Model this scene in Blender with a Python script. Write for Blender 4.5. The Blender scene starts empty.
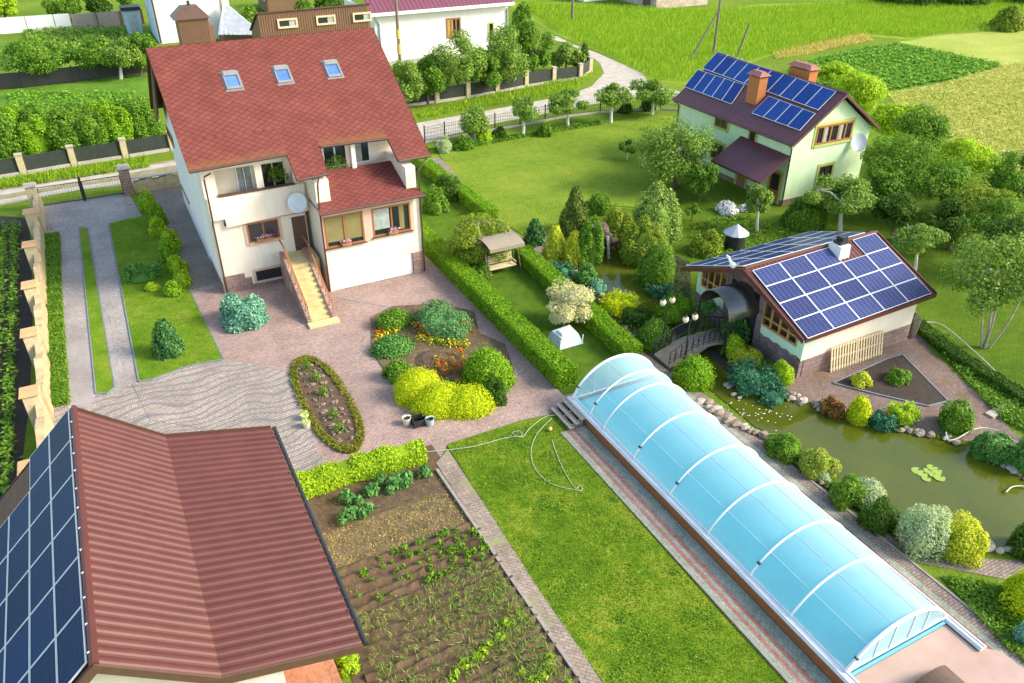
import bpy, math, random
import numpy as np
from mathutils import Vector
rng = np.random.default_rng(7)
random.seed(7)
S = bpy.context.scene
COL = S.collection
R = math.radians

# ------------------------------------------------------------------ camera model (drone, 21 m up)
H = 21.0
F, PITCH, ROLL, YAW = 792.963, 0.554102638, -0.002028541, 0.478382187
_cy, _sy, _cp, _sp = math.cos(YAW), math.sin(YAW), math.cos(PITCH), math.sin(PITCH)
W_ = np.array([_sy*_cp, _cy*_cp, -_sp]); _r = np.array([_cy, -_sy, 0.0]); _d = np.cross(W_, _r)
R_ = math.cos(ROLL)*_r + math.sin(ROLL)*_d
D_ = -math.sin(ROLL)*_r + math.cos(ROLL)*_d
CAM = np.array([0, 0, H])
def ray(x, y): return (x-512)/F*R_ + (y-341.5)/F*D_ + W_
def G(x, y, z=0.0):
    q = ray(x, y); t = (z-H)/q[2]; return CAM + t*q
def aX(x, y, X): q = ray(x, y); return CAM + q*(X/q[0])
def aY(x, y, Y): q = ray(x, y); return CAM + q*(Y/q[1])
def onplane(x, y, p, n):
    q = ray(x, y); t = np.dot(np.array(p)-CAM, n)/np.dot(q, n); return CAM + t*q
def pr(P):
    v = np.array(P, float)-CAM; w = v @ W_
    return np.array([F*(v @ R_)/w+512, F*(v @ D_)/w+341.5, w])
def hgt(X, Y, ypx):
    lo, hi = -2.0, 40.0
    for _ in range(40):
        m = (lo+hi)/2
        if pr((X, Y, m))[1] > ypx: lo = m
        else: hi = m
    return lo

cam = bpy.data.cameras.new('camera'); co = bpy.data.objects.new('camera', cam); COL.objects.link(co)
from mathutils import Matrix
m = Matrix(((R_[0], -D_[0], -W_[0], 0), (R_[1], -D_[1], -W_[1], 0), (R_[2], -D_[2], -W_[2], H), (0, 0, 0, 1)))
co.matrix_world = m
cam.sensor_width = 36; cam.lens = F/1024*36; cam.clip_end = 3000; cam.clip_start = 0.5
S.camera = co

# ------------------------------------------------------------------ light
w = bpy.data.worlds.new('World'); S.world = w; w.use_nodes = True
nt = w.node_tree; bg = nt.nodes['Background']; sky = nt.nodes.new('ShaderNodeTexSky')
SUN_AZ = R(121); SUN_EL = R(34)      # azimuth clockwise from +Y
sky.sky_type = 'NISHITA'; sky.sun_disc = False; sky.sun_elevation = SUN_EL; sky.sun_rotation = SUN_AZ
sky.air_density = 1.0; sky.dust_density = 1.5; sky.ozone_density = 1.0
tint = nt.nodes.new('ShaderNodeMix'); tint.data_type = 'RGBA'; tint.blend_type = 'MULTIPLY'; tint.inputs[0].default_value = 1; tint.inputs[7].default_value = (1, .96, .86, 1)   # warm hazy evening air
nt.links.new(sky.outputs[0], tint.inputs[6]); nt.links.new(tint.outputs[2], bg.inputs[0]); bg.inputs[1].default_value = 0.15
sl = bpy.data.lights.new('sun', 'SUN'); so = bpy.data.objects.new('sun', sl); COL.objects.link(so)
sl.energy = 1.9; sl.angle = R(18.0); sl.color = (1, .91, .76)
sd = Vector((math.sin(SUN_AZ)*math.cos(SUN_EL), math.cos(SUN_AZ)*math.cos(SUN_EL), math.sin(SUN_EL)))
so.rotation_euler = sd.to_track_quat('Z', 'Y').to_euler(); so.location = (60, -60, 60)
S.view_settings.view_transform = 'Standard'; S.view_settings.look = 'None'; S.view_settings.exposure = 1.58
S.view_settings.gamma = 1; S.view_settings.use_curve_mapping = False

# ------------------------------------------------------------------ materials
def newmat(name):
    mt = bpy.data.materials.new(name); mt.use_nodes = True
    n = mt.node_tree.nodes; return mt, n, mt.node_tree.links, n['Principled BSDF']
def ramp(n, stops):
    r = n.new('ShaderNodeValToRGB'); e = r.color_ramp.elements
    while len(e) < len(stops): e.new(0.5)
    for i, (p, c) in enumerate(stops): e[i].position = p; e[i].color = (*c, 1)
    return r
def coords(n, l, scale=(1, 1, 1), src='Object', rot=0):
    t = n.new('ShaderNodeTexCoord'); mp = n.new('ShaderNodeMapping')
    mp.inputs['Scale'].default_value = scale; mp.inputs['Rotation'].default_value = (0, 0, rot)
    l.new(t.outputs[src], mp.inputs['Vector']); return mp
def noise(n, l, v, scale, detail=4, rough=.6):
    t = n.new('ShaderNodeTexNoise'); t.inputs['Scale'].default_value = scale
    t.inputs['Detail'].default_value = detail; t.inputs['Roughness'].default_value = rough
    l.new(v.outputs[0], t.inputs['Vector']); return t
def bump(n, l, b, src, strength, dist=.02):
    k = n.new('ShaderNodeBump'); k.inputs['Strength'].default_value = strength; k.inputs['Distance'].default_value = dist
    l.new(src, k.inputs['Height']); l.new(k.outputs[0], b.inputs['Normal'])
def mix(n, l, fac, a, b, mode='MIX'):
    k = n.new('ShaderNodeMix'); k.data_type = 'RGBA'; k.blend_type = mode
    for val, s in ((fac, 0), (a, 6), (b, 7)):
        if hasattr(val, 'is_output') or hasattr(val, 'links'): l.new(val, k.inputs[s])
        elif s == 0: k.inputs[0].default_value = val
        else: k.inputs[s].default_value = (*val, 1)
    return k.outputs[2]
def mat(name, c1, c2=None, scale=3, rough=.7, bstr=0.0, bscale=40, metal=0, spec=.5, detail=5, src='Object'):
    mt, n, l, b = newmat(name)
    b.inputs['Roughness'].default_value = rough; b.inputs['Metallic'].default_value = metal
    b.inputs['Specular IOR Level'].default_value = spec
    c2 = c2 or tuple(x*.85 for x in c1)
    v = coords(n, l, src=src); t = noise(n, l, v, scale, detail)
    r = ramp(n, [(.3, c1), (.7, c2)]); l.new(t.outputs[0], r.inputs[0]); l.new(r.outputs[0], b.inputs['Base Color'])
    if bstr:
        t2 = noise(n, l, v, bscale, 3); bump(n, l, b, t2.outputs[0], bstr)
    return mt
def grassmat(name, stops, big=.35, fine=14, stripes=0):
    mt, n, l, b = newmat(name); b.inputs['Roughness'].default_value = .9; b.inputs['Specular IOR Level'].default_value = .04
    stops = [(p, (min(.6, c[0]*1.66), min(.6, c[1]*1.22), c[2]*1.2)) for p, c in stops]
    v = coords(n, l); t = noise(n, l, v, big, 6, .65); t2 = noise(n, l, v, fine, 3, .7); t3 = noise(n, l, v, 2.2, 4, .6)
    a = n.new('ShaderNodeMath'); a.operation = 'MULTIPLY_ADD'; l.new(t2.outputs[0], a.inputs[0]); a.inputs[1].default_value = .55; l.new(t.outputs[0], a.inputs[2])
    a2 = n.new('ShaderNodeMath'); a2.operation = 'MULTIPLY_ADD'; l.new(t3.outputs[0], a2.inputs[0]); a2.inputs[1].default_value = .6; l.new(a.outputs[0], a2.inputs[2])
    s = n.new('ShaderNodeMath'); s.operation = 'MULTIPLY'; l.new(a2.outputs[0], s.inputs[0]); s.inputs[1].default_value = 1/2.15
    o = s.outputs[0]
    if stripes:
        wv = n.new('ShaderNodeTexWave'); wv.inputs['Scale'].default_value = stripes; wv.inputs['Distortion'].default_value = 2.5; wv.inputs['Detail'].default_value = 2
        mp = coords(n, l, rot=R(38)); l.new(mp.outputs[0], wv.inputs['Vector'])
        q = n.new('ShaderNodeMath'); q.operation = 'MULTIPLY_ADD'; l.new(wv.outputs[1], q.inputs[0]); q.inputs[1].default_value = .035; l.new(o, q.inputs[2]); o = q.outputs[0]
    r = ramp(n, stops); l.new(o, r.inputs[0]); l.new(r.outputs[0], b.inputs['Base Color'])
    bump(n, l, b, t2.outputs[0], .9, .08); return mt
def brickmat(name, c1, c2, mortar, bw, bh, msize=.012, rough=.8, var=None, rot=0, src='Object', off=.5, wave=None, bstr=.4, bias=0, freq=2):
    mt, n, l, b = newmat(name); b.inputs['Roughness'].default_value = rough; b.inputs['Specular IOR Level'].default_value = .3
    v = coords(n, l, src=src, rot=rot); k = n.new('ShaderNodeTexBrick'); l.new(v.outputs[0], k.inputs['Vector'])
    k.inputs['Color1'].default_value = (*c1, 1); k.inputs['Color2'].default_value = (*c2, 1); k.inputs['Mortar'].default_value = (*mortar, 1)
    k.inputs['Scale'].default_value = 1; k.inputs['Brick Width'].default_value = bw; k.inputs['Row Height'].default_value = bh
    k.inputs['Mortar Size'].default_value = msize; k.inputs['Mortar Smooth'].default_value = .3; k.offset = off; k.inputs['Bias'].default_value = bias
    k.offset_frequency = freq
    t = noise(n, l, v, .5, 6, .65); r = ramp(n, [(.3, (.72, .72, .72)), (.7, (1.15, 1.15, 1.15))]); l.new(t.outputs[0], r.inputs[0])
    o = mix(n, l, 1, k.outputs[0], r.outputs[0], 'MULTIPLY')
    t5 = noise(n, l, v, 7, 4, .75); r5 = ramp(n, [(.32, (.70, .70, .72)), (.68, (1.25, 1.22, 1.18))]); l.new(t5.outputs[0], r5.inputs[0])
    o = mix(n, l, 1, o, r5.outputs[0], 'MULTIPLY')
    if var:
        t3 = noise(n, l, v, .8, 6, .7); f = ramp(n, [(.52, (0, 0, 0)), (.68, (1, 1, 1))]); l.new(t3.outputs[0], f.inputs[0])
        o = mix(n, l, f.outputs[0], o, var)
    if wave:
        nz = noise(n, l, v, wave[0], 1.5, .4); sv = n.new('ShaderNodeSeparateXYZ'); l.new(v.outputs[0], sv.inputs[0])
        ma = n.new('ShaderNodeMath'); ma.operation = 'MULTIPLY_ADD'; l.new(nz.outputs[0], ma.inputs[0]); ma.inputs[1].default_value = wave[1]; l.new(sv.outputs[1], ma.inputs[2])
        fr = n.new('ShaderNodeMath'); fr.operation = 'PINGPONG'; l.new(ma.outputs[0], fr.inputs[0]); fr.inputs[1].default_value = .23
        f = ramp(n, [(.0, (.9, .9, .9)), (.10, (0, 0, 0))]); l.new(fr.outputs[0], f.inputs[0])
        o = mix(n, l, f.outputs[0], o, wave[2])
    l.new(o, b.inputs['Base Color'])
    if bstr: bump(n, l, b, k.outputs['Fac'], -bstr, .01)
    return mt
def leafmat(name, c1, c2, c3=None, tl=.38, rough=.55):
    gn = lambda c: tuple(min(.75, x*q) for x, q in zip(c, (2.0, 1.78, 1.2))) if max(c) < .5 else c
    c1, c2 = gn(c1), gn(c2); c3 = gn(c3) if c3 else None
    mt, n, l, b = newmat(name); b.inputs['Roughness'].default_value = rough; b.inputs['Specular IOR Level'].default_value = .10
    g = n.new('ShaderNodeNewGeometry'); st = [(0, c1), (.6, c2)] + ([(1, c3)] if c3 else [(1, c2)])
    r = ramp(n, st); l.new(g.outputs['Random Per Island'], r.inputs[0]); l.new(r.outputs[0], b.inputs['Base Color'])
    t = n.new('ShaderNodeBsdfTranslucent'); l.new(r.outputs[0], t.inputs['Color'])
    ms = n.new('ShaderNodeMixShader'); ms.inputs[0].default_value = tl
    l.new(b.outputs[0], ms.inputs[1]); l.new(t.outputs[0], ms.inputs[2]); l.new(ms.outputs[0], n['Material Output'].inputs[0])
    return mt
def cellmat(name, base, base2, line, nu, nv, rough=.3):
    mt, n, l, b = newmat(name); b.inputs['Roughness'].default_value = rough; b.inputs['Specular IOR Level'].default_value = .10
    v = coords(n, l, src='UV'); k = n.new('ShaderNodeTexBrick'); l.new(v.outputs[0], k.inputs['Vector']); k.offset = 0
    k.inputs['Color1'].default_value = (*base, 1); k.inputs['Color2'].default_value = (*base2, 1); k.inputs['Mortar'].default_value = (*line, 1)
    k.inputs['Scale'].default_value = 1; k.inputs['Brick Width'].default_value = 1/nu; k.inputs['Row Height'].default_value = 1/nv
    k.inputs['Mortar Size'].default_value = .006; k.inputs['Mortar Smooth'].default_value = .2
    oi = n.new('ShaderNodeObjectInfo'); t = noise(n, l, v, 2.2, 3); ad = n.new('ShaderNodeMath'); ad.operation = 'ADD'; l.new(oi.outputs['Random'], ad.inputs[0]); l.new(t.outputs[0], ad.inputs[1])
    r = ramp(n, [(.3, (.75, .75, .78)), (1, (1.25, 1.22, 1.15))]); mr = n.new('ShaderNodeMath'); mr.operation = 'MULTIPLY'; l.new(ad.outputs[0], mr.inputs[0]); mr.inputs[1].default_value = .6; l.new(mr.outputs[0], r.inputs[0])
    l.new(mix(n, l, 1, k.outputs[0], r.outputs[0], 'MULTIPLY'), b.inputs['Base Color']); return mt

M = {}
M['meadow'] = grassmat('meadow grass', [(.34, (.045, .11, .012)), (.5, (.08, .17, .016)), (.66, (.14, .24, .028))], .06, 6)
M['lawn'] = grassmat('mown lawn', [(.38, (.035, .11, .008)), (.5, (.08, .19, .012)), (.63, (.18, .27, .03))], .4, 16)
M['lawn_back'] = grassmat('striped lawn', [(.36, (.055, .14, .014)), (.5, (.095, .20, .02)), (.7, (.17, .26, .035))], .25, 12, 1.1)
M['lawn_deep'] = grassmat('deep green lawn', [(.36, (.03, .085, .010)), (.5, (.05, .13, .012)), (.68, (.09, .18, .02))], .5, 16)  # a deeper green grass in its own right, swing lawn and herb border
M['lawn_dry'] = grassmat('thin front lawn', [(.36, (.045, .14, .010)), (.5, (.085, .20, .014)), (.68, (.17, .25, .035))], .5, 14)
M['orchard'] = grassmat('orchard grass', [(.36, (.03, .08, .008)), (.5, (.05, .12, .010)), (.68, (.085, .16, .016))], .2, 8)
M['tallgrass'] = grassmat('tall grass field', [(.36, (.07, .16, .015)), (.5, (.12, .25, .02)), (.66, (.2, .33, .03))], .10, 4)
M['wheat'] = grassmat('ripening cereal field', [(.36, (.09, .24, .025)), (.48, (.22, .33, .06)), (.62, (.32, .42, .12))], .10, 5)
M['stubble'] = grassmat('mown dry field', [(.34, (.11, .22, .03)), (.5, (.19, .30, .06)), (.66, (.27, .36, .1))], .15, 5)
M['drygrass'] = grassmat('dry grass', [(.34, (.2, .2, .06)), (.5, (.36, .27, .12)), (.66, (.45, .34, .18))], .3, 6)
M['crop'] = grassmat('leafy crop', [(.36, (.03, .10, .012)), (.5, (.06, .17, .02)), (.68, (.12, .25, .04))], .3, 5)
M['soil'] = mat('garden soil', (.145, .088, .046), (.066, .041, .024), 3, .95, .8, 18)
M['soil_dark'] = mat('dark soil', (.05, .036, .026), (.028, .02, .015), 4, .95, .8, 18)
M['straw'] = mat('straw strewn soil', (.185, .125, .062), (.08, .052, .029), 2, .95, .7, 24)
M['gravel'] = mat('pale gravel', (.50, .45, .38), (.34, .30, .24), 1.2, .95, .5, 20)
M['dirt'] = mat('dirt verge', (.32, .27, .17), (.16, .17, .05), 1.0, .95, .5, 12)
M['paver'] = brickmat('reddish pavers', (.42, .30, .255), (.345, .245, .21), (.22, .16, .14), .22, .11, .012, .85)
M['paver_edge'] = brickmat('buff path pavers', (.36, .29, .24), (.29, .22, .19), (.20, .17, .11), .24, .12, .018, .85, var=(.25, .25, .12), rot=R(45))
M['paver_grey'] = brickmat('worn grey pavers', (.33, .255, .225), (.25, .20, .18), (.12, .11, .08), .21, .105, .014, .85)
M['cobble'] = brickmat('grey cobbles', (.46, .385, .33), (.36, .30, .265), (.21, .18, .155), .16, .12, .016, .85, wave=(.30, 3.2, (.15, .155, .16)))
M['strip'] = brickmat('driveway cobbles', (.46, .41, .39), (.36, .325, .31), (.22, .20, .19), .14, .10, .016, .85)
M['terrace'] = brickmat('leaf strewn terrace pavers', (.27, .19, .165), (.2, .145, .125), (.12, .09, .07), .2, .1, .012, .85, var=(.16, .10, .055))
M['stripe_red'] = brickmat('red paving slabs', (.46, .17, .14), (.38, .14, .115), (.22, .16, .14), .2, .1, .012, .85, rot=R(90))
M['stripe_grey'] = brickmat('grey green paving slabs', (.34, .38, .31), (.28, .33, .26), (.20, .22, .17), .2, .1, .012, .85, rot=R(90))
M['kerb'] = mat('concrete kerb', (.33, .30, .26), (.22, .20, .17), 4, .9, .3)
def wallmat(name, c):
    mt, n, l, b = newmat(name); b.inputs['Roughness'].default_value = .88; b.inputs['Specular IOR Level'].default_value = .2
    v = coords(n, l, (2.6, 2.6, .35)); t = noise(n, l, v, 1.1, 6, .65); r = ramp(n, [(.32, tuple(x*y for x, y in zip(c, (.94, .92, .89)))), (.58, c)]); l.new(t.outputs[0], r.inputs[0])
    v2 = coords(n, l); t2 = noise(n, l, v2, .5, 5, .6); r2 = ramp(n, [(.3, (.93, .925, .91)), (.65, (1, 1, 1))]); l.new(t2.outputs[0], r2.inputs[0])
    l.new(mix(n, l, 1, r.outputs[0], r2.outputs[0], 'MULTIPLY'), b.inputs['Base Color']); t3 = noise(n, l, v2, 70, 3); bump(n, l, b, t3.outputs[0], .15); return mt
M['cream'] = wallmat('cream render', (.80, .72, .62)); M['whitewall'] = wallmat('white render', (.78, .77, .75))
M['peach'] = mat('peach surround', (.62, .42, .32), (.58, .39, .29), 2, .8)
M['mint'] = wallmat('pale green render', (.60, .78, .50))
M['mintw'] = wallmat('mint render', (.55, .74, .58))
M['lime'] = mat('lime trim', (.44, .50, .12), (.40, .45, .10), 2, .7)
M['white'] = mat('white paint', (.8, .8, .79), (.75, .75, .74), 2, .45)
M['frame'] = mat('aluminium frame', (.72, .75, .78), (.62, .65, .68), 3, .35, spec=.5)
M['brown'] = mat('brown trim', (.11, .06, .04), (.085, .045, .03), 3, .5)
M['bronze'] = mat('brown cladding', (.19, .105, .055), (.16, .09, .045), 2, .55)
M['wood'] = mat('window timber', (.36, .15, .05), (.28, .11, .035), 6, .5)
M['golden'] = mat('golden timber', (.52, .30, .09), (.42, .23, .06), 5, .5)
M['plank'] = mat('pale planks', (.66, .54, .34), (.56, .44, .26), 5, .7)
M['greywood'] = mat('weathered boards', (.34, .30, .26), (.22, .19, .16), 6, .85)
M['black'] = mat('black metal', (.025, .027, .03), (.018, .018, .02), 4, .5)
M['mesh'] = mat('dark fence mesh', (.035, .045, .035), (.02, .026, .022), 3, .8)
M['glass'] = mat('dark window glass', (.03, .035, .045), (.015, .018, .02), .9, .06, spec=.8)
M['skyglass'] = mat('roof window glass', (.05, .13, .36), (.12, .24, .48), .8, .08, spec=.8)
M['blind'] = mat('olive blind', (.25, .22, .09), (.20, .175, .075), 2, .35)
M['curtain'] = mat('net curtain', (.40, .46, .42), (.22, .25, .22), 3, .8)
M['stone'] = brickmat('wild stone cladding', (.33, .21, .18), (.24, .17, .16), (.16, .12, .11), .42, .26, .02, .9, var=(.36, .27, .22), src='UV')
M['stoneviolet'] = brickmat('violet stone cladding', (.27, .19, .21), (.20, .14, .155), (.14, .1, .1), .40, .28, .02, .9, var=(.32, .24, .24), src='UV')
M['fieldstone'] = mat('yellow field stone', (.58, .44, .24), (.36, .27, .15), 2.5, .9, .8, 7)
M['pillar'] = mat('limestone pillar', (.60, .50, .33), (.46, .36, .21), 4, .9, .5, 12)
M['capstone'] = mat('sandstone cap', (.60, .36, .17), (.5, .29, .13), 3, .85, .3)
M['rock'] = mat('pond rock', (.34, .27, .20), (.19, .155, .12), 3, .9, .6, 10)
M['rockpale'] = mat('pale rock', (.48, .43, .36), (.33, .28, .22), 3, .9, .6, 10)
M['shingle'] = None
M['maroon'] = mat('maroon metal tile', (.110, .033, .025), (.086, .025, .020), 1.2, .45, spec=.35)
M['maroon2'] = mat('dark maroon sheet', (.115, .04, .05), (.10, .033, .042), .6, .42)
M['gutter'] = mat('brown gutter', (.09, .045, .03), (.07, .035, .025), 3, .4)
M['brickred'] = mat('orange brick', (.46, .17, .045), (.38, .13, .035), 7, .8)
M['terracotta'] = brickmat('terracotta slabs', (.48, .22, .125), (.40, .17, .10), (.30, .15, .09), .6, .6, .012, .7, off=0)
M['dish'] = mat('dish grey', (.66, .70, .74), (.6, .64, .68), 2, .4)
M['steel'] = mat('dark zinc sheet', (.17, .16, .15), (.13, .12, .115), 1.5, .26, metal=.85)
M['zinc'] = mat('zinc sheet', (.55, .57, .6), (.4, .42, .45), 1.5, .4, metal=.4)
M['concrete'] = mat('pale concrete', (.48, .45, .40), (.36, .33, .28), 2, .9, .3)
M['pinkdeck'] = mat('pink stained deck', (.47, .33, .275), (.38, .255, .21), .9, .85, .2, 60)
M['tan'] = mat('taupe canvas', (.30, .25, .18), (.26, .215, .155), 4, .9)
M['rust'] = mat('brown base boards', (.29, .11, .042), (.22, .08, .03), 4, .6)
M['liner'] = mat('pool liner', (.15, .46, .56), (.12, .41, .52), 1.2, .3)
M['stairstep'] = mat('yellow step tile', (.68, .56, .28), (.56, .45, .20), 3, .7, .2)
M['stairstone'] = brickmat('stair stone cladding', (.42, .25, .20), (.30, .20, .17), (.2, .14, .12), .36, .2, .02, .9, var=(.46, .34, .27), src='UV')
M['bark'] = mat('bark', (.17, .12, .08), (.09, .065, .045), 8, .95, .6, 20)
M['limewash'] = mat('limewashed bark', (.70, .68, .62), (.5, .47, .40), 5, .9, .4, 20)
M['greybark'] = mat('pale grey bark', (.42, .36, .30), (.28, .23, .19), 5, .9, .5, 20)
M['hose'] = mat('pale hose', (.50, .54, .44), (.42, .46, .36), 5, .5)
M['pole'] = mat('grey timber pole', (.22, .18, .14), (.15, .12, .09), 3, .9)
M['yellowband'] = mat('yellow pole paint', (.68, .50, .12), (.58, .42, .10), 3, .6)
M['bluewall'] = mat('pale blue wall', (.50, .62, .74), (.42, .54, .66), 1, .8)  # outhouse colour; also the shade painted on the white block's side
M['cov'] = mat('blue white cover', (.62, .68, .74), (.42, .50, .58), 2.5, .6)
M['lampglobe'] = mat('cream lamp globe', (.78, .66, .46), (.7, .58, .4), 3, .4)
M['potwhite'] = mat('white bucket plastic', (.72, .66, .52), (.66, .6, .46), 3, .5)
M['potgrey'] = mat('blue grey bucket plastic', (.36, .44, .46), (.3, .38, .4), 3, .5)
# red shingle roof
def shinglemat():
    mt, n, l, b = newmat('red hexagon shingles'); b.inputs['Roughness'].default_value = .9; b.inputs['Specular IOR Level'].default_value = .2
    v = coords(n, l, src='UV')
    sx = n.new('ShaderNodeSeparateXYZ'); l.new(v.outputs[0], sx.inputs[0])
    def mth(op, a, c):
        q = n.new('ShaderNodeMath'); q.operation = op
        for s_, val in ((0, a), (1, c)):
            if hasattr(val, 'links'): l.new(val, q.inputs[s_])
            else: q.inputs[s_].default_value = val
        return q.outputs[0]
    ua, vb = mth('MULTIPLY', sx.outputs[0], 1/.50), mth('MULTIPLY', sx.outputs[1], 1/.36)
    cx = n.new('ShaderNodeCombineXYZ'); l.new(mth('ADD', ua, vb), cx.inputs[0]); l.new(mth('SUBTRACT', ua, vb), cx.inputs[1])
    k = n.new('ShaderNodeTexBrick'); l.new(cx.outputs[0], k.inputs['Vector']); k.inputs['Scale'].default_value = 1; k.offset = 0
    k.inputs['Color1'].default_value = (.205, .058, .046, 1); k.inputs['Color2'].default_value = (.172, .048, .038, 1); k.inputs['Mortar'].default_value = (.092, .026, .024, 1)
    k.inputs['Brick Width'].default_value = 1; k.inputs['Row Height'].default_value = 1; k.inputs['Mortar Size'].default_value = .13; k.inputs['Mortar Smooth'].default_value = 1
    t = noise(n, l, v, .7, 6, .65); r = ramp(n, [(.3, (.78, .78, .78)), (.7, (1.12, 1.12, 1.12))]); l.new(t.outputs[0], r.inputs[0])
    o = mix(n, l, 1, k.outputs[0], r.outputs[0], 'MULTIPLY')
    # lichen along the eaves: ochre growth low on the slope
    t2 = noise(n, l, v, 2.6, 6, .75); a = mth('ADD', mth('MULTIPLY', sx.outputs[1], 1.1), mth('MULTIPLY', t2.outputs[0], -1.7)); a = mth('ADD', a, .72)
    f = ramp(n, [(0, (.55, .55, .55)), (.7, (0, 0, 0))]); l.new(a, f.inputs[0])
    o = mix(n, l, f.outputs[0], o, (.21, .105, .032))
    t6 = noise(n, l, v, .35, 5, .7); f6 = ramp(n, [(.55, (0, 0, 0)), (.75, (.4, .4, .4))]); l.new(t6.outputs[0], f6.inputs[0]); o = mix(n, l, f6.outputs[0], o, (.12, .06, .04)); l.new(o, b.inputs['Base Color']); bump(n, l, b, k.outputs['Fac'], -.5, .012); return mt
M['shingle'] = shinglemat()
def watermat():
    mt, n, l, b = newmat('murky green pond water'); b.inputs['Roughness'].default_value = .04; b.inputs['Specular IOR Level'].default_value = .35
    v = coords(n, l); t = noise(n, l, v, .3, 4); r = ramp(n, [(.3, (.062, .080, .007)), (.7, (.092, .105, .009))]); l.new(t.outputs[0], r.inputs[0]); l.new(r.outputs[0], b.inputs['Base Color'])
    t2 = noise(n, l, v, 2.5, 3); bump(n, l, b, t2.outputs[0], .3, .03); return mt
M['water'] = watermat()
def polymat():
    mt, n, l, b = newmat('translucent polycarbonate'); b.inputs['Base Color'].default_value = (.50, .72, .76, 1)
    b.inputs['Roughness'].default_value = .14; b.inputs['Specular IOR Level'].default_value = .9
    t = n.new('ShaderNodeBsdfTransparent'); t.inputs[0].default_value = (.84, .95, .98, 1)
    lw = n.new('ShaderNodeLayerWeight'); lw.inputs[0].default_value = .35
    rr = n.new('ShaderNodeMapRange'); l.new(lw.outputs['Facing'], rr.inputs[0]); rr.inputs[3].default_value = .27; rr.inputs[4].default_value = .92
    ms = n.new('ShaderNodeMixShader'); l.new(rr.outputs[0], ms.inputs[0]); l.new(t.outputs[0], ms.inputs[1]); l.new(b.outputs[0], ms.inputs[2])
    l.new(ms.outputs[0], n['Material Output'].inputs[0]); return mt
M['poly'] = polymat()
def poolmat():
    mt, n, l, b = newmat('clear blue pool water'); b.inputs['Roughness'].default_value = .08
    v = coords(n, l); t = noise(n, l, v, .6, 3); r = ramp(n, [(.3, (.05, .38, .47)), (.7, (.08, .45, .54))]); l.new(t.outputs[0], r.inputs[0]); l.new(r.outputs[0], b.inputs['Base Color']); return mt
M['pool'] = poolmat()
M['cell_mono'] = cellmat('dark monocrystalline cells', (.007, .030, .13), (.006, .026, .11), (.03, .075, .19), 10, 6)
M['cell_blue'] = cellmat('blue polycrystalline cells', (.010, .045, .22), (.013, .052, .25), (.05, .11, .33), 6, 10)
M['cell_poly'] = cellmat('violet blue cells', (.022, .034, .125), (.026, .04, .145), (.17, .20, .36), 6, 10)
M['bluekerb'] = mat('blue grey kerb', (.22, .25, .28), (.15, .17, .19), 3, .9, .3)
M['winframe'] = mat('pewter frame', (.26, .265, .27), (.2, .205, .21), 3, .5)
M['flash'] = mat('grey flashing', (.30, .29, .28), (.24, .235, .23), 2, .5, metal=.3)
M['lf_lime_solid'] = mat('lily leaf', (.30, .40, .06), (.24, .34, .05), 5, .4)
# leaves
M['lf_lime'] = leafmat('lime leaves', (.10, .20, .012), (.20, .34, .02), (.32, .42, .04))
M['lf_yellow'] = leafmat('yellow green leaves', (.17, .26, .008), (.30, .40, .012), (.38, .46, .025))
M['lf_mid'] = leafmat('green leaves', (.035, .10, .012), (.075, .17, .022), (.14, .25, .04))
M['lf_dark'] = leafmat('dark leaves', (.018, .05, .010), (.04, .095, .016), (.07, .14, .025))
M['lf_apple'] = leafmat('apple leaves', (.05, .11, .02), (.10, .19, .04), (.19, .29, .08))
M['lf_olive'] = leafmat('olive leaves', (.07, .12, .015), (.12, .19, .025), (.2, .27, .05))
M['lf_hedge'] = leafmat('hedge leaves', (.055, .14, .010), (.11, .24, .014), (.19, .33, .03))
M['lf_blue'] = leafmat('blue spruce needles', (.03, .11, .105), (.075, .20, .19), (.15, .30, .29), tl=.1)
M['lf_teal'] = leafmat('blue juniper needles', (.012, .06, .045), (.028, .11, .08), (.06, .17, .125), tl=.1)
M['lf_jun'] = leafmat('green juniper needles', (.022, .085, .022), (.05, .145, .04), (.10, .21, .065), tl=.15)
M['lf_cyp'] = leafmat('dark cypress needles', (.012, .05, .018), (.03, .095, .035), (.06, .15, .06), tl=.1)
M['lf_brown'] = leafmat('brown green conifer', (.03, .055, .012), (.06, .10, .02), (.12, .16, .04), tl=.1)
M['lf_thuja'] = leafmat('thuja sprays', (.035, .09, .02), (.09, .17, .04), (.22, .30, .09), tl=.15)
M['lf_cream'] = leafmat('cream variegated leaves', (.36, .40, .18), (.58, .56, .33), (.72, .66, .48))
M['lf_silver'] = leafmat('silver variegated leaves', (.22, .34, .14), (.42, .52, .30), (.60, .64, .46))
M['lf_gold'] = leafmat('gold variegated leaves', (.16, .24, .02), (.36, .42, .03), (.62, .62, .12))
M['lf_bluejun'] = leafmat('blue green juniper needles', (.025, .09, .04), (.06, .165, .075), (.13, .25, .13), tl=.2)
M['lf_crop'] = leafmat('field crop leaves', (.055, .15, .02), (.10, .24, .03), (.18, .30, .06))
M['lf_straw'] = leafmat('dry straw blades', (.20, .20, .06), (.34, .28, .12), (.45, .36, .18))
M['lf_redleaf'] = leafmat('reddish leaves', (.08, .05, .02), (.14, .08, .03), (.2, .12, .05))
M['lf_gold2'] = leafmat('yellow edged leaves', (.06, .14, .02), (.22, .30, .04), (.5, .5, .14))
M['lf_white'] = leafmat('white blossom', (.62, .64, .60), (.76, .76, .74), (.8, .8, .8), tl=.15)
M['lf_red'] = leafmat('red blossom', (.48, .04, .02), (.66, .10, .03), (.72, .24, .04), tl=.15)
M['lf_yel'] = leafmat('yellow blossom', (.66, .46, .01), (.76, .60, .02), (.8, .68, .05), tl=.15)
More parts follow.
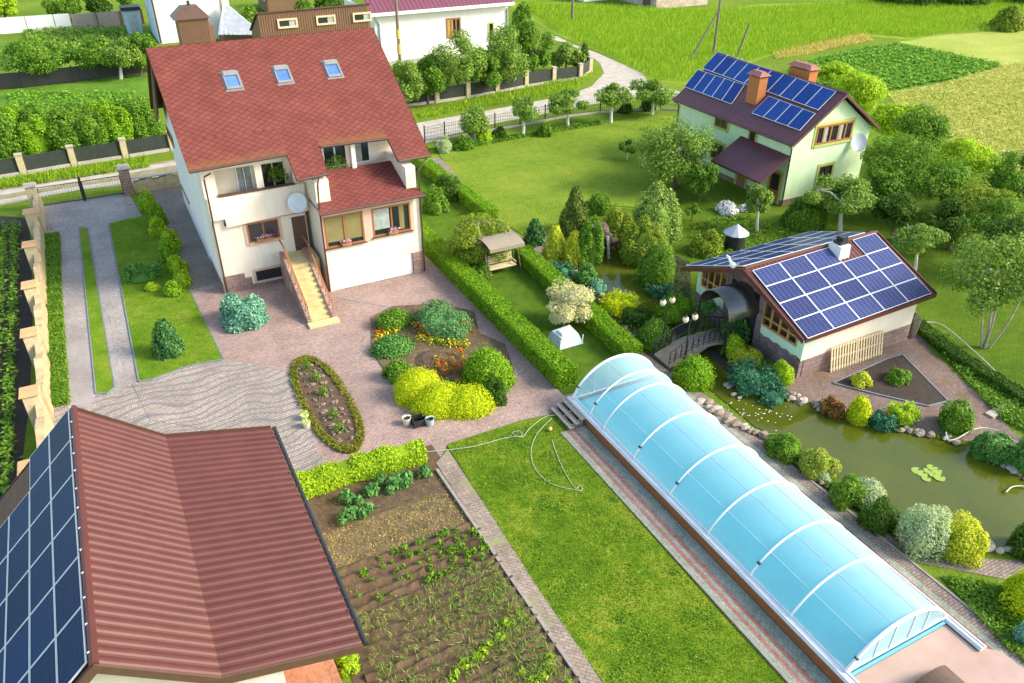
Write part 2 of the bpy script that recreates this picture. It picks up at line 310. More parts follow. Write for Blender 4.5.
M['lf_lilac'] = leafmat('lilac grey rosettes', (.14, .13, .16), (.20, .185, .22), (.28, .25, .29), tl=.15)
M['lf_cab'] = leafmat('blue green vegetable leaves', (.04, .13, .045), (.075, .20, .075), (.13, .27, .12))
M['lf_onion'] = leafmat('onion leaves', (.07, .15, .03), (.12, .22, .05), (.2, .3, .09))
M['lf_bedge'] = leafmat('browning edging plants', (.06, .10, .015), (.11, .15, .022), (.20, .13, .04))
M['lf_tall'] = leafmat('tall grass blades', (.075, .17, .012), (.14, .25, .018), (.23, .33, .045))
M['lf_wheat'] = leafmat('cereal ears', (.14, .20, .03), (.52, .50, .13), (.66, .60, .22))
M['lf_lawn'] = leafmat('lawn blades', (.04, .09, .008), (.08, .145, .012), (.15, .20, .03))

# ------------------------------------------------------------------ mesh builder
ORG = {}
class MB:
    def __init__(s): s.v = []; s.f = []; s.uv = []
    def face(s, pts, uv=None):
        i = len(s.v); s.v += [tuple(map(float, p)) for p in pts]; s.f.append(tuple(range(i, i+len(pts))))
        if uv is None:
            P = [np.array(p, float) for p in pts]; n = np.cross(P[1]-P[0], P[2]-P[0]); nl = np.linalg.norm(n); n = n/nl if nl > 1e-9 else np.array([0, 0, 1.])
            if abs(n[2]) > .98: u, v = np.array([1., 0, 0]), np.array([0, 1., 0])
            else:
                u = np.cross((0, 0, 1.), n); u /= np.linalg.norm(u); v = np.cross(n, u)
            uv = [(float(p @ u), float(p @ v)) for p in P]
        s.uv += uv; return s
    def hexa(s, b, t):   # bottom 4 ccw, top 4
        s.face(b[::-1]); s.face(t)
        for i in range(4): j = (i+1) % 4; s.face([b[i], b[j], t[j], t[i]])
        return s
    def box(s, x0, x1, y0, y1, z0, z1):
        return s.hexa([(x0, y0, z0), (x1, y0, z0), (x1, y1, z0), (x0, y1, z0)], [(x0, y0, z1), (x1, y0, z1), (x1, y1, z1), (x0, y1, z1)])
    def prism(s, poly, z0, z1):
        b = [(p[0], p[1], z0) for p in poly]; t = [(p[0], p[1], z1) for p in poly]
        A = sum(poly[i][0]*poly[(i+1) % len(poly)][1]-poly[(i+1) % len(poly)][0]*poly[i][1] for i in range(len(poly)))
        if A < 0: b.reverse(); t.reverse()
        s.face(b[::-1]); s.face(t)
        for i in range(len(b)): j = (i+1) % len(b); s.face([b[i], b[j], t[j], t[i]])
        return s
    def slab(s, pts, th):  # planar polygon, extruded downward by th
        P = [np.array(p, float) for p in pts]; q = [p-np.array([0, 0, th]) for p in P]
        s.face(P); s.face(q[::-1])
        for i in range(len(P)): j = (i+1) % len(P); s.face([P[i], q[i], q[j], P[j]])
        return s
    def extr(s, pts, d):   # polygon extruded by vector d
        P = [np.array(p, float) for p in pts]; q = [p+np.array(d, float) for p in P]
        s.face(P[::-1]); s.face(q)
        for i in range(len(P)): j = (i+1) % len(P); s.face([P[i], P[j], q[j], q[i]])
        return s
    def bar(s, a, b, w, h=None):
        h = h or w; a = np.array(a, float); b = np.array(b, float); d = b-a; L = np.linalg.norm(d); d /= L
        up = np.array([0, 0, 1.]) if abs(d[2]) < .95 else np.array([1., 0, 0])
        u = np.cross(d, up); u /= np.linalg.norm(u); v = np.cross(u, d)
        c = lambda p: [p-u*w/2-v*h/2, p+u*w/2-v*h/2, p+u*w/2+v*h/2, p-u*w/2+v*h/2]
        return s.hexa(c(b), c(a))
    def tube(s, pts, rad, seg=8, cap=True):
        P = [np.array(p, float) for p in pts]; n = len(P); rad = rad if hasattr(rad, '__len__') else [rad]*n
        rings = []
        for i in range(n):
            d = P[min(i+1, n-1)]-P[max(i-1, 0)]; d = d/np.linalg.norm(d)
            up = np.array([0, 0, 1.]) if abs(d[2]) < .95 else np.array([1., 0, 0])
            u = np.cross(d, up); u /= np.linalg.norm(u); v = np.cross(u, d)
            rings.append([P[i]+rad[i]*(u*math.cos(a)+v*math.sin(a)) for a in np.linspace(0, 2*math.pi, seg, endpoint=False)])
        for i in range(n-1):
            for k in range(seg): j = (k+1) % seg; s.face([rings[i][k], rings[i+1][k], rings[i+1][j], rings[i][j]])
        if cap: s.face(rings[0]); s.face(rings[-1][::-1])
        return s
    def lathe(s, c, prof, seg=16):
        for i in range(len(prof)-1):
            (r0, z0), (r1, z1) = prof[i], prof[i+1]
            for k in range(seg):
                a, b = 2*math.pi*k/seg, 2*math.pi*(k+1)/seg
                q = lambda r, z, t: (c[0]+r*math.cos(t), c[1]+r*math.sin(t), c[2]+z)
                f = [q(r0, z0, a), q(r0, z0, b), q(r1, z1, b), q(r1, z1, a)]
                if r0 < 1e-6: f = [f[0], f[2], f[3]]
                elif r1 < 1e-6: f = f[:3]
                s.face(f)
        return s
    def rock(s, c, r, sq=(1, 1, .7), seed=0):
        g = np.random.default_rng(seed); nu, nv = 7, 5; V = [[None]*nu for _ in range(nv+1)]
        for i in range(nv+1):
            th = math.pi*i/nv
            for k in range(nu):
                ph = 2*math.pi*k/nu + (i % 2)*.4; rr = r*(.78+.4*g.random())
                V[i][k] = (c[0]+rr*sq[0]*math.sin(th)*math.cos(ph), c[1]+rr*sq[1]*math.sin(th)*math.sin(ph), c[2]+rr*sq[2]*math.cos(th))
            if i in (0, nv): V[i] = [V[i][0]]*nu
        for i in range(nv):
            for k in range(nu):
                j = (k+1) % nu; f = [V[i+1][k], V[i+1][j], V[i][j], V[i][k]]
                if i == 0: f = f[:3]
                if i == nv-1: f = [f[0], f[2], f[3]]
                s.face(f)
        return s
    def build(s, name, material, parent=None, smooth=False):
        me = bpy.data.meshes.new(name); o = bpy.data.objects.new(name, me)
        org = ORG.get(parent.name, np.zeros(3)) if parent else np.zeros(3)
        vv = np.array(s.v)-org
        me.from_pydata(vv.tolist(), [], s.f); ul = me.uv_layers.new(name='UVMap')
        ul.data.foreach_set('uv', np.array(s.uv, dtype=np.float32).ravel())
        me.materials.append(material)
        if smooth:
            me.polygons.foreach_set('use_smooth', [True]*len(me.polygons))
            import bmesh
            bm = bmesh.new(); bm.from_mesh(me); bmesh.ops.remove_doubles(bm, verts=bm.verts, dist=1e-4); bm.to_mesh(me); bm.free()
        COL.objects.link(o)
        if parent: o.parent = parent; ORG[o.name] = org
        return o
SPLIT = {'barge_board', 'stone_plinth', 'panel_clamp', 'gutter_bracket', 'bracket', 'cap_support', 'canopy_post', 'porch_post', 'wall', 'plinth', 'window_surround', 'front_wall', 'garage_wing_wall'}
_bld = MB.build
def _split_build(s, name, material, parent=None, smooth=False):
    if name not in SPLIT or parent is None: return _bld(s, name, material, parent, smooth)
    key = {}; par = list(range(len(s.f)))
    def find(i):
        while par[i] != i: par[i] = par[par[i]]; i = par[i]
        return i
    for i, f in enumerate(s.f):
        for vi in f:
            kk = tuple(round(c, 3) for c in s.v[vi])
            if kk in key: par[find(i)] = find(key[kk])
            else: key[kk] = i
    groups = {}
    for i in range(len(s.f)): groups.setdefault(find(i), []).append(i)
    st = np.cumsum([0]+[len(f) for f in s.f]); out = None
    for g in groups.values():
        b = MB()
        for i in g: b.face([s.v[vi] for vi in s.f[i]], uv=s.uv[st[i]:st[i+1]])
        o = _bld(b, name, material, parent, smooth); out = out or o
    return out
MB.build = _split_build
def thing(name, label, cat, loc, group=None):
    o = bpy.data.objects.new(name, None); COL.objects.link(o); loc = np.array(loc, float)
    o.location = loc; o.empty_display_size = .3; ORG[o.name] = loc
    o['label'] = label; o['category'] = cat
    if group: o['group'] = group
    return o
def tag(o, label, cat, group=None, kind=None):
    o['label'] = label; o['category'] = cat
    if group: o['group'] = group
    if kind: o['kind'] = kind
    return o
def recentre(o):   # put a one-mesh thing's origin at its base
    me = o.data; n = len(me.vertices); a = np.empty(n*3); me.vertices.foreach_get('co', a); a = a.reshape(-1, 3)
    c = np.array([(a[:, 0].min()+a[:, 0].max())/2, (a[:, 1].min()+a[:, 1].max())/2, a[:, 2].min()])
    me.vertices.foreach_set('co', (a-c).ravel()); o.location = c; return o
def single(name, mb, material, label, cat, group=None, smooth=False, kind=None):
    return tag(recentre(mb.build(name, material, None, smooth)), label, cat, group, kind)
def sheet(name, pts, z, material, px=True):
    P = [G(*p) for p in pts] if px else [(p[0], p[1], 0) for p in pts]
    A = sum(P[i][0]*P[(i+1) % len(P)][1]-P[(i+1) % len(P)][0]*P[i][1] for i in range(len(P)))
    if A < 0: P = P[::-1]
    b = MB(); b.face([(p[0], p[1], z) for p in P]); o = b.build(name, material); o['kind'] = 'structure'; return o

# ------------------------------------------------------------------ foliage
def rawmesh(name, V, quads, material, parent=None, extra=None):
    V = np.asarray(V, np.float64); org = ORG.get(parent.name, np.zeros(3)) if parent else np.zeros(3)
    nq = len(quads); fl = np.asarray(quads, np.int32).ravel(); ls = np.arange(nq, dtype=np.int32)*4
    if extra is not None:
        EV, EF = extra; EF = np.asarray(EF, np.int32)+len(V); V = np.vstack([V, EV]); fl = np.concatenate([fl, EF.ravel()]); ls = np.concatenate([ls, nq*4+np.arange(len(EF), dtype=np.int32)*4]); nq += len(EF)
    V = V-org
    me = bpy.data.meshes.new(name); me.vertices.add(len(V)); me.vertices.foreach_set('co', V.ravel().astype(np.float32))
    me.loops.add(len(fl)); me.loops.foreach_set('vertex_index', fl); me.polygons.add(nq); me.polygons.foreach_set('loop_start', ls)
    me.update(calc_edges=True); me.materials.append(material)
    o = bpy.data.objects.new(name, me); COL.objects.link(o)
    if parent: o.parent = parent; ORG[o.name] = org
    return o
def unit(a): return a/np.maximum(np.linalg.norm(a, axis=-1, keepdims=True), 1e-9)
def rnd(n): return unit(rng.normal(size=(n, 3)))
def leafquads(P, N, size, asp=.55, tang=None, jit=.7):
    n = len(P); N = unit(N+jit*rng.normal(size=(n, 3))*.6)
    T = tang if tang is not None else rng.normal(size=(n, 3))
    T = unit(T-(T*N).sum(1, keepdims=True)*N); B = np.cross(N, T)
    s = (size*(.65+.7*rng.random(n)))[:, None]
    V = np.stack([P-T*s*.5, P+B*s*asp*.5, P+T*s*.5, P-B*s*asp*.5], 1).reshape(-1, 3)
    return V, np.arange(4*n).reshape(-1, 4)
def core(c, r, seg=12, rings=8, fn=None):
    V = []; Fq = []
    for i in range(rings+1):
        th = math.pi*i/rings
        for k in range(seg):
            ph = 2*math.pi*k/seg; d = np.array([math.sin(th)*math.cos(ph), math.sin(th)*math.sin(ph), math.cos(th)])
            j = .85+.3*rng.random(); V.append(np.array(c)+d*np.array(r)*j)
    for i in range(rings):
        for k in range(seg): j = (k+1) % seg; Fq.append((i*seg+k, (i+1)*seg+k, (i+1)*seg+j, i*seg+j))
    return np.array(V), Fq
def crown_pts(c, r, n, nc=22, cr=.36, shell=.5):
    c = np.array(c); r = np.array(r); K = rnd(nc)*(shell+(1-shell-.12)*rng.random((nc, 1))**.5)
    K[:, 2] = np.where(K[:, 2] < -.45, K[:, 2]*.5, K[:, 2])
    sz = cr*(.62+.72*rng.random(nc)); k = rng.integers(0, nc, n); d = rnd(n); rad = (.55+.5*rng.random((n, 1)))
    off = d*rad*sz[k][:, None]; P = c+(K[k]+off)*r; return P, unit(d*.7+np.array([0, 0, .5])+.3*K[k])
def dome_pts(c, r, n, lump=.12, nl=26):   # leaves near the surface of a bumpy dome (c = centre on the ground, r = rx, ry, h)
    d = rnd(n); d[:, 2] = np.abs(d[:, 2])*1.0-.12*rng.random(n); d = unit(d)
    L = rnd(nl); L[:, 2] = np.abs(L[:, 2]); b = np.max(d @ L.T, axis=1); k = 1-lump*1.3+lump*2.0*np.clip((b-.80)/.2, 0, 1)
    rad = (k*(.84+.16*rng.random(n)+.16*(rng.random(n) < .16)*rng.random(n)))[:, None]
    P = np.array(c)+d*rad*np.array(r); P[:, 2] = np.maximum(P[:, 2], c[2]+.03); return P, unit(d/np.array(r)*np.mean(r))

def clump_pts(c, r, n, nl=16, cr=.36):
    K = rnd(nl); K[:, 2] = np.abs(K[:, 2])*.95+.02; K = unit(K)*(.62+.14*rng.random((nl, 1))); sz = cr*(.65+.75*rng.random(nl)); k = rng.integers(0, nl, n); d = unit(rnd(n)+.55*unit(K[k])+np.array([0, 0, .15])); rad = (.72+.34*rng.random((n, 1)))
    P = (K[k]+d*rad*sz[k][:, None])*np.array(r)+np.array(c); P[:, 2] = np.maximum(P[:, 2], c[2]+.03); return P, unit(d*.8+.3*K[k]+np.array([0, 0, .25]))
# ------------------------------------------------------------------ setting sheets
def g2(*pts): return [tuple(p) for p in pts]
b = MB(); n_ = 24
b.face([(-300, -60, 0), (500, -60, 0), (500, 600, 0), (-300, 600, 0)]); o = b.build('ground', M['meadow']); o['kind'] = 'structure'
sheet('tall_grass_field', g2((505, 3), (560, 2), (700, 12), (760, 4), (900, 1), (1060, -20), (1060, 30), (915, 40), (868, 36), (770, 56), (690, 85), (650, 80), (600, 52), (555, 34)), .004, M['tallgrass'])
sheet('cereal_field', g2((888, 93), (945, 83), (1003, 66), (1080, 48), (1120, 200), (1010, 168), (960, 150), (905, 118)), .008, M['wheat'])
sheet('mown_field', g2((915, 40), (968, 24), (1050, 24), (1060, 52), (1003, 66), (897, 42)), .010, M['stubble'])
#sheet('dry_grass_strip', g2((772, 52), (800, 45), (830, 38), (866, 35), (872, 41), (840, 47), (800, 56), (776, 58)), .012, M['drygrass'])
sheet('potato_field', g2((760, 88), (800, 62), (850, 50), (897, 42), (960, 56), (1004, 66), (945, 82), (889, 92), (840, 88)), .014, M['crop'])
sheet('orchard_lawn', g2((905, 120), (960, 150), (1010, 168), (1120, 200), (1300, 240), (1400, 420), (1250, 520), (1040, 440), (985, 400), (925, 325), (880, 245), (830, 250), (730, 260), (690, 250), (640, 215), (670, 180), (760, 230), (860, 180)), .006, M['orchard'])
sheet('left_crop_field', g2((-60, 240), (-60, 560), (20, 480), (30, 400), (33, 300), (29, 218), (0, 216)), .006, M['soil_dark'])
sheet('far_left_field', g2((0, 92), (150, 74), (150, 98), (70, 108), (0, 118)), .006, M['crop'])
sheet('far_garden_plot', g2((0, 42), (140, 22), (150, 48), (60, 62), (0, 72)), .006, M['crop'])
sheet('gravel_road', g2((556, 36), (575, 45), (597, 53), (622, 64), (643, 74), (648, 82), (665, 88), (700, 97), (690, 104), (635, 97), (585, 105.5), (497, 123), (428, 140.5), (330, 165), (330, 142), (418, 123), (490, 110), (570, 95), (592, 86), (604, 73), (600, 63), (585, 52), (566, 43), (545, 38)), .010, M['gravel'])
sheet('grass_verge', g2((330, 141), (418, 121), (490, 108), (570, 94), (591, 85), (602, 73), (598, 63), (583, 74), (540, 84), (470, 98), (330, 122)), .014, M['meadow'])
sheet('dirt_track', g2((-40, 197), (0, 188), (75, 176), (160, 162), (200, 156), (200, 172), (160, 180), (120, 186), (80, 190), (0, 206), (-40, 212)), .008, M['dirt'])
sheet('wheel_track', g2((-40, 200), (0, 191), (75, 179), (160, 164), (200, 158), (200, 161), (160, 168), (80, 182), (0, 195.5), (-40, 204)), .014, M['gravel'])
sheet('wheel_track', g2((-40, 209), (0, 200), (75, 187), (120, 180.5), (160, 174), (160, 177.5), (120, 184.5), (80, 190), (0, 204), (-40, 213)), .014, M['gravel'])
# driveway
sheet('cobbled_yard', [(-5.0, 24.0), (3.2, 24.0), (3.4, 29), (3.1, 33.0), (2.0, 35.0), (1.9, 44), (0.4, 60.6), (-5.3, 60.6)], .008, M['cobble'], px=False)
sheet('driveway', g2((40, 206), (122, 193), (128, 220), (108, 225), (137, 382), (115, 392), (95, 396), (90, 410), (70, 405), (58, 236)), .012, M['strip'])
sheet('side_path', [(2.0, 37.0), (3.9, 36.5), (3.9, 62), (1.0, 62), (1.6, 50)], .012, M['paver_grey'], px=False)
sheet('plaza', g2((190, 291), (226, 280), (330, 240), (418, 200), (430, 258), (470, 297), (557, 384), (583, 395), (562, 412), (520, 421), (448, 444), (436, 466), (300, 498), (262, 420), (222, 372)), .016, M['paver'])
sheet('wave_cobbles', g2((132, 384), (150, 380), (190, 366), (224, 361), (250, 364), (275, 369), (290, 372), (312, 430), (318, 456), (330, 462), (300, 480), (270, 440), (150, 420)), .020, M['cobble'])
b = MB(); 
def sheetpoly(name, pts, z0, z1, material, px=True):
    P = [G(*p) for p in pts] if px else pts
    o = MB().prism([(p[0], p[1]) for p in P], z0, z1).build(name, material); o['kind'] = 'structure'; return o
sheetpoly('lawn_strip', g2((79, 228), (88, 228.5), (115, 388), (107, 394), (96, 394)), 0, .05, M['lawn_dry'])
sheetpoly('front_lawn', g2((109, 224), (130, 219), (150, 215), (167, 240), (190, 290), (224, 360), (190, 366), (152, 380), (139, 382)), 0, .05, M['lawn_dry'])
sheetpoly('pool_lawn', g2((447, 446), (500, 428), (546, 418), (557, 430.5), (677, 565), (816, 722), (630, 722), (540, 592)), 0, .05, M['lawn'])
sheetpoly('swing_lawn', [(15.6, 24.9), (19.7, 24.9), (20.6, 38), (21.2, 44), (21.3, 60), (15.7, 60)], 0, .045, M['lawn_deep'], px=False)
sheetpoly('back_lawn', g2((436, 150), (480, 142), (570, 129), (655, 115), (690, 118), (720, 175), (680, 185), (640, 208), (600, 205), (560, 225), (524, 236), (492, 215), (450, 172)), 0, .04, M['lawn_back'])
sheet('garden_lane', g2((430, 160), (440, 158), (492, 214), (524, 240), (512, 244)), .045, M['paver_grey'])
sheet('pond_path', g2((520, 238), (545, 232), (560, 262), (590, 295), (640, 345), (690, 388), (705, 395), (760, 434), (800, 470), (850, 510), (897, 541), (940, 556), (1040, 562), (1060, 590), (918, 563), (905, 552), (790, 478), (700, 404), (662, 372), (634, 360), (590, 320), (560, 288), (524, 252)), .018, M['paver_grey'])
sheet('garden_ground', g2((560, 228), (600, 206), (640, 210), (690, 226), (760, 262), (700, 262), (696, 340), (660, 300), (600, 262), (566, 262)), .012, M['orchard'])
# paths by the vegetable plot, pool sides
sheetpoly('garden_path', g2((436, 464), (448, 450), (600, 680), (630, 722), (612, 728), (581.5, 683)), 0, .045, M['paver_edge'])
sheet('vegetable_plot', [(2.6, 8), (8.9, 8), (8.9, 24.4), (2.6, 24.9)], .02, M['soil'], px=False)
for k, (x0, x1, m_) in enumerate(((14.12, 14.32, 'stripe_grey'), (14.32, 14.46, 'stripe_red'), (14.46, 14.6, 'stripe_grey'), (14.6, 14.76, 'stripe_red'), (14.76, 15.22, 'stripe_grey'))):
    sheetpoly('pool_side_paving', [(x0, 4), (x1, 4), (x1, 22.6), (x0, 22.6)], 0, .05, M[m_], px=False)
for k, (x0, x1, m_) in enumerate(((19.95, 20.25, 'stripe_grey'), (20.25, 20.5, 'stripe_red'), (20.5, 20.75, 'stripe_grey'), (20.75, 21.2, 'paver_grey'))):
    sheetpoly('pool_side_paving', [(x0, 3), (x1, 3), (x1, 24.2), (x0, 24.2)], 0, .05, M[m_], px=False)
sheetpoly('kerb', [(21.2, 3), (21.29, 3), (21.29, 16), (21.2, 16)], 0, .08, M['kerb'], px=False)
sheetpoly('kerb', [(14.03, 4), (14.12, 4), (14.12, 22.6), (14.03, 22.6)], 0, .07, M['kerb'], px=False)
# kerbs of the drive and the beds
def curbline(pts, wd=.06, h=.06, material='bluekerb'):
    b = MB(); P = [G(*p) for p in pts]
    for a, c in zip(P[:-1], P[1:]): b.bar(a+np.array([0, 0, h/2]), c+np.array([0, 0, h/2]), wd, h)
    o = b.build('kerb', M[material]); o['kind'] = 'structure'
curbline(((79, 228), (96, 394), (107, 394), (115, 388), (88, 228.5)))
curbline(((109, 224), (139, 382), (152, 380), (190, 366), (224, 360), (190, 290)))
curbline(((437, 471), (581.5, 683), (600, 712)), .12, .12, 'kerb')
curbline(((190.5, 294), (228, 284)), .14, .03, 'kerb'); curbline(((337, 297), (400, 309)), .14, .03, 'kerb')
# terrace, triangle bed, pond
sheet('terrace', g2((770, 392), (797, 376), (850, 352), (893, 333), (920, 336), (950, 365), (985, 400), (1010, 430), (1040, 450), (1010, 452), (960, 440), (931, 434), (898, 428), (866, 424), (834, 414), (800, 402)), .014, M['terrace'])
sheet('pond', g2((584, 250), (612, 250), (640, 258), (664, 282), (664, 318), (676, 334), (704, 352), (726, 372), (745, 388), (775, 398), (800, 402), (835, 414), (866, 425), (898, 431), (931, 437), (966, 445), (992, 459), (1018, 472), (1060, 498), (1075, 540), (1020, 556), (979, 548), (940, 545), (905, 532), (886, 516), (847, 492), (826, 474), (799, 449), (779, 437), (756, 428), (732, 408), (712, 392), (688, 366), (655, 338), (630, 312), (598, 280)), .03, M['water'])
sheet('planting_soil', g2((560, 250), (584, 246), (598, 282), (632, 316), (660, 342), (690, 372), (672, 374), (640, 350), (600, 312), (566, 272)), .024, M['soil_dark'])
sheet('planting_soil', g2((760, 432), (782, 440), (830, 478), (890, 518), (942, 546), (920, 552), (880, 528), (800, 472)), .024, M['soil_dark'])
sheet('planting_soil', g2((664, 250), (690, 262), (692, 330), (724, 356), (775, 392), (745, 390), (704, 354), (676, 336), (662, 318)), .022, M['soil_dark'])
sheetpoly('bed_soil', g2((833, 384), (886, 360), (902, 355), (948, 402), (928, 407), (880, 396)), 0, .06, M['soil_dark'])
curbline(((833, 384), (886, 360), (902, 355), (948, 402), (928, 407), (880, 396), (833, 384)), .07, .08, 'bluekerb')
sheet('plant_strip', g2((925, 345), (945, 348), (1060, 420), (1060, 440), (1005, 420)), .02, M['meadow'])
sheet('herb_border', g2((940, 577), (985, 582), (1060, 590), (1060, 690), (1024, 665), (985, 622)), .024, M['lawn_deep'])

# ------------------------------------------------------------------ building helpers
class Wall:   # a wall facing -Y ('y') or -X ('x'); a runs along it, d points out of it
    def __init__(s, kind, pos): s.k = kind; s.p = pos
    def pt(s, a, d, z): return (a, s.p-d, z) if s.k == 'y' else (s.p-d, a, z)
    def box(s, mb, a0, a1, d0, d1, z0, z1):
        if s.k == 'y': mb.box(a0, a1, s.p-d1, s.p-d0, z0, z1)
        else: mb.box(s.p-d1, s.p-d0, a0, a1, z0, z1)
        return mb
def window(wl, parent, a0, a1, z0, z1, frame='white', glass='glass', sur=None, sw=.12, mull=1, fw=.07, trans=0, blind=None, sill=None, name='window'):
    f = MB()
    wl.box(f, a0, a0+fw, .0, .07, z0, z1); wl.box(f, a1-fw, a1, .0, .07, z0, z1)
    wl.box(f, a0+fw, a1-fw, .0, .068, z0, z0+fw); wl.box(f, a0+fw, a1-fw, .0, .068, z1-fw, z1)
    for k in range(1, mull): c = a0+(a1-a0)*k/mull; wl.box(f, c-fw*.5, c+fw*.5, .0, .066, z0+fw, z1-fw)
    if trans: wl.box(f, a0+fw, a1-fw, 0, .064, z1-(z1-z0)*trans-.03, z1-(z1-z0)*trans+.03)
    win = f.build(name, M[frame], parent)
    MBp = MB(); wl.box(MBp, a0+fw, a1-fw, .004, .018, z0+fw, z1-fw); MBp.build('pane', M[glass], win)
    if sur:
        q = MB(); wl.box(q, a0-sw, a0, 0, .045, z0-sw, z1+sw); wl.box(q, a1, a1+sw, 0, .045, z0-sw, z1+sw)
        wl.box(q, a0, a1, 0, .043, z1, z1+sw); wl.box(q, a0, a1, 0, .09, z0-sw, z0); q.build('surround', M[sur], win)
    if blind:
        for (u0, u1, v0, mt) in blind:
            q = MB(); A = a1-a0-2*fw; wl.box(q, a0+fw+A*u0, a0+fw+A*u1, .02, .03, z0+fw+(z1-z0-2*fw)*v0, z1-fw-.01); q.build('blind' if mt == 'blind' else 'curtain', M[mt], win)
    if sill: q = MB(); wl.box(q, a0-.08, a1+.08, .0, .16, z0-.05, z0); q.build('sill', M[sill], win)
    return win
def gutterline(pts, parent, r=.07, name='gutter', m_='gutter'):
    return MB().tube(pts, r, 6).build(name, M[m_], parent)
def panel(quad, parent, n, cell, fw=.026, th=.04, lift=.08):
    A, B, C, D = [np.array(q, float) for q in quad]; n = np.array(n, float)
    f = MB(); o = n*lift
    il = lambda s, t: (A*(1-s)+B*s)*(1-t)+(D*(1-s)+C*s)*t
    lu, lv = np.linalg.norm(B-A), np.linalg.norm(D-A); su, sv = fw/lu, fw/lv
    outer = [il(0, 0), il(1, 0), il(1, 1), il(0, 1)]; inn = [il(su, sv), il(1-su, sv), il(1-su, 1-sv), il(su, 1-sv)]
    for i in range(4):
        j = (i+1) % 4
        f.face([outer[i]+o+n*th, outer[j]+o+n*th, inn[j]+o+n*th, inn[i]+o+n*th]); f.face([outer[i]+o, outer[j]+o, outer[j]+o+n*th, outer[i]+o+n*th])
    p = f.build('solar_panel', M['frame'], parent)
    c = MB(); c.face([q+o+n*(th-.008) for q in inn], uv=[(0, 0), (1, 0), (1, 1), (0, 1)]); c.build('cell_sheet', M[cell], p)
    return p
def bil(q, s, t): A, B, C, D = [np.array(k, float) for k in q]; return (A*(1-s)+B*s)*(1-t)+(D*(1-s)+C*s)*t
def panelgrid(q, nu, nv, parent, n, cell, skip=(), gap=.012):
    for i in range(nu):
        for j in range(nv):
            if (i, j) in skip: continue
            g = gap; s0, s1, t0, t1 = (i+g)/nu, (i+1-g)/nu, (j+g)/nv, (j+1-g)/nv
            panel([bil(q, s0, t0), bil(q, s1, t0), bil(q, s1, t1), bil(q, s0, t1)], parent, n, cell)
def corr(A, B, C, D, parent, name, material, period=.24, amp=.022, step=0, stepamp=.012, th=.06):
    # ribbed sheet: ribs run from edge AB (eave) to edge DC (ridge)
    A, B, C, D = [np.array(k, float) for k in (A, B, C, D)]; n = np.cross(B-A, D-A); n /= np.linalg.norm(n)
    L = np.linalg.norm(B-A); nu = max(2, int(L/period))*6; lv = np.linalg.norm(D-A); nv = max(1, int(lv/step)*3) if step else 1
    V = []; mb = MB()
    prof = [0, .25, .85, 1, .85, .25]
    for j in range(nv+1):
        t = j/nv; row = []
        so = stepamp*(1-(j % 3)/3) if step else 0
        for i in range(nu+1):
            row.append(bil((A, B, C, D), i/nu, t)+n*(prof[i % 6]*amp+so))
        V.append(row)
    for j in range(nv):
        for i in range(nu): mb.face([V[j][i], V[j][i+1], V[j+1][i+1], V[j+1][i]])
    under = [p-n*th for p in (A, B, C, D)]
    mb.face([under[3], under[2], under[1], under[0]])
    for p, q in ((0, 1), (1, 2), (2, 3), (3, 0)):
        T = (A, B, C, D); mb.face([under[p], under[q], T[q], T[p]])
    return mb.build(name, material, parent)

# ------------------------------------------------------------------ MAIN HOUSE
hs = thing('main_house', 'large cream house with steep red shingle roof, three roof windows and a white garage door', 'house', (9, 42, 0))
YR = 48.8
rL = aY(145.4, 47.7, YR); rR = aY(373, 28.6, YR); eL = aY(188.7, 171.6, 41.3)
rL[2] = rR[2] = 11.9
pn = np.cross(rR-rL, eL-rL); pn /= np.linalg.norm(pn); pn = pn if pn[2] > 0 else -pn
def onr(x, y): return onplane(x, y, eL, pn)
RP = [rL, eL, onr(286.3, 153.8), onr(296.6, 179.6), onr(327.9, 173.2), onr(319.8, 146.4), onr(386.8, 137.7), onr(398, 160.3), onr(430.3, 154.8), rR]
b = MB(); 
sl_u = np.array([1., 0, 0]); sl_v = unit(np.cross(pn, sl_u)); 
up = [p+pn*.02 for p in RP]; dn = [p-pn*.14 for p in RP]
def slp(X, Y): return np.array([X, Y, eL[2]-((X-eL[0])*pn[0]+(Y-eL[1])*pn[1])/pn[2]])
def rp(X, Y): return slp(X, Y)+pn*.02
YM = 43.0
el_r = lambda Y: RP[8][0]+(RP[9][0]-RP[8][0])*(Y-RP[8][1])/(RP[9][1]-RP[8][1])
el_l = lambda Y: RP[1][0]+(RP[0][0]-RP[1][0])*(Y-RP[1][1])/(RP[0][1]-RP[1][1])
cA, cB, cC, cD, cE = rp(el_l(YM), YM), rp(RP[2][0], YM), rp(RP[5][0], YM), rp(RP[6][0], YM), rp(el_r(YM), YM)
for poly, sh in (([up[0], cA, cB, cC, cD, cE, up[9]], 4.6), ([cA, up[1], up[2], cB], .05), ([cB, up[2], up[3], up[4], up[5], cC], 2.07+.28), ([cC, up[5], up[6], cD], -.25), ([cD, up[6], up[7], up[8], cE], 1.84+.05)):
    b.face(poly, uv=[((p-eL) @ sl_u, (p-eL) @ sl_v+sh) for p in poly])
roof = b.build('roof', M['shingle'], hs)
# edge boards and soffit
b = MB(); b.face(dn[::-1])
for i in range(len(RP)): j = (i+1) % len(RP); b.face([up[i]+pn*.015, dn[i], dn[j], up[j]+pn*.015])
b.build('fascia', M['brown'], roof)
for i, j in ((1, 2), (3, 4), (5, 6), (7, 8)):
    off = np.array([0, -.08, -.04]); gutterline([up[i]+off, up[j]+off], roof, .075)
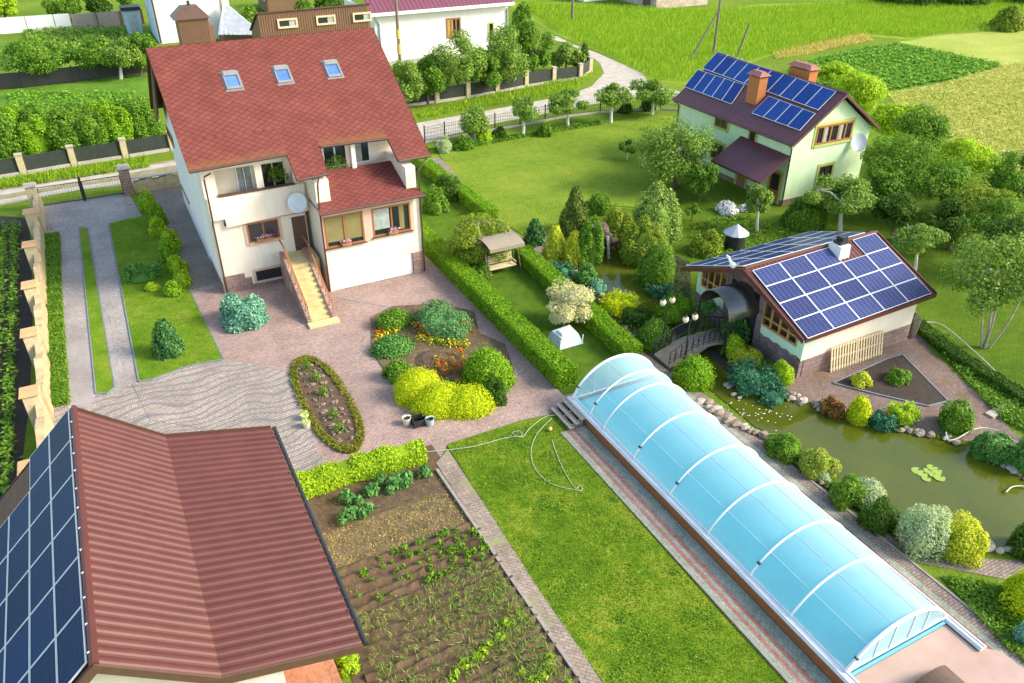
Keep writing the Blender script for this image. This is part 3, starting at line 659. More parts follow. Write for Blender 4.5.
# rear slope (falls away behind the ridge)
zb = 6.6; yb = 57.6
bl, br = np.array([rL[0], yb, zb]), np.array([rR[0], yb, zb])
b = MB(); b.face([rL+pn*.02, bl, br, rR+pn*.02][::-1]); q = np.array([0, 0, -.15]); b.face([rL+q, bl+q, br+q, rR+q])
b.build('rear_roof', M['shingle'], hs)
# brown clad cheek at the left rear gable
b = MB(); ck = [aX(145.6, 52, 3.12), aX(147.2, 112, 3.12), aX(156, 112, 3.12)]
ck = [(3.14, rL[1]+.15, rL[2]-.05), (3.14, 57.6, 6.7), (3.14, 57.6, 5.6), (3.14, 54.6, 6.9), (3.14, rL[1]+.4, rL[2]-.6)]
b.extr([(x, y, z) for x, y, z in ck], (.1, 0, 0)); b.build('gable_cladding', M['brown'], hs)
# walls
XL, XR = 3.72, 14.55
def roofz(y): return eL[2]+(rL[2]-eL[2])*(y-eL[1])/(rL[1]-eL[1])
w1 = MB()
zg = lambda y: roofz(y)-.22
for X0, X1 in ((XL, XL+.3), (XR-.3, XR)):
    w1.extr([(X0, 42.9, 0), (X0, 57, 0), (X0, 57, 6.6), (X0, YR, zg(YR)), (X0, 42.9, zg(42.9))][::-1], (X1-X0, 0, 0))
w1.box(XL+.3, XR-.3, 56.7, 57, 0, 6.6)
w1.build('wall', M['whitewall'], hs)
b = MB()
zf = zg(42.9)
b.box(XL+.31, 9.1, 42.9, 43.1, 0, zf-.05); b.box(9.1, XR-.31, 42.9, 43.1, 4.2, zf-.05)      # main front wall plane, loggia backs
b.build('wall', M['cream'], hs)
# left front block
b = MB()
b.box(XL+.02, XL+.3, 41.9, 42.9, 0, zg(42.1))                         # left cheek
b.box(XL+.3, 4.42, 41.9, 42.1, 3.9, zg(41.95)); b.box(XL+.3, 8.75, 41.9, 42.1, 0, 3.9)
b.box(6.45, 6.82, 41.9, 42.1, 5.62, zg(41.95)); b.box(4.42, 6.45, 41.9, 42.1, 6.98, zg(41.95)); b.box(6.82, 8.4, 41.9, 42.1, 6.98, zg(41.95))
b.box(8.4, 9.1, 41.92, 42.12, 4.0, zg(41.97)-.02)
b.box(XL+.3, 9.1, 42.1, 42.9, 4.05, 4.25)                            # loggia floor
b.build('front_wall', M['cream'], hs)
b = MB()                                                            # projecting parapet with stepped left end
pz = lambda x: 5.6
b.extr([(3.78, 41.66, 4.4), (4.5, 41.66, 4.4), (4.52, 41.66, 3.92), (7.3, 41.66, 4.05), (8.85, 41.66, 4.05), (8.85, 41.66, 5.66), (3.78, 41.66, 5.6)], (0, .238, 0)); b.build('parapet', M['cream'], hs)
b = MB(); b.box(4.4, 8.4, 41.6, 41.9, 5.665, 5.71); b.build('parapet_cap', M['brown'], hs)
# right block with its lean-to roof
XB0, YB = 9.02, 39.4
b = MB(); b.box(XB0, XR, YB, YB+.25, 1.36, 4.72); b.box(XB0, XB0+.25, YB+.25, 42.9, 0, 4.6); b.box(XR-.25, XR, YB+.25, 42.9, 0, 4.6)
b.box(XB0, 9.13, YB, YB+.25, 0, 1.36); b.box(XB0+.25, XR-.25, 42.0, 42.88, 4.6, 5.86)
b.box(13.98, XR-.0, 39.62, 42.85, 4.86, zg(40.0)); b.box(9.0, 9.75, 39.75, 42.85, 4.86, zg(40.0)); b.build('garage_wing_wall', M['cream'], hs)
b = MB(); b.box(13.98, XR+.02, YB-.03, YB, 0, 1.36); b.box(XR, XR+.03, YB, YB+1.5, 0, 1.2); b.build('plinth', M['stairstone'], hs)
lr = [(8.85, 38.95, 4.86), (14.75, 38.95, 4.9), (13.95, 41.98, 6.02), (9.45, 41.98, 6.02)]
nn = np.cross(np.array(lr[1])-lr[0], np.array(lr[3])-lr[0]); nn /= np.linalg.norm(nn)
b = MB(); b.face(lr, uv=[(p[0], np.hypot(p[1]-38.95, p[2]-4.86)+.9) for p in lr]); lroof = b.build('lean_to_roof', M['shingle'], hs)
b = MB(); q = [np.array(p)-nn*.12 for p in lr]; b.face(q[::-1])
for i in range(4): j = (i+1) % 4; b.face([np.array(lr[i])+nn*.01, q[i], q[j], np.array(lr[j])+nn*.01])
b.build('fascia', M['brown'], lroof); gutterline([(8.85, 38.87, 4.84), (14.75, 38.87, 4.88)], lroof)
b = MB(); b.box(8.95, 14.3, YB-.06, YB-.002, 4.66, 4.78); b.build('lintel_trim', M['cream'], hs)
# garage door
b = MB()
for k in range(5): b.box(9.14, 13.97, YB+.05+.004*(k % 2), YB+.12, .04+k*.262, .04+(k+1)*.262-.006)
b.build('garage_door', M['white'], hs)
# windows of the wing
wy = Wall('y', YB)
b = MB(); wy.box(b, 8.98, 9.12, 0, .05, 2.62, 4.62); wy.box(b, 11.28, 11.78, 0, .05, 2.62, 4.62); wy.box(b, 14.0, 14.2, 0, .05, 2.62, 4.62); wy.box(b, 9.12, 11.28, 0, .048, 4.46, 4.62); wy.box(b, 11.78, 14.0, 0, .048, 4.46, 4.62); b.build('window_surround', M['peach'], hs)
wa = window(wy, hs, 9.12, 11.28, 2.66, 4.46, 'wood', 'glass', mull=2, fw=.09, blind=[(.0, .47, .14, 'blind'), (.53, 1.0, .14, 'blind')], sill='brown')
wb_ = window(wy, hs, 11.78, 14.0, 2.8, 4.46, 'wood', 'glass', mull=2, fw=.09, blind=[(.0, .44, .2, 'curtain'), (.72, .86, .05, 'blind')], sill='brown')
# left block windows
w43 = Wall('y', 42.9); wy2 = Wall('y', 41.9)
window(w43, hs, 5.6, 6.45, 4.9, 6.75, 'white', 'glass', mull=2, blind=[(0, .4, 0, 'curtain'), (.6, 1, 0, 'curtain')])
window(w43, hs, 6.9, 8.2, 5.2, 6.7, 'white', 'glass', mull=2)
wk = window(wy2, hs, 5.52, 7.22, 2.72, 3.86, 'wood', 'glass', sur='peach', sw=.16, mull=2)
window(wy2, hs, 5.56, 6.95, .4, .98, 'black', 'glass', sur='peach', sw=.14, mull=5, fw=.04)
b = MB(); wy2.box(b, 3.8, 4.95, .0, .03, 0, 1.02); wy2.box(b, 4.95, 5.3, .0, .028, 0, .72); wy2.box(b, 5.3, 7.0, .0, .032, 0, .25); b.box(XL-.03, XL, 41.9, 46, 0, .55); b.build('plinth', M['stone'], hs)
b = MB(); wy2.box(b, 7.95, 8.7, .0, .05, 1.75, 3.75); b.build('front_door', M['brown'], hs)
# loggia windows above the lean-to
wy3 = Wall('y', 42.9)
window(wy3, hs, 10.35, 11.75, 5.85, 7.1, 'white', 'glass', mull=2, fw=.09); window(wy3, hs, 12.1, 13.1, 5.85, 7.1, 'white', 'glass', mull=1, fw=.09, blind=[(0, .5, 0, 'curtain')])
b = MB(); b.box(11.72, 11.95, 41.85, 42.3, 5.86, 7.35); b.build('loggia_post', M['white'], hs)
b = MB(); b.box(9.9, 14.0, 41.95, 42.05, 5.87, 5.93); b.build('parapet_cap', M['brown'], hs)
# left wall windows
wx = Wall('x', XL)
for (x, y, x2, y2) in ((166, 124, 175, 148), (181, 184, 190, 204)):
    p = aX(x, y, XL); q = aX(x2, y2, XL)
    window(wx, hs, min(p[1], q[1])+.0, max(p[1], q[1]), q[2], p[2], 'wood', 'glass', sur=None, mull=1)
# roof windows
for k, c in enumerate(((318.5, 268), (498, 248), (656, 230))):
    base = onr(130+c[0]*.3075+4, c[1]*.3075)
    xs = ((292, 232), (345, 228), (375, 298), (318, 308)), ((460, 215), (505, 210), (540, 278), (485, 287)), ((620, 198), (672, 192), (698, 258), (648, 268))
    P = [onr(130+x*.3075, y*.3075) for x, y in xs[k]]
    xm = (P[0][0]+P[1][0]+P[2][0]+P[3][0])/4; wv = .47; t0, t1 = P[3], P[0]
    A = onplane(*pr((xm, (P[2][1]+P[3][1])/2, 0))[:2], eL, pn)
    y0 = (P[2][1]+P[3][1])/2+.22; y1 = (P[0][1]+P[1][1])/2-.12
    on = lambda x, y: np.array([x, y, eL[2]+(-(x-eL[0])*pn[0]-(y-eL[1])*pn[1])/pn[2]])
    f = MB()
    for (a0, a1, c0, c1, h) in ((-.40, -.34, y0, y1, .1), (.34, .40, y0, y1, .1), (-.34, .34, y0, y0+.14, .09), (-.34, .34, y1-.3, y1, .14)):
        q4 = [on(xm+a0, c0), on(xm+a1, c0), on(xm+a1, c1), on(xm+a0, c1)]; f.hexa([p+pn*.02 for p in q4], [p+pn*(h+.02) for p in q4])
    rw = f.build('roof_window', M['winframe'], hs)
    g = MB(); g.face([p+pn*.07 for p in (on(xm-.34, y0+.14), on(xm+.34, y0+.14), on(xm+.34, y1-.3), on(xm-.34, y1-.3))]); g.build('pane', M['skyglass'], rw)
    fl = MB(); q4 = [on(xm-.48, y0-.1), on(xm+.48, y0-.1), on(xm+.48, y1+.05), on(xm-.48, y1+.05)]; fl.hexa([p+pn*.0 for p in q4], [p+pn*.035 for p in q4]); fl.build('flashing', M['flash'], rw)
# brown chimney with hipped cap
b = MB(); b.box(4.9, 6.5, YR+.1, YR+1.5, 11.4, 13.2); b.box(6.5, 6.72, YR+.3, YR+1.5, 11.4, 12.75); ch = b.build('chimney', M['bronze'], hs)
b = MB()
for k in range(14): x = 4.92+k*.114; b.box(x, x+.05, YR+.075, YR+.1, 11.6, 13.15)
b.build('cladding_rib', M['bronze'], ch)
b = MB(); t4 = [(5.25, YR+.5, 13.78), (6.1, YR+.5, 13.78), (6.1, YR+1.1, 13.78), (5.25, YR+1.1, 13.78)]; b4 = [(4.68, YR-.05, 13.18), (6.62, YR-.05, 13.18), (6.62, YR+1.65, 13.18), (4.68, YR+1.65, 13.18)]
b.hexa(b4, t4); b.build('chimney_cap', M['brown'], ch); MB().tube([(5.7, YR+.8, 13.7), (5.7, YR+.8, 14.0)], .08, 10).build('flue', M['black'], ch)
# brown ridge dormer with three windows
d0 = aY(254.5, 38, YR+.12); XD0, XD1 = 9.15, rR[0]-.1
b = MB(); b.hexa([(XD0, YR+.12, 11.5), (XD1, YR+.12, 11.5), (XD1, YR+2.6, 10.4), (XD0, YR+2.6, 10.4)], [(XD0, YR+.12, 13.16), (XD1, YR+.12, 13.22), (XD1, YR+2.6, 11.9), (XD0, YR+2.6, 11.85)]); dm = b.build('ridge_dormer', M['bronze'], hs)
b = MB(); b.hexa([(XD0-.1, YR+.02, 13.18), (XD1+.05, YR+.02, 13.24), (XD1+.05, YR+2.7, 11.9), (XD0-.1, YR+2.7, 11.85)], [(XD0-.1, YR+.02, 13.25), (XD1+.05, YR+.02, 13.31), (XD1+.05, YR+2.7, 11.97), (XD0-.1, YR+2.7, 11.92)]); b.build('dormer_roof', M['brown'], dm)
b = MB()
for k in range(46): x = XD0+.03+k*(XD1-XD0-.06)/46; b.box(x, x+.06, YR+.095, YR+.12, 11.6, 13.15)
b.build('cladding_rib', M['bronze'], dm)
wd = Wall('y', YR+.09)
for x in (10.2, 12.45, 14.65): window(wd, dm, x, x+1.15, 12.3, 12.82, 'plank', 'glass', fw=.1, mull=1, blind=[(.6, 1, 0, 'curtain')])
# stairs
st = []
x0, x1 = 6.95, 8.45; nst = 11; y_b, y_t = 36.5, 40.4; rise = 1.75/nst
b = MB()
for k in range(nst):
    ya = y_b+(y_t-y_b)*k/nst; yb2 = y_b+(y_t-y_b)*(k+1)/nst; b.box(x0+.22, x1-.22, ya, yb2+.001, 0.0, rise*(k+1))
b.box(x0+.22, x1+.4, y_t+.002, 41.9, 0, 1.752); stp = b.build('front_steps', M['stairstep'], hs)
for xa in (x0, x1-.22):
    b = MB(); b.extr([(xa, y_b-.12, 0), (xa, y_t+.1, 0), (xa, y_t+.1, 2.0), (xa, y_b-.12, .22)][::-1], (.22, 0, 0)); b.box(xa+.002, xa+.218, y_t+.1, 41.6, 0, 2.0); b.build('stair_side_wall', M['stairstone'], stp)
b = MB(); b.box(x0-.05, x1+.05, y_b-.6, y_b-.121, 0, .14); b.build('bottom_step', M['stairstep'], stp)
for xa in (x0+.11, x1-.11):
    b = MB(); b.bar((xa, y_b, .95), (xa, y_t+.1, 2.72), .07); b.bar((xa, y_t+.1, 2.72), (xa, 41.5, 2.74), .07)
    for t in np.linspace(0, 1, 8): y = y_b+(y_t+.1-y_b)*t; z = .2+(2.0-.2)*t; b.bar((xa, y, z), (xa, y, z+.74), .03)
    b.build('handrail', M['wood'], stp)
# downpipes
def pipe(pts, parent, r=.05): return MB().tube(pts, r, 6).build('downpipe', M['gutter'], parent)
pipe([(4.2, 41.25, 7.1), (3.9, 41.5, 6.9), (3.86, 41.55, 6.7), (3.86, 41.58, 4.4), (3.86, 41.82, 4.2), (3.86, 41.82, .1)], hs)
p4 = RP[4]; pipe([(p4[0]-.5, p4[1]-.05, p4[2]-.05), (9.05, 39.3, 6.3), (8.98, 39.3, 4.9), (8.98, 39.33, .1)], hs)
p8 = RP[8]; pipe([(p8[0]-.2, p8[1]-.06, p8[2]-.05), (p8[0]-.35, p8[1]-.06, 6.4), (14.62, 39.3, 6.2), (14.62, 39.3, .1)], hs)
# satellite dish and flower boxes
def dish(parent, c, rad, az, el, arm):
    c = np.array(c, float); n = np.array([math.sin(az)*math.cos(el), math.cos(az)*math.cos(el), math.sin(el)]); u = unit(np.cross(n, (0, 0, 1.))); v = np.cross(u, n)
    b = MB(); rings = [(0, 0), (.5, .04), (.8, .1), (1, .17)]; sg = 20
    for i in range(3):
        for k in range(sg):
            P = lambda rr, a: c+rad*(rr[0]*(u*math.cos(a)*.92+v*math.sin(a)))+n*rr[1]*rad*1.2
            a, a2 = 2*math.pi*k/sg, 2*math.pi*(k+1)/sg; f = [P(rings[i], a), P(rings[i], a2), P(rings[i+1], a2), P(rings[i+1], a)]; b.face(f if i else [f[0], f[2], f[3]])
    d = b.build('satellite_dish', M['dish'], parent, True)
    q = MB(); q.bar(c-n*.02, arm, .05); q.bar(c-v*rad*.95+n*.15*rad, c+n*rad*.95-v*.2, .03); q.bar(c+n*rad*.95-v*.2-n*.06, c+n*rad*.95-v*.2+n*.06, .08); q.build('bracket', M['frame'], d)
dp = aY(297.5, 203, 41.2); dish(hs, (dp[0], 41.2, dp[2]), .55, R(200), R(28), (dp[0]+.1, 41.66, dp[2]-.45))
def flowerbox(x, y, z, ln, label):
    t = thing('flower_box', label, 'flower box', (x, y, z), 'flower boxes on the window sills of the main house')
    MB().hexa([(x-ln/2+.03, y-.09, z), (x+ln/2-.03, y-.09, z), (x+ln/2-.03, y+.07, z), (x-ln/2+.03, y+.07, z)], [(x-ln/2, y-.12, z+.17), (x+ln/2, y-.12, z+.17), (x+ln/2, y+.09, z+.17), (x-ln/2, y+.09, z+.17)]).build('trough', M['terracotta'], t)
    P = np.array([x, y, z+.22])+rng.normal(size=(60, 3))*np.array([ln*.24, .05, .05]); V, q = leafquads(P, np.tile([0, -.5, .8], (60, 1)), .1); rawmesh('leaves', V, q, M['lf_mid'], t)
    P = np.array([x, y-.03, z+.29])+rng.normal(size=(45, 3))*np.array([ln*.24, .06, .04]); V, q = leafquads(P, np.tile([0, -.5, .8], (45, 1)), .09, .9); rawmesh('blossom', V, q, M['lf_lilacpink'], t)
M['lf_lilacpink'] = leafmat('pink blossom', (.55, .18, .32), (.66, .30, .45), (.72, .5, .6), tl=.15)
flowerbox(6.35, 41.78, 2.62+.1, .9, 'flower box with pink blossom on the sill of the kitchen window beside the steps')
flowerbox(10.2, 39.28, 2.67, .55, 'terracotta flower box under the window with olive blinds'); flowerbox(12.9, 39.28, 2.81, .6, 'terracotta flower box under the right window above the garage door')
# indoor plant on the loggias
def simple_plant(name, c, r, n, lf, size, label, cat, group=None, mat_pot=None):
    P, N = dome_pts(c, r, n); V, q = leafquads(P, N, size); o = rawmesh(name, V, q, M[lf]); return tag(recentre(o), label, cat, group)
simple_plant('loggia_plant', (7.7, 42.55, 5.75), (.55, .25, .75), 260, 'lf_mid', .14, 'leafy plant on the left balcony of the main house', 'plant')
simple_plant('loggia_plant', (11.0, 42.5, 5.87), (.62, .25, .8), 260, 'lf_mid', .14, 'leafy plant on the upper loggia above the red lean-to roof', 'plant')
# ------------------------------------------------------------------ GARAGE (front left)
ga = thing('garage', 'low garage with maroon metal tile roof and dark solar panels along its left slope', 'garage', (-1, 19, 0))
YA, YZ = 14.31, 25.06
RX, RZ, FX, FZ, EX, EZ = -3.1, 5.48, -.72, 3.49, 2.84, 2.6
corr((FX, YA, FZ), (FX, YZ, FZ), (RX, YZ, RZ), (RX, YA, RZ), ga, 'steep_roof', M['maroon'], .31, .05, 1.4, .006)
corr((EX, YA, EZ), (EX, YZ, EZ), (FX-.02, YZ, FZ-.012), (FX-.02, YA, FZ-.012), ga, 'shallow_roof', M['maroon'], .31, .05, 1.4, .006)
k = .95; LX = -6.6; lz = lambda x: RZ-k*(RX-x)
corr((LX, YZ+.05, lz(LX)), (LX, YA, lz(LX)), (RX, YA, RZ), (RX, YZ+.05, RZ), ga, 'panel_roof', M['maroon'], .30, .03, .36, .014)
b = MB(); b.tube([(RX, YA-.03, RZ+.03), (RX, YZ+.06, RZ+.03)], .11, 8); b.build('ridge_cap', M['maroon'], ga)
b = MB(); b.extr([(LX, YA-.02, lz(LX)-.2), (RX, YA-.02, RZ-.22), (FX, YA-.02, FZ-.22), (EX, YA-.02, EZ-.2), (EX, YA-.02, EZ+.06), (FX, YA-.02, FZ+.06), (RX, YA-.02, RZ+.08), (LX, YA-.02, lz(LX)+.06)], (0, -.05, 0))
b.extr([(LX, YZ+.1, lz(LX)-.2), (RX, YZ+.1, RZ-.22), (FX, YZ+.1, FZ-.22), (EX, YZ+.1, EZ-.2), (EX, YZ+.1, EZ+.05), (FX, YZ+.1, FZ+.05), (RX, YZ+.1, RZ+.08), (LX, YZ+.1, lz(LX)+.05)], (0, -.035, 0)); b.build('barge_board', M['brown'], ga)
MB().tube([(EX+.1, YA, EZ-.03), (EX+.1, YZ, EZ-.03)], .075, 8).build('gutter', M['black'], ga)
b = MB()
for i in range(24): y = YA+.4+i*.44; b.box(EX-.03, EX+.05, y, y+.05, EZ+.03, EZ+.05)
b.build('gutter_bracket', M['maroon2'], ga)
b = MB(); b.extr([(-5.3, 14.7, 0), (.75, 14.7, 0), (.75, 14.7, 2.75), (FX, 14.7, 3.2), (RX, 14.7, 5.1), (-5.3, 14.7, 3.0)], (0, .2, 0)); b.box(.55, .75, 14.901, 16.2, 0, 2.7); b.box(.75, 2.1, 16.2, 16.4, 0, 2.4); b.box(2.1, 2.3, 16.2, 24.3, 0, 2.4); b.box(-5.3, -5.1, 14.901, 24.3, 0, 3.0)
b.extr([(-5.3, 24.301, 0), (2.3, 24.301, 0), (2.3, 24.301, 2.4), (FX, 24.301, 3.2), (RX, 24.301, 5.1), (-5.3, 24.301, 3.0)], (0, .2, 0)); b.build('wall', M['cream'], ga)
MB().box(.76, 2.25, 13.2, 16.19, 0, .5).build('porch_step', M['terracotta'], ga)
pnl = unit(np.array([-k, 0, 1.])); cw = 1.06/math.hypot(1, k); xs = [RX-.06-i*cw for i in range(4)]
for i in range(3 if False else 4):
    if xs[i]-cw < LX-.9: break
    for j in range(6):
        if i >= 2 and j == 5: continue
        y0 = YA+.12+j*1.78; xa, xb = xs[i], xs[i]-cw
        if xb < LX: continue
        panel([(xa, y0, lz(xa)), (xa, y0+1.765, lz(xa)), (xb+.012, y0+1.765, lz(xb+.012)), (xb+.012, y0, lz(xb+.012))], ga, pnl, 'cell_mono', .03, .04, .10)
b = MB()
for j in range(13): y = YA+.3+j*.87; b.box(RX-.10, RX-.0, y, y+.04, RZ+.07, RZ+.12)
b.build('panel_clamp', M['frame'], ga)

# ------------------------------------------------------------------ POOL ENCLOSURE
pe = thing('pool_enclosure', 'long translucent arched pool cover on white rails over blue water', 'pool cover', (17.5, 15, 0))
YS = [8.52, 10.75, 12.6, 14.75, 16.95, 19.3, 21.47, 22.52, 23.9]
def prof(y, t, infl=0.0):   # t 0..1 across from left foot to right foot
    hh = 1.14+.36*(y-8.5)/15.4; w2 = 2.13+.03*(y-8.5)/15.4; c = 17.62
    R0 = (w2*w2+hh*hh)/(2*hh); th = math.asin(w2/R0)*(2*t-1)
    return np.array([c+(R0+infl)*math.sin(th), y, .56+(R0+infl)*math.cos(th)-(R0-hh)])
NT = 20
for i in range(8):
    ya, yb2 = YS[i], YS[i+1]; infl = .02*(i % 2)
    b = MB()
    for t in range(NT):
        t0, t1 = t/NT, (t+1)/NT; b.face([prof(ya, t0, infl), prof(yb2, t0, infl), prof(yb2, t1, infl), prof(ya, t1, infl)])
    sg = b.build('cover_segment', M['poly'], pe, True)
    b = MB()
    for t in (.2, .4, .6, .8): b.tube([prof(ya, t, infl+.004), prof(yb2, t, infl+.004)], .008, 5)
    b.build('glazing_bar', M['frame'], sg)
for i, y in enumerate(YS):
    b = MB(); pts = [prof(y, t/24, .035) for t in range(25)]
    if i in (0, 8): b.tube(pts, .06, 6)
    else: b.tube(pts, .042, 6)
    b.build('arch_rib', M['white'], pe)
    if i in (1, 3, 6): continue
    q = MB(); p0 = prof(y, .1, .06); q.box(p0[0]-.05, p0[0]+.03, y-.06, y+.06, p0[2]-.03, p0[2]+.03); q.build('latch', M['black'], pe)
for x0, x1, ya in ((15.22, 15.55, 6.9), (19.68, 19.95, 7.2)):
    b = MB(); b.box(x0, x1, ya, 24.1, .46, .54); b.box(x0+.04, x0+.08, ya, 24.1, .54, .58); b.box(x1-.08, x1-.04, ya, 24.1, .54, .58); b.build('rail', M['frame'], pe)
b = MB(); b.box(15.24, 15.34, 5.5, 24.05, .0, .455); b.box(19.84, 19.94, 7.2, 24.05, 0, .455); b.box(15.24, 19.94, 23.95, 24.05, 0, .455); b.build('base_wall', M['rust'], pe)
for y, nm in ((8.5, 'end_wall'), (23.88, 'end_wall')):
    b = MB()
    for t in range(NT): p0, p1 = prof(y, t/NT, -.01), prof(y, (t+1)/NT, -.01); b.face([(p0[0], y, .55), (p1[0], y, .55), p1, p0])
    ew = b.build(nm, M['poly'], pe); b = MB()
    for t in (.28, .42, .58, .72): p0 = prof(y, t); b.bar((p0[0], y-.01, .55), (p0[0], y-.01, p0[2]), .03)
    b.bar((15.5, y-.01, .57), (19.7, y-.01, .57), .05); b.build('mullion', M['frame'], ew)
b = MB(); b.box(15.56, 15.62, 8.45, 23.9, .03, .54); b.box(19.6, 19.66, 8.45, 23.9, .03, .54); b.box(15.56, 19.66, 8.36, 8.44, .03, .5); b.build('pool_wall', M['liner'], pe)
b = MB(); b.face([(15.62, 8.45, .30), (19.6, 8.45, .30), (19.6, 23.9, .30), (15.62, 23.9, .30)]); b.build('pool_water', M['pool'], pe)
sheetpoly('pool_deck', [(15.56, 0), (20.3, 0), (20.3, 6.9), (19.98, 7.2), (19.66, 7.3), (19.66, 8.35), (15.56, 8.35)], 0, .43, M['pinkdeck'], px=False)
sheetpoly('kerb', [(15.3, 0), (15.54, 0), (15.54, 6.88), (15.3, 6.88)], 0, .47, M['stripe_red'], px=False)
t = thing('filter_hatch', 'brown dome shaped hatch cover on the pink pool deck', 'hatch', (17.3, 6.4, .43))
b = MB(); pts = [(16.5+.85*(1+math.cos(a)), .43+.55*math.sin(a)**.8) for a in np.linspace(math.pi, 0, 15)]
P = [np.array((x, 7.25, z)) for x, z in pts]; Q = [np.array((x, 5.3, z)) for x, z in pts]
for i in range(14): b.face([Q[i], P[i], P[i+1], Q[i+1]][::-1])
b.face(P); b.build('shell', M['brown'], t, False)
MB().bar((16.6, 7.28, .5), (18.1, 7.28, .5), .05).build('rim', M['black'], t)
t = thing('wooden_steps', 'grey weathered wooden steps at the far end of the pool cover', 'steps', (14.9, 23.3, 0))
for k in range(3): MB().box(14.45+k*.27, 14.68+k*.27, 22.5, 24.2, .12+k*.15, .18+k*.15).build('tread', M['greywood'], t)
for y in (22.65, 23.35, 24.05): MB().extr([(14.45, y, 0), (15.2, y, 0), (15.2, y, .46), (14.5, y, .12)], (0, .06, 0)).build('stringer', M['greywood'], t)

# ------------------------------------------------------------------ GARDEN HOUSE
gh = thing('garden_house', 'garden pavilion with stone plinth, mint walls, barrel porch and roof covered in solar panels', 'pavilion', (29.7, 25, 0))
A, B, C, D = (25.4, 20.7, 2.5), (34.3, 20.95, 2.5), (34.2, 25.0, 4.2), (25.25, 24.85, 4.2)
corr(A, B, C, D, gh, 'roof', M['maroon'], .26, .025, .35, .01)
E_, F_ = (25.1, 29.05, 2.45), (34.5, 29.3, 2.45)
corr(F_, E_, D, C, gh, 'roof', M['maroon'], .26, .025, .35, .01)
MB().tube([np.array(D)+(-.02, 0, .05), np.array(C)+(0, 0, .05)], .09, 8).build('ridge_cap', M['maroon'], gh)
b = MB(); dz = np.array([0, 0, -.24]); q = np.array([-.05, 0, .07])
for P0, P1 in ((A, D), (D, E_)): b.extr([np.array(P0)+q, np.array(P1)+q, np.array(P1)+q+dz, np.array(P0)+q+dz], (-.06, 0, 0))
for P0, P1 in ((B, C), (C, F_)): b.extr([np.array(P0)+(.06, 0, .07), np.array(P1)+(.06, 0, .07), np.array(P1)+(.06, 0, .07)+dz, np.array(P0)+(.06, 0, .07)+dz], (.06, 0, 0))
b.extr([np.array(A)+(0, -.03, .03), np.array(B)+(0, -.03, .03), np.array(B)+(0, -.03, -.13), np.array(A)+(0, -.03, -.13)], (0, -.05, 0)); b.build('barge_board', M['maroon'], gh)
nS = np.cross(np.array(B)-A, np.array(D)-A); nS /= np.linalg.norm(nS)
gq = [onplane(660+x*.29297, 200+y*.29297, np.array(A)+nS*.12, nS)-nS*.12 for x, y in ((505, 473), (928, 318), (735, 112), (315, 240))]
panelgrid(gq, 5, 4, gh, nS, 'cell_poly', skip=((3, 3),), gap=.008)
nN = np.cross(np.array(D)-F_, np.array(E_)-F_); nN /= np.linalg.norm(nN); nN = nN if nN[2] > 0 else -nN
nq = [np.array(E_)+(.15, -.1, .04), np.array(F_)+(-.15, -.1, .04), np.array(C)+(-.4, .28, -.12), np.array(D)+(.2, .28, -.12)]
panelgrid(nq, 5, 4, gh, nN, 'cell_mono', gap=.008)
b = MB(); c0 = onplane(837, 252, np.array(A), nS); b.hexa([(c0[0]-.35, c0[1]-.5, c0[2]-.3), (c0[0]+.35, c0[1]-.5, c0[2]-.3), (c0[0]+.35, c0[1]+.35, c0[2]-.1), (c0[0]-.35, c0[1]+.35, c0[2]-.1)], [(c0[0]-.33, c0[1]-.45, 4.5), (c0[0]+.33, c0[1]-.45, 4.5), (c0[0]+.33, c0[1]+.3, 4.5), (c0[0]-.33, c0[1]+.3, 4.5)])
gc = b.build('chimney', M['whitewall'], gh); b = MB(); b.box(c0[0]-.22, c0[0]+.3, c0[1]-.3, c0[1]+.2, 4.502, 4.62); b.box(c0[0]-.02, c0[0]+.34, c0[1]-.2, c0[1]+.2, 4.625, 4.82); b.build('chimney_cowl', M['black'], gc)
# walls: west gable (faces -X)
GX, gy0, gy1 = 25.98, 21.15, 28.75
rz = lambda y: 2.5+(4.2-2.5)*(y-20.7)/(24.87-20.7) if y < 24.87 else 4.2-(4.2-2.45)*(y-24.87)/(29.15-24.87)
b = MB()
b.extr([(GX, gy0, 0), (GX, 23.85, 0), (GX, 23.85, 1.05), (GX, gy0, 1.05)], (.25, 0, 0)); b.extr([(GX, 26.55, 0), (GX, gy1, 0), (GX, gy1, 1.0), (GX, 26.55, 1.0)], (.25, 0, 0))
b.extr([(GX-.04, 23.85, 0), (GX-.04, 24.2, 0), (GX-.04, 24.2, 3.4), (GX-.04, 23.85, 3.3)], (.3, 0, 0)); b.extr([(GX-.04, 26.2, 0), (GX-.04, 26.55, 0), (GX-.04, 26.55, 3.2), (GX-.04, 26.2, 3.4)], (.3, 0, 0))
b.build('stone_plinth', M['stoneviolet'], gh)
b = MB()
def wavy(y0, y1, zl, zt):
    n = max(4, int(abs(y1-y0)/.3)); ys = np.linspace(y0, y1, n+1); lo = [(GX-.005, y, zl+.09*abs(math.sin(i*1.57))) for i, y in enumerate(ys)]
    b.extr(lo+[(GX-.005, y1, zt), (GX-.005, y0, zt)], (.2, 0, 0))
wavy(gy0, 23.85, 1.0, 1.52); wavy(26.55, gy1, .95, 1.5)
b.extr([(GX-.006, gy0, 1.5), (GX-.006, gy0+.42, 1.5), (GX-.006, gy0+.42, rz(gy0+.42)-.1), (GX-.006, gy0, rz(gy0)-.1)], (.2, 0, 0)); b.extr([(GX-.006, gy1-.35, 1.48), (GX-.006, gy1, 1.48), (GX-.006, gy1, rz(gy1)-.1), (GX-.006, gy1-.35, rz(gy1-.35)-.1)], (.2, 0, 0))
b.build('wall', M['mintw'], gh)
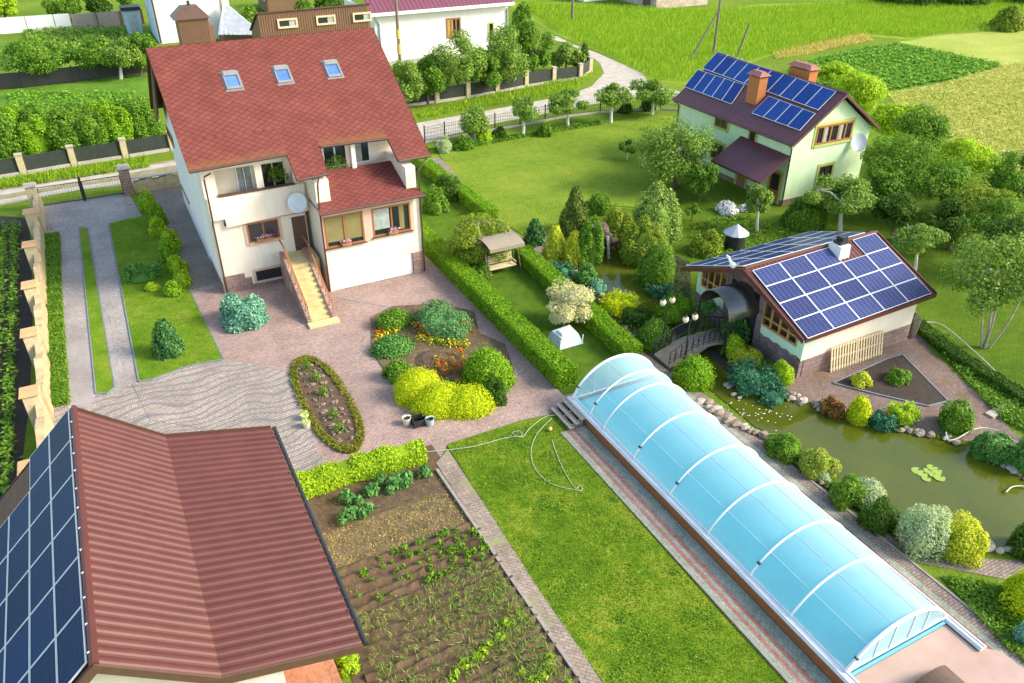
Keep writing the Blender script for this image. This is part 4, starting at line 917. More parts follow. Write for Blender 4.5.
b = MB(); b.extr([(GX, 24.2, 2.95), (GX, 26.2, 2.95), (GX, 26.2, rz(26.2)-.1), (GX, 24.87, 4.08), (GX, 24.2, rz(24.2)-.1)], (.2, 0, 0)); b.build('gable_wall', M['stoneviolet'], gh)
b = MB(); b.box(GX+.3, GX+.35, gy0+.3, gy1-.3, .05, 2.4); b.build('interior_wall', M['brown'], gh)
for ys in ((gy0+.42, 23.85), (26.55, gy1-.35)):
    b = MB(); y0, y1 = ys
    for t in range(5): y = y0+(y1-y0)*t/4; b.box(GX-.03, GX+.06, y-.05, y+.05, 1.52, rz(y)-.12)
    b.box(GX-.028, GX+.06, y0, y1, 1.5, 1.6); b.box(GX-.026, GX+.058, y0, y1, 1.95, 2.03); b.build('lattice_window', M['golden'], gh)
# south wall
b = MB(); b.box(GX+.251, 33.4, gy0-.02, gy0+.2, 0, .95); b.build('stone_plinth', M['stone'], gh)
b = MB(); b.box(GX+.2, 33.4, gy0, gy0+.18, .95, 2.15); b.box(33.2, 33.4, gy0+.18, gy1, 0, 2.3); b.box(GX+.3, 33.2, gy1-.2, gy1, 0, 2.3); b.build('wall', M['cream'], gh)
b = MB(); b.box(GX+.75, 33.3, gy0-.03, gy0+.15, 2.12, 2.38); b.build('eave_board', M['golden'], gh)
b = MB(); b.box(GX-.0, GX+.75, gy0-.025, gy0+.2, .95, 2.38); b.build('corner_render', M['mintw'], gh)
# barrel porch
b = MB(); yc, zc, rr = 25.2, 2.0, 1.12; sg = 18; xo, xi = 24.05, 25.97
for i in range(sg):
    a0, a1 = math.pi*i/sg, math.pi*(i+1)/sg; P = lambda x, a, r_: (x, yc+r_*math.cos(a), zc+r_*math.sin(a)*1.0)
    b.face([P(xo, a0, rr), P(xo, a1, rr), P(xi, a1, rr), P(xi, a0, rr)]); b.face([P(xo, a0, rr-.05), P(xi, a0, rr-.05), P(xi, a1, rr-.05), P(xo, a1, rr-.05)]); b.face([P(xo, a0, rr-.05), P(xo, a1, rr-.05), P(xo, a1, rr), P(xo, a0, rr)])
bp = b.build('barrel_porch', M['steel'], gh, True); b = MB()
for y in (yc-rr+.03, yc+rr-.03): b.bar((xo+.06, y, 0), (xo+.06, y, zc), .07)
b.build('porch_post', M['black'], bp)
b = MB(); b.box(GX+.1, GX+.28, 24.2, 26.2, .02, 2.9); b.build('doorway', M['black'], gh)
t = thing('bird_ornament', 'small white bird ornament at the roof peak above the barrel porch', 'ornament', (25.2, 25.6, 3.95))
b = MB(); b.rock((25.15, 25.55, 4.15), .2, (.7, 1, .8), 3); b.tube([(25.15, 25.7, 4.2), (25.1, 25.85, 4.45), (25.05, 25.95, 4.5)], [.07, .05, .04], 6); b.bar((25.15, 25.55, 3.9), (25.15, 25.55, 4.05), .05); b.build('body', M['white'], t)
b = MB(); b.extr([(25.1, 25.4, 4.2), (25.1, 25.1, 4.45), (25.1, 25.3, 4.15)], (.04, 0, 0)); b.build('wing', M['white'], t)
# pallets leaning on the south wall
for i, (xa, xb, lab) in enumerate(((27.75, 29.45, 'left of two pale wooden pallets leaning on the cream pavilion wall'), (29.5, 31.2, 'right of two pale wooden pallets leaning on the cream pavilion wall'))):
    t = thing('pallet', lab, 'pallet', ((xa+xb)/2, 20.9, 0), 'pallets leaning on the pavilion'); yb0, yt0, zt = 20.78, 21.05, 1.25
    L = lambda z: yb0+(yt0-yb0)*z/zt
    for k in range(10):
        x = xa+(xb-xa-.09)*k/9; MB().hexa([(x, yb0-.05, 0.02), (x+.09, yb0-.05, .02), (x+.09, yb0-.02, .02), (x, yb0-.02, .02)], [(x, yt0-.05, zt), (x+.09, yt0-.05, zt), (x+.09, yt0-.02, zt), (x, yt0-.02, zt)]).build('slat', M['plank'], t)
    for z in (.06, .58, 1.1): MB().box(xa, xb, L(z)-.018, L(z)+.05, z, z+.1).build('crosspiece', M['plank'], t)

# ------------------------------------------------------------------ SECOND HOUSE
h2 = thing('cottage', 'pale green two storey cottage with blue solar panels on a dark maroon roof', 'house', (44.2, 44, 0))
cy0, cy1 = 37.5, 49.6; cx0, cx1, ax, az = 40.55, 47.75, 44.15, 7.35
EA, EB, EC, ED = (40.1, 50.0, 4.5), (40.1, 37.1, 4.5), (ax, 37.1, az), (ax, 50.0, az)
corr(EA, EB, EC, ED, h2, 'roof', M['maroon2'], .3, .025, .4, .012)
corr((48.2, 37.1, 4.55), (48.2, 50.0, 4.55), ED, EC, h2, 'roof', M['maroon2'], .3, .025, .4, .012)
MB().tube([np.array(EC)+(0, -.02, .04), np.array(ED)+(0, .02, .04)], .1, 8).build('ridge_cap', M['maroon2'], h2)
b = MB(); dz = np.array([0, 0, -.22]); q = np.array([0, -.04, .06])
for P0, P1 in ((EB, EC), (EC, (48.2, 37.1, 4.55))): b.extr([np.array(P0)+q, np.array(P0)+q+dz, np.array(P1)+q+dz, np.array(P1)+q], (0, -.05, 0))
b.build('barge_board', M['brown'], h2)
b = MB(); b.extr([(cx0, cy0, 0), (cx1, cy0, 0), (cx1, cy0, 4.6), (ax, cy0, az-.2), (cx0, cy0, 4.6)], (0, .25, 0)); b.box(cx0, cx0+.25, cy0+.251, cy1, 0, 4.55); b.box(cx1-.25, cx1, cy0+.251, cy1, 0, 4.55); b.extr([(cx0+.25, cy1-.25, 0), (cx1-.25, cy1-.25, 0), (cx1-.25, cy1-.25, 4.6), (ax, cy1-.25, az-.2), (cx0+.25, cy1-.25, 4.6)], (0, .25, 0)); b.build('wall', M['mint'], h2)
b = MB(); b.box(cx0-.04, cx1+.04, cy0-.04, cy0-.002, 0, .42); b.box(cx0-.04, cx0-.002, cy0, cy1, 0, .35); b.build('plinth', M['stone'], h2)
g1 = Wall('y', cy0); g3 = Wall('x', cx0)
window(g1, h2, 42.5, 45.9, 4.0, 5.3, 'wood', 'glass', sur='lime', sw=.17, mull=5, fw=.13, blind=[(.2, .3, 0, 'curtain'), (.65, .75, 0, 'curtain')])
window(g1, h2, 43.55, 44.75, 1.0, 2.35, 'brown', 'glass', sur='lime', sw=.2, mull=2)
window(g3, h2, 43.95, 45.3, 3.6, 4.35, 'wood', 'glass', sur='lime', sw=.17, mull=2)
window(g3, h2, 44.0, 45.3, 1.2, 2.4, 'wood', 'glass', sur='lime', sw=.17, mull=2); window(g3, h2, 40.95, 41.6, 3.4, 4.3, 'wood', 'glass', sur='lime', sw=.17, mull=1)
for y0, y1 in ((37.95, 38.95), (41.3, 42.2)):
    b = MB(); g3.box(b, y0-.17, y0, 0, .05, 0, 2.3); g3.box(b, y1, y1+.17, 0, .05, 0, 2.3); g3.box(b, y0, y1, 0, .048, 2.13, 2.3); dr = b.build('door_surround', M['lime'], h2)
    b = MB(); g3.box(b, y0, y1, 0, .03, .05, 2.13); b.build('door', M['wood'], dr); b = MB(); g3.box(b, y0+.15, y1-.15, .03, .04, .9, 2.0); b.build('pane', M['glass'], dr)
nL = unit(np.cross(np.array(EB)-EA, np.array(ED)-EA)); nL = nL if nL[2] > 0 else -nL
z5 = lambda x, y: (640+x*.2928, 20+y*.2928)
def q2(*pp): return [onplane(*z5(*p), np.array(EA)+nL*.12, nL)-nL*.12 for p in pp]
panelgrid(q2((212, 165), (608, 308), (672, 243), (265, 107)), 10, 1, h2, nL, 'cell_blue', gap=.012)
panelgrid(q2((150, 228), (312, 288), (358, 220), (197, 168)), 5, 1, h2, nL, 'cell_blue', gap=.012)
panelgrid(q2((380, 318), (545, 378), (600, 318), (440, 258)), 4, 1, h2, nL, 'cell_blue', gap=.012)
def brickchimney(c, sx, sy, z0, z1, par):
    ch = MB().box(c[0]-sx, c[0]+sx, c[1]-sy, c[1]+sy, z0, z1).build('chimney', M['brickred'], par); x, y = c[0], c[1]
    MB().hexa([(x-sx-.15, y-sy-.15, z1+.12), (x+sx+.15, y-sy-.15, z1+.12), (x+sx+.15, y+sy+.15, z1+.12), (x-sx-.15, y+sy+.15, z1+.12)], [(x-sx*.4, y-sy*.8, z1+.4), (x+sx*.4, y-sy*.8, z1+.4), (x+sx*.4, y+sy*.8, z1+.4), (x-sx*.4, y+sy*.8, z1+.4)]).build('chimney_cap', M['stripe_red'], ch)
    q = MB()
    for dx in (-1, 1):
        for dy in (-1, 1): q.box(x+dx*sx*.8-.05, x+dx*sx*.8+.05, y+dy*sy*.8-.05, y+dy*sy*.8+.05, z1, z1+.12)
    q.build('cap_support', M['brickred'], ch)
cc = onplane(*z5(378, 285), np.array(EA), nL); brickchimney((cc[0]+.35, cc[1]), .38, .55, cc[2]-.3, 7.45, h2)
cc2 = aX(*z5(555, 190), 45.6); brickchimney((45.6, cc2[1]), .4, 1.0, 6.0, 7.75, h2)
dp = aY(*z5(745, 418), 37.2); dish(h2, (dp[0], 37.2, dp[2]), .62, R(205), R(20), (dp[0]+.15, 37.5, dp[2]-.5))
# canopy
K0, K1, K2, K3 = (37.93, 42.3, 2.22), (37.93, 37.22, 2.22), (40.5, 37.42, 3.55), (40.5, 42.4, 3.6)
cn = corr(K0, K1, K2, K3, h2, 'porch_canopy', M['maroon2'], .22, .022, .35, .01)
b = MB()
for y in (37.4, 42.1): b.bar((38.05, y, 0), (38.05, y, 2.15), .08)
b.bar((37.98, 37.2, 2.14), (37.98, 42.3, 2.14), .12, .12); b.build('canopy_post', M['brown'], cn)
MB().tube([(40.02, 37.1, 4.45), (40.02, 50.0, 4.45)], .07, 6).build('gutter', M['gutter'], h2); MB().tube([(40.05, 37.3, 4.4), (40.45, 37.42, 4.1), (40.48, 37.42, .1)], .05, 6).build('downpipe', M['gutter'], h2)
MB().tube([(40.05, 49.8, 4.4), (40.45, 49.65, 4.1), (40.48, 49.65, .1)], .05, 6).build('downpipe', M['gutter'], h2)

# ------------------------------------------------------------------ FAR BUILDINGS
t = thing('tall_white_house', 'tall white block with bluish shade painted on its side wall standing behind the brown chimney', 'house', (13.4, 119, 0))
b = MB(); b.box(8.8, 18.1, 114.6, 114.9, 0, 9.5); b.box(17.8, 18.1, 114.9, 124, 0, 9.5); b.build('front_wall', M['whitewall'], t); MB().box(8.8, 9.1, 114.91, 124, 0, 9.5).build('side_wall', M['bluewall'], t)  # side wall of the white block: its shade is put in as blue colour
MB().extr([(8.2, 114.2, 9.5), (18.7, 114.2, 9.5), (13.4, 114.2, 13)], (0, 10.5, 0)).build('roof', M['maroon2'], t)
MB().tube([(9.0, 114.5, .1), (9.0, 114.5, 9.4)], .1, 6).build('downpipe', M['gutter'], t); MB().tube([(17.2, 114.5, .1), (17.2, 114.5, 9.4)], .08, 6).build('downpipe', M['plank'], t)
MB().box(17.4, 18.13, 114.56, 114.6, 0, 9.4).build('corner_render', M['cream'], t)
t = thing('lean_to_shed', 'shed with ribbed grey metal roof beside the tall white block', 'shed', (18.5, 112, 0))
corr((15.2, 108.5, 1.6), (20.5, 107.5, 1.3), (20.6, 113.8, 1.4), (17.4, 113.8, 4.6), t, 'roof', M['zinc'], .5, .05); MB().box(16, 20, 109.5, 113.5, 0, 1.25).build('wall', M['bronze'], t)
t = thing('small_blue_roof_shed', 'small shed with blue grey roof behind the ridge dormer', 'shed', (29, 134, 0))
b = MB(); b.hexa([(25.6, 130, 1.8), (29, 130, 3.9), (29, 138, 3.9), (25.6, 138, 1.8)], [(25.6, 130, 1.95), (29, 130, 4.1), (29, 138, 4.1), (25.6, 138, 1.95)]); b.build('roof', M['cov2'], t) if 'cov2' in M else b.build('roof', mat('blue grey roof', (.14, .17, .27), (.11, .14, .22), 2, .6), t)
MB().hexa([(29.02, 130, 3.9), (33, 130, 2.2), (33, 138, 2.2), (29.02, 138, 3.9)], [(29.02, 130, 4.08), (33, 130, 2.38), (33, 138, 2.38), (29.02, 138, 4.08)]).build('roof', M['maroon2'], t); MB().box(26.2, 32.4, 130.6, 137.4, 0, 2.1).build('wall', M['bronze'], t)
t = thing('white_neighbour_house', 'long white house with plum metal roof behind a row of trees', 'house', (37, 95, 0))
wl = aY(374, 16.7, 90); wr_ = aY(507.6, 3.5, 90)
b = MB(); b.box(wl[0], wr_[0], 90, 90.3, 0, 5.8); b.box(wl[0], wl[0]+.3, 90.3, 101, 0, 5.8); b.box(wr_[0]-.3, wr_[0], 90.3, 101, 0, 5.8); b.build('wall', M['whitewall'], t)
corr((wl[0]-.6, 89.3, 5.85), (wr_[0]+.5, 89.3, 5.85), (wr_[0]+.5, 96, 9.6), (wl[0]-.6, 96, 9.6), t, 'roof', mat('plum sheet', (.17, .05, .075), (.15, .042, .066), .5, .5), .5, .03)
MB().box(wl[0]-.6, wr_[0]+.5, 89.2, 89.29, 5.5, 5.85).build('eave_board', M['white'], t); MB().tube([(wr_[0]+.3, 89.6, 5.6), (wr_[0]-.1, 89.9, 5.0), (wr_[0]-.1, 89.9, .1)], .1, 6).build('downpipe', M['zinc'], t); MB().tube([(wl[0]-.3, 89.6, 5.6), (wl[0]+.5, 89.9, 4.6), (wl[0]+.5, 89.9, .1)], .1, 6).build('downpipe', M['zinc'], t)
wn = Wall('y', 90)
p0, p1 = aY(446, 18.5, 90), aY(461, 37, 90); window(wn, t, p0[0], p1[0], p1[2], p0[2], 'wood', 'glass', mull=3, fw=.16, blind=[(0, .45, 0, 'golden')]); p0, p1 = aY(488, 22.5, 90), aY(494, 40, 90); window(wn, t, p0[0], p1[0], p1[2], p0[2], 'lime', 'glass', fw=.14)
MB().box(wl[0]-.1, wr_[0]+.1, 89.93, 89.999, 0, .5).build('plinth', M['concrete'], t)
t = thing('brick_building', 'unfinished pale brick building at the far edge of the tall grass field', 'building', (86, 112, 0))
b = MB(); b.box(80.9, 91, 107.4, 107.8, 0, 4.5); b.box(80.9, 81.3, 107.8, 128, 0, 4.5); b.build('wall', brickmat('weathered brick', (.50, .34, .26), (.40, .27, .21), (.5, .46, .42), .5, .25, .05, .9, var=(.6, .54, .48), src='UV'), t)
MB().box(80.86, 80.9, 109, 111, 0, 2.2).build('door', M['brown'], t); MB().box(82, 90, 108, 127, 4.0, 4.3).build('roof', M['concrete'], t)
t = thing('white_hut', 'small white hut just left of the unfinished brick building', 'hut', (76, 121, 0)); b = MB(); b.box(74.6, 79, 118.5, 122, 0, 2.5); b.build('wall', M['whitewall'], t); MB().box(74.2, 79.4, 118.1, 122.4, 2.5, 2.65).build('roof', M['zinc'], t)
# outhouse
t = thing('outhouse', 'narrow grey blue outhouse with black roof by the timber fence', 'outhouse', (6.9, 124, 0)); MB().box(5.9, 7.7, 123.2, 125, 0, 2.9).build('wall', M['bluewall'], t); MB().box(5.6, 8.0, 122.9, 125.3, 2.9, 3.35).build('roof', M['black'], t); MB().box(6.3, 7.3, 123.14, 123.2, .05, 2.4).build('door', M['zinc'], t)

# ------------------------------------------------------------------ FENCES, GATE, POLES
t = thing('stone_fence', 'yellow fieldstone fence with sandstone capped pillars along the driveway', 'fence', (-5.4, 45, 0))
py_ = [60.3, 55.15, 49.7, 44.1, 38.7, 33.3, 28.0]
for i, y in enumerate(py_):
    p = MB().box(-5.75, -5.15, y-.28, y+.28, 0, 1.72).build('pillar', M['pillar'], t); q = MB(); q.hexa([(-5.86, y-.38, 1.722), (-5.04, y-.38, 1.722), (-5.04, y+.38, 1.722), (-5.86, y+.38, 1.722)], [(-5.8, y-.32, 1.85), (-5.1, y-.32, 1.85), (-5.1, y+.32, 1.85), (-5.8, y+.32, 1.85)]); q.build('cap', M['capstone'] if i else M['rockpale'], p)
    if i:
        ya, yb2 = y+.285, py_[i-1]-.285; g = np.random.default_rng(i); b = MB(); n = 14
        zz_ = [1.15+.14*math.sin(k*.9)+.1*g.random() for k in range(n+1)]; xo = [-5.08+.06*g.random() for k in range(n+1)]
        for k in range(n):
            a, c = ya+(yb2-ya)*k/n, ya+(yb2-ya)*(k+1)/n
            b.hexa([(-5.42, a, 0), (xo[k]+.06, a, 0), (xo[k+1]+.06, c, 0), (-5.42, c, 0)], [(-5.38, a, zz_[k]), (xo[k], a, zz_[k]), (xo[k+1], c, zz_[k+1]), (-5.38, c, zz_[k+1])])
        b.build('stone_wall', M['fieldstone'], t)
def gatepost(x, y, lab):
    p = thing('gate_post', lab, 'post', (x, y, 0), 'posts of the driveway gate'); MB().box(x-.35, x+.35, y-.35, y+.35, 0, 1.9).build('shaft', M['stairstone'], p); MB().hexa([(x-.45, y-.45, 1.902), (x+.45, y-.45, 1.902), (x+.45, y+.45, 1.902), (x-.45, y+.45, 1.902)], [(x-.35, y-.35, 2.08), (x+.35, y-.35, 2.08), (x+.35, y+.35, 2.08), (x-.35, y+.35, 2.08)]).build('cap', M['rockpale'], p)
gatepost(.45, 60.7, 'stone gate post on the right of the driveway gate, beside the low wall')
t = thing('driveway_gate', 'thin black double gate across the cobbled driveway', 'gate', (-2.5, 60.6, 0))
for xa, xb in ((-5.1, -2.55), (-2.35, .08)):
    lf = MB(); lf.bar((xa, 60.6, .12), (xb, 60.6, .12), .06); lf.bar((xa, 60.6, 1.4), (xb, 60.6, 1.4), .04); lf.bar((xa, 60.6, .1), (xa, 60.6, 1.42), .05); lf.bar((xb, 60.6, .1), (xb, 60.6, 1.42), .05); lfo = lf.build('gate_leaf', M['black'], t)
    q = MB()
    for k in range(1, 14): x = xa+(xb-xa)*k/14; q.bar((x, 60.6, .14), (x, 60.6, 1.38), .012)
    q.build('gate_bar', M['black'], lfo)
MB().box(-2.53, -2.37, 60.52, 60.68, 0, 1.75).build('centre_post', M['black'], t)
t = thing('low_stone_wall', 'low rough stone wall between the gate post and the main house', 'wall', (2.3, 61, 0)); b = MB()
for k in range(7): x = .85+k*.45; b.box(x, x+.445, 60.55, 60.95+.03*(k % 3), 0, .8+.08*((k*7) % 3))
b.build('stonework', M['fieldstone'], t); MB().box(.82, 4.05, 60.5, 61.02, 1.0, 1.08).build('coping', M['rockpale'], t)
def pillarfence(name, pts, h, label, panelmat='mesh', w=.42, base=.25, cat='fence'):
    P = [np.array(p) for p in pts]; t = thing(name, label, cat, P[0])
    for p in P:
        pl = MB().box(p[0]-w/2, p[0]+w/2, p[1]-w/2, p[1]+w/2, 0, h).build('pillar', M['pillar'], t); MB().box(p[0]-w*.62, p[0]+w*.62, p[1]-w*.62, p[1]+w*.62, h+.002, h+.1).build('cap', M['rockpale'], pl)
    for a, c in zip(P[:-1], P[1:]):
        d = (c-a)/np.linalg.norm(c-a); a2, c2 = a+d*w*.62, c-d*w*.62
        MB().bar(a2+(0, 0, base/2), c2+(0, 0, base/2), .25, base).build('footing', M['concrete'], t); q = MB(); q.bar(a2+(0, 0, (base+h*.9)/2+.01), c2+(0, 0, (base+h*.9)/2+.01), .05, h*.9-base); q.build('mesh_panel', M[panelmat], t)
pillarfence('mesh_fence', [(-13.3, 68.1, 0), (-9.8, 68.3, 0), (-6.29, 68.6, 0), (-2.79, 69.0, 0), (.96, 69.2, 0), (4.6, 69.5, 0), (8.2, 69.8, 0)], 1.5, 'dark mesh fence with limestone pillars across the dirt track')
fp = [G(403, 107), G(437, 102.6), G(468, 98), G(497, 93), G(526, 87), G(553.5, 82.6), G(580, 79), G(590, 72)]
pillarfence('mesh_fence', fp, 1.55, 'dark mesh fence with pale pillars below the white neighbour house')
t = thing('black_fence', 'black metal sheet fence beyond the left crop field', 'fence', (-5, 98, 0)); P = [G(-25, 95), G(0, 90), G(24, 88), G(50, 85), G(75, 82.5), G(100, 79), G(126, 76), G(150, 72)]
for a, c in zip(P[:-1], P[1:]): MB().bar(a+(0, 0, .85), c+(0, 0, .85), .08, 1.5).build('fence_panel', M['black'], t)
for p in P: MB().bar(p, p+np.array((0, 0, 1.75)), .14).build('fence_post', M['black'], t)
t = thing('white_fence', 'white sheet fence at the far side of the vegetable plot', 'fence', (-5, 130, 0)); P = [(-19, 131, 0), (-9.4, 130.6, 0), (-6, 130.5, 0), (-2.6, 130.4, 0), (-.6, 130.3, 0)]; P = [np.array(p) for p in P]
for a, c in zip(P[:-1], P[1:]): MB().bar(a+(.05, 0, 1.05), c+(-.05, 0, 1.05), .1, 2.0).build('fence_panel', M['white'], t)
t = thing('board_fence', 'grey timber board fence between white fence and outhouse', 'fence', (3, 130, 0)); P = [np.array(p) for p in ((-.5, 130.3, 0), (2.7, 130.4, 0), (5.8, 130.5, 0), (8.6, 130.6, 0))]
for a, c in zip(P[:-1], P[1:]): MB().bar(a+(.05, 0, .95), c+(-.05, 0, .95), .1, 1.9).build('fence_panel', M['greywood'], t); MB().bar(c+(0, -.1, 0), c+(0, -.1, 2.0), .14).build('fence_post', M['bark'], t)
t = thing('wire_fence', 'thin wire mesh fence with dark posts along the gravel road', 'fence', (38, 66, 0)); P = [G(*p) for p in ((425, 143), (445, 139), (470, 134.5), (495, 130), (520, 126), (545, 121), (570, 116.5), (600, 113), (630, 111), (660, 109.5), (690, 111))]
for p in P: MB().bar(p, p+np.array((0, 0, 1.5)), .09).build('fence_post', M['black'], t)
for a, c in zip(P[:-1], P[1:]):
    b = MB(); n = 14
    for k in range(n+1): p = a+(c-a)*k/n; b.bar(p+(0, 0, .15), p+(0, 0, 1.35), .016)
    for z in (.2, .5, .8, 1.1, 1.35): b.bar(a+(0, 0, z), c+(0, 0, z), .016)
    b.build('wire_panel', M['mesh'], t)
    MB().bar(a+(0, 0, .08), c+(0, 0, .08), .2, .16).build('footing', M['concrete'], t)
def pole(base, h, r, label, bands=False, name='utility_pole', grp='timber poles', lean=(0, 0)):
    t = thing(name, label, 'pole', base, grp); tp = np.array(base)+(lean[0], lean[1], h); MB().tube([base, tp], [r, r*.75], 10).build('shaft', M['pole'], t)
    if bands:
        for z0, z1 in ((1.6, 3.0), (4.6, 5.5), (6.0, 6.8)): MB().tube([np.array(base)+(0, 0, z0), np.array(base)+(0, 0, z1)], r+.03, 10).build('paint_band', M['yellowband'], t)
    return t
pb = G(403, 103); pole(pb, 11, .17, 'dark pole with yellow painted bands in front of the white neighbour house', True)
pb = G(572, 22); pole(pb, 9, .2, 'pale pole standing alone in the tall grass by the road bend'); 
pb = G(713, 57); t = pole(pb, 9.5, .16, 'tall timber pole with slanting strut behind the cottage roof'); st0 = G(690, 60); MB().tube([st0, pb+(0, 0, 5.3)], [.13, .1], 8).build('strut', M['pole'], t)
pb = G(737, 57); tz = hgt(pb[0]+1.2, pb[1], 23); pole(pb, tz, .14, 'short leaning timber post right of the pole with a strut', lean=(1.2, 0))
# ------------------------------------------------------------------ VEGETATION
FWD = unit(np.array([W_[0], W_[1], 0.]))
def fit(x0, y0, x1, y1, back=.85):
    xm = (x0+x1)/2; f = G(xm, y1); mpp = pr(f)[2]/F; r = (x1-x0)/2*mpp
    away = unit(np.array([f[0], f[1], 0.])); c = f+away*r*back
    dd = rnd(300); dd[:, 2] = np.abs(dd[:, 2]); lo, hi = .08, 14.0
    for _ in range(30):
        h = (lo+hi)/2; ym = min(pr(c+q*np.array([r, r, h]))[1] for q in dd[::6])
        if ym > y0: lo = h
        else: hi = h
    return c, r, h, mpp
def dome_obj(name, c, r3, lf, leaf, dens=3.2, cap=9000, lump=.14, corem=.86, parent=None, asp=.6, n=None):
    area = 2*math.pi*((r3[0]*r3[1]+2*((r3[0]+r3[1])/2)*r3[2])/3); n = n or int(min(cap, max(150, dens*area/(leaf*leaf*asp*.5))))
    if lump > .1: P, N = clump_pts(c, r3, int(n*1.15), int(12+lump*40), .40 if lump < .2 else .35); corem = .78
    else: P, N = dome_pts(c, r3, n, lump)
    V, q = leafquads(P, N, leaf, asp)
    cv, cf = core(np.array(c)+(0, 0, r3[2]*.02), np.array(r3)*corem*.93, 14, 8); cv[:, 2] = np.maximum(cv[:, 2], c[2]+.01)
    return rawmesh(name, V, q, M[lf], parent, (cv, cf))
def shrub(name, bb, lf, label, cat='shrub', group=None, k=2.4, lump=.16, sq=1.0, asp=.6, back=.85, dens=3.2):
    c, r, h, mpp = fit(*bb, back=back); return tag(recentre(dome_obj(name, c, (r, r*sq, h), lf, max(.06, k*mpp), dens=dens, lump=lump, asp=asp)), label, cat, group)
def cone(name, bb, lf, label, cat='conifer', group=None, k=2.4, power=1.0, trunk=False):
    x0, y0, x1, y1 = bb; f = G((x0+x1)/2, y1); mpp = pr(f)[2]/F; r = (x1-x0)/2*mpp; c = f+unit(np.array([f[0], f[1], 0]))*r*.7; h = hgt(c[0], c[1], y0); leaf = max(.07, k*mpp)
    n = int(min(7000, 9*r*h/(leaf*leaf*.3)*1.1)); u = rng.random(n); t = 1-np.sqrt(1-u*.985); a = rng.random(n)*2*math.pi
    rr = r*(1-t**power)**.85*(.72+.36*rng.random(n))*(1+.12*np.sin(a*5+t*9)); P = np.stack([c[0]+rr*np.cos(a), c[1]+rr*np.sin(a), h*t+.05], 1)
    N = unit(np.stack([np.cos(a), np.sin(a), np.full(n, .5)], 1)); T = unit(np.stack([np.cos(a)*.35, np.sin(a)*.35, np.full(n, 1.)], 1)); V, q = leafquads(P, N, leaf*1.3, .45, T+.35*rng.normal(size=(n, 3)))
    cv = []; cf = []
    for i in range(7):
        for s in range(10): aa = 2*math.pi*s/10; tt = i/6; cv.append((c[0]+.72*r*(1-tt**power)**.85*math.cos(aa), c[1]+.72*r*(1-tt**power)**.85*math.sin(aa), h*tt*.93))
    for i in range(6):
        for s in range(10): j = (s+1) % 10; cf.append((i*10+s, i*10+j, i*10+10+j, i*10+10+s))
    return tag(recentre(rawmesh(name, V, q, M[lf], None, (np.array(cv), cf))), label, cat, group)
def juniper(name, bb, lf, label, group=None, k=5, sq=1.0, back=.85, arms=26):   # spreading fronds
    c, r, h, mpp = fit(*bb, back=back); leaf = max(.10, k*mpp*.6); P = []; T = []
    for i in range(arms):
        a = rng.random()*2*math.pi; el = rng.random()*.9; L = (.75+.3*rng.random()); d = np.array([math.cos(a)*math.cos(el)*r, math.sin(a)*math.cos(el)*r*sq, h*(math.sin(el)*1.0+.10)])
        m = 95; t = rng.random(m)**.6; p = c+d*t[:, None]*L+rng.normal(size=(m, 3))*np.array([r, r, h])*.09; p[:, 2] += h*.18*np.sin(t*math.pi); P.append(p); T.append(np.tile(unit(d+(0, 0, .3*h)), (m, 1))+.45*rng.normal(size=(m, 3)))
    P = np.vstack(P); T = np.vstack(T); P[:, 2] = np.maximum(P[:, 2], c[2]+.03); N = unit(np.array([0, 0, 1.])+.7*rng.normal(size=P.shape)); V, q = leafquads(P, N, leaf, .38, T)
    cv, cf = core(c, np.array([r*.7, r*.7*sq, h*.62]), 12, 7); cv[:, 2] = np.maximum(cv[:, 2], c[2]+.01)
    return tag(recentre(rawmesh(name, V, q, M[lf], None, (cv, cf))), label, 'juniper', group)
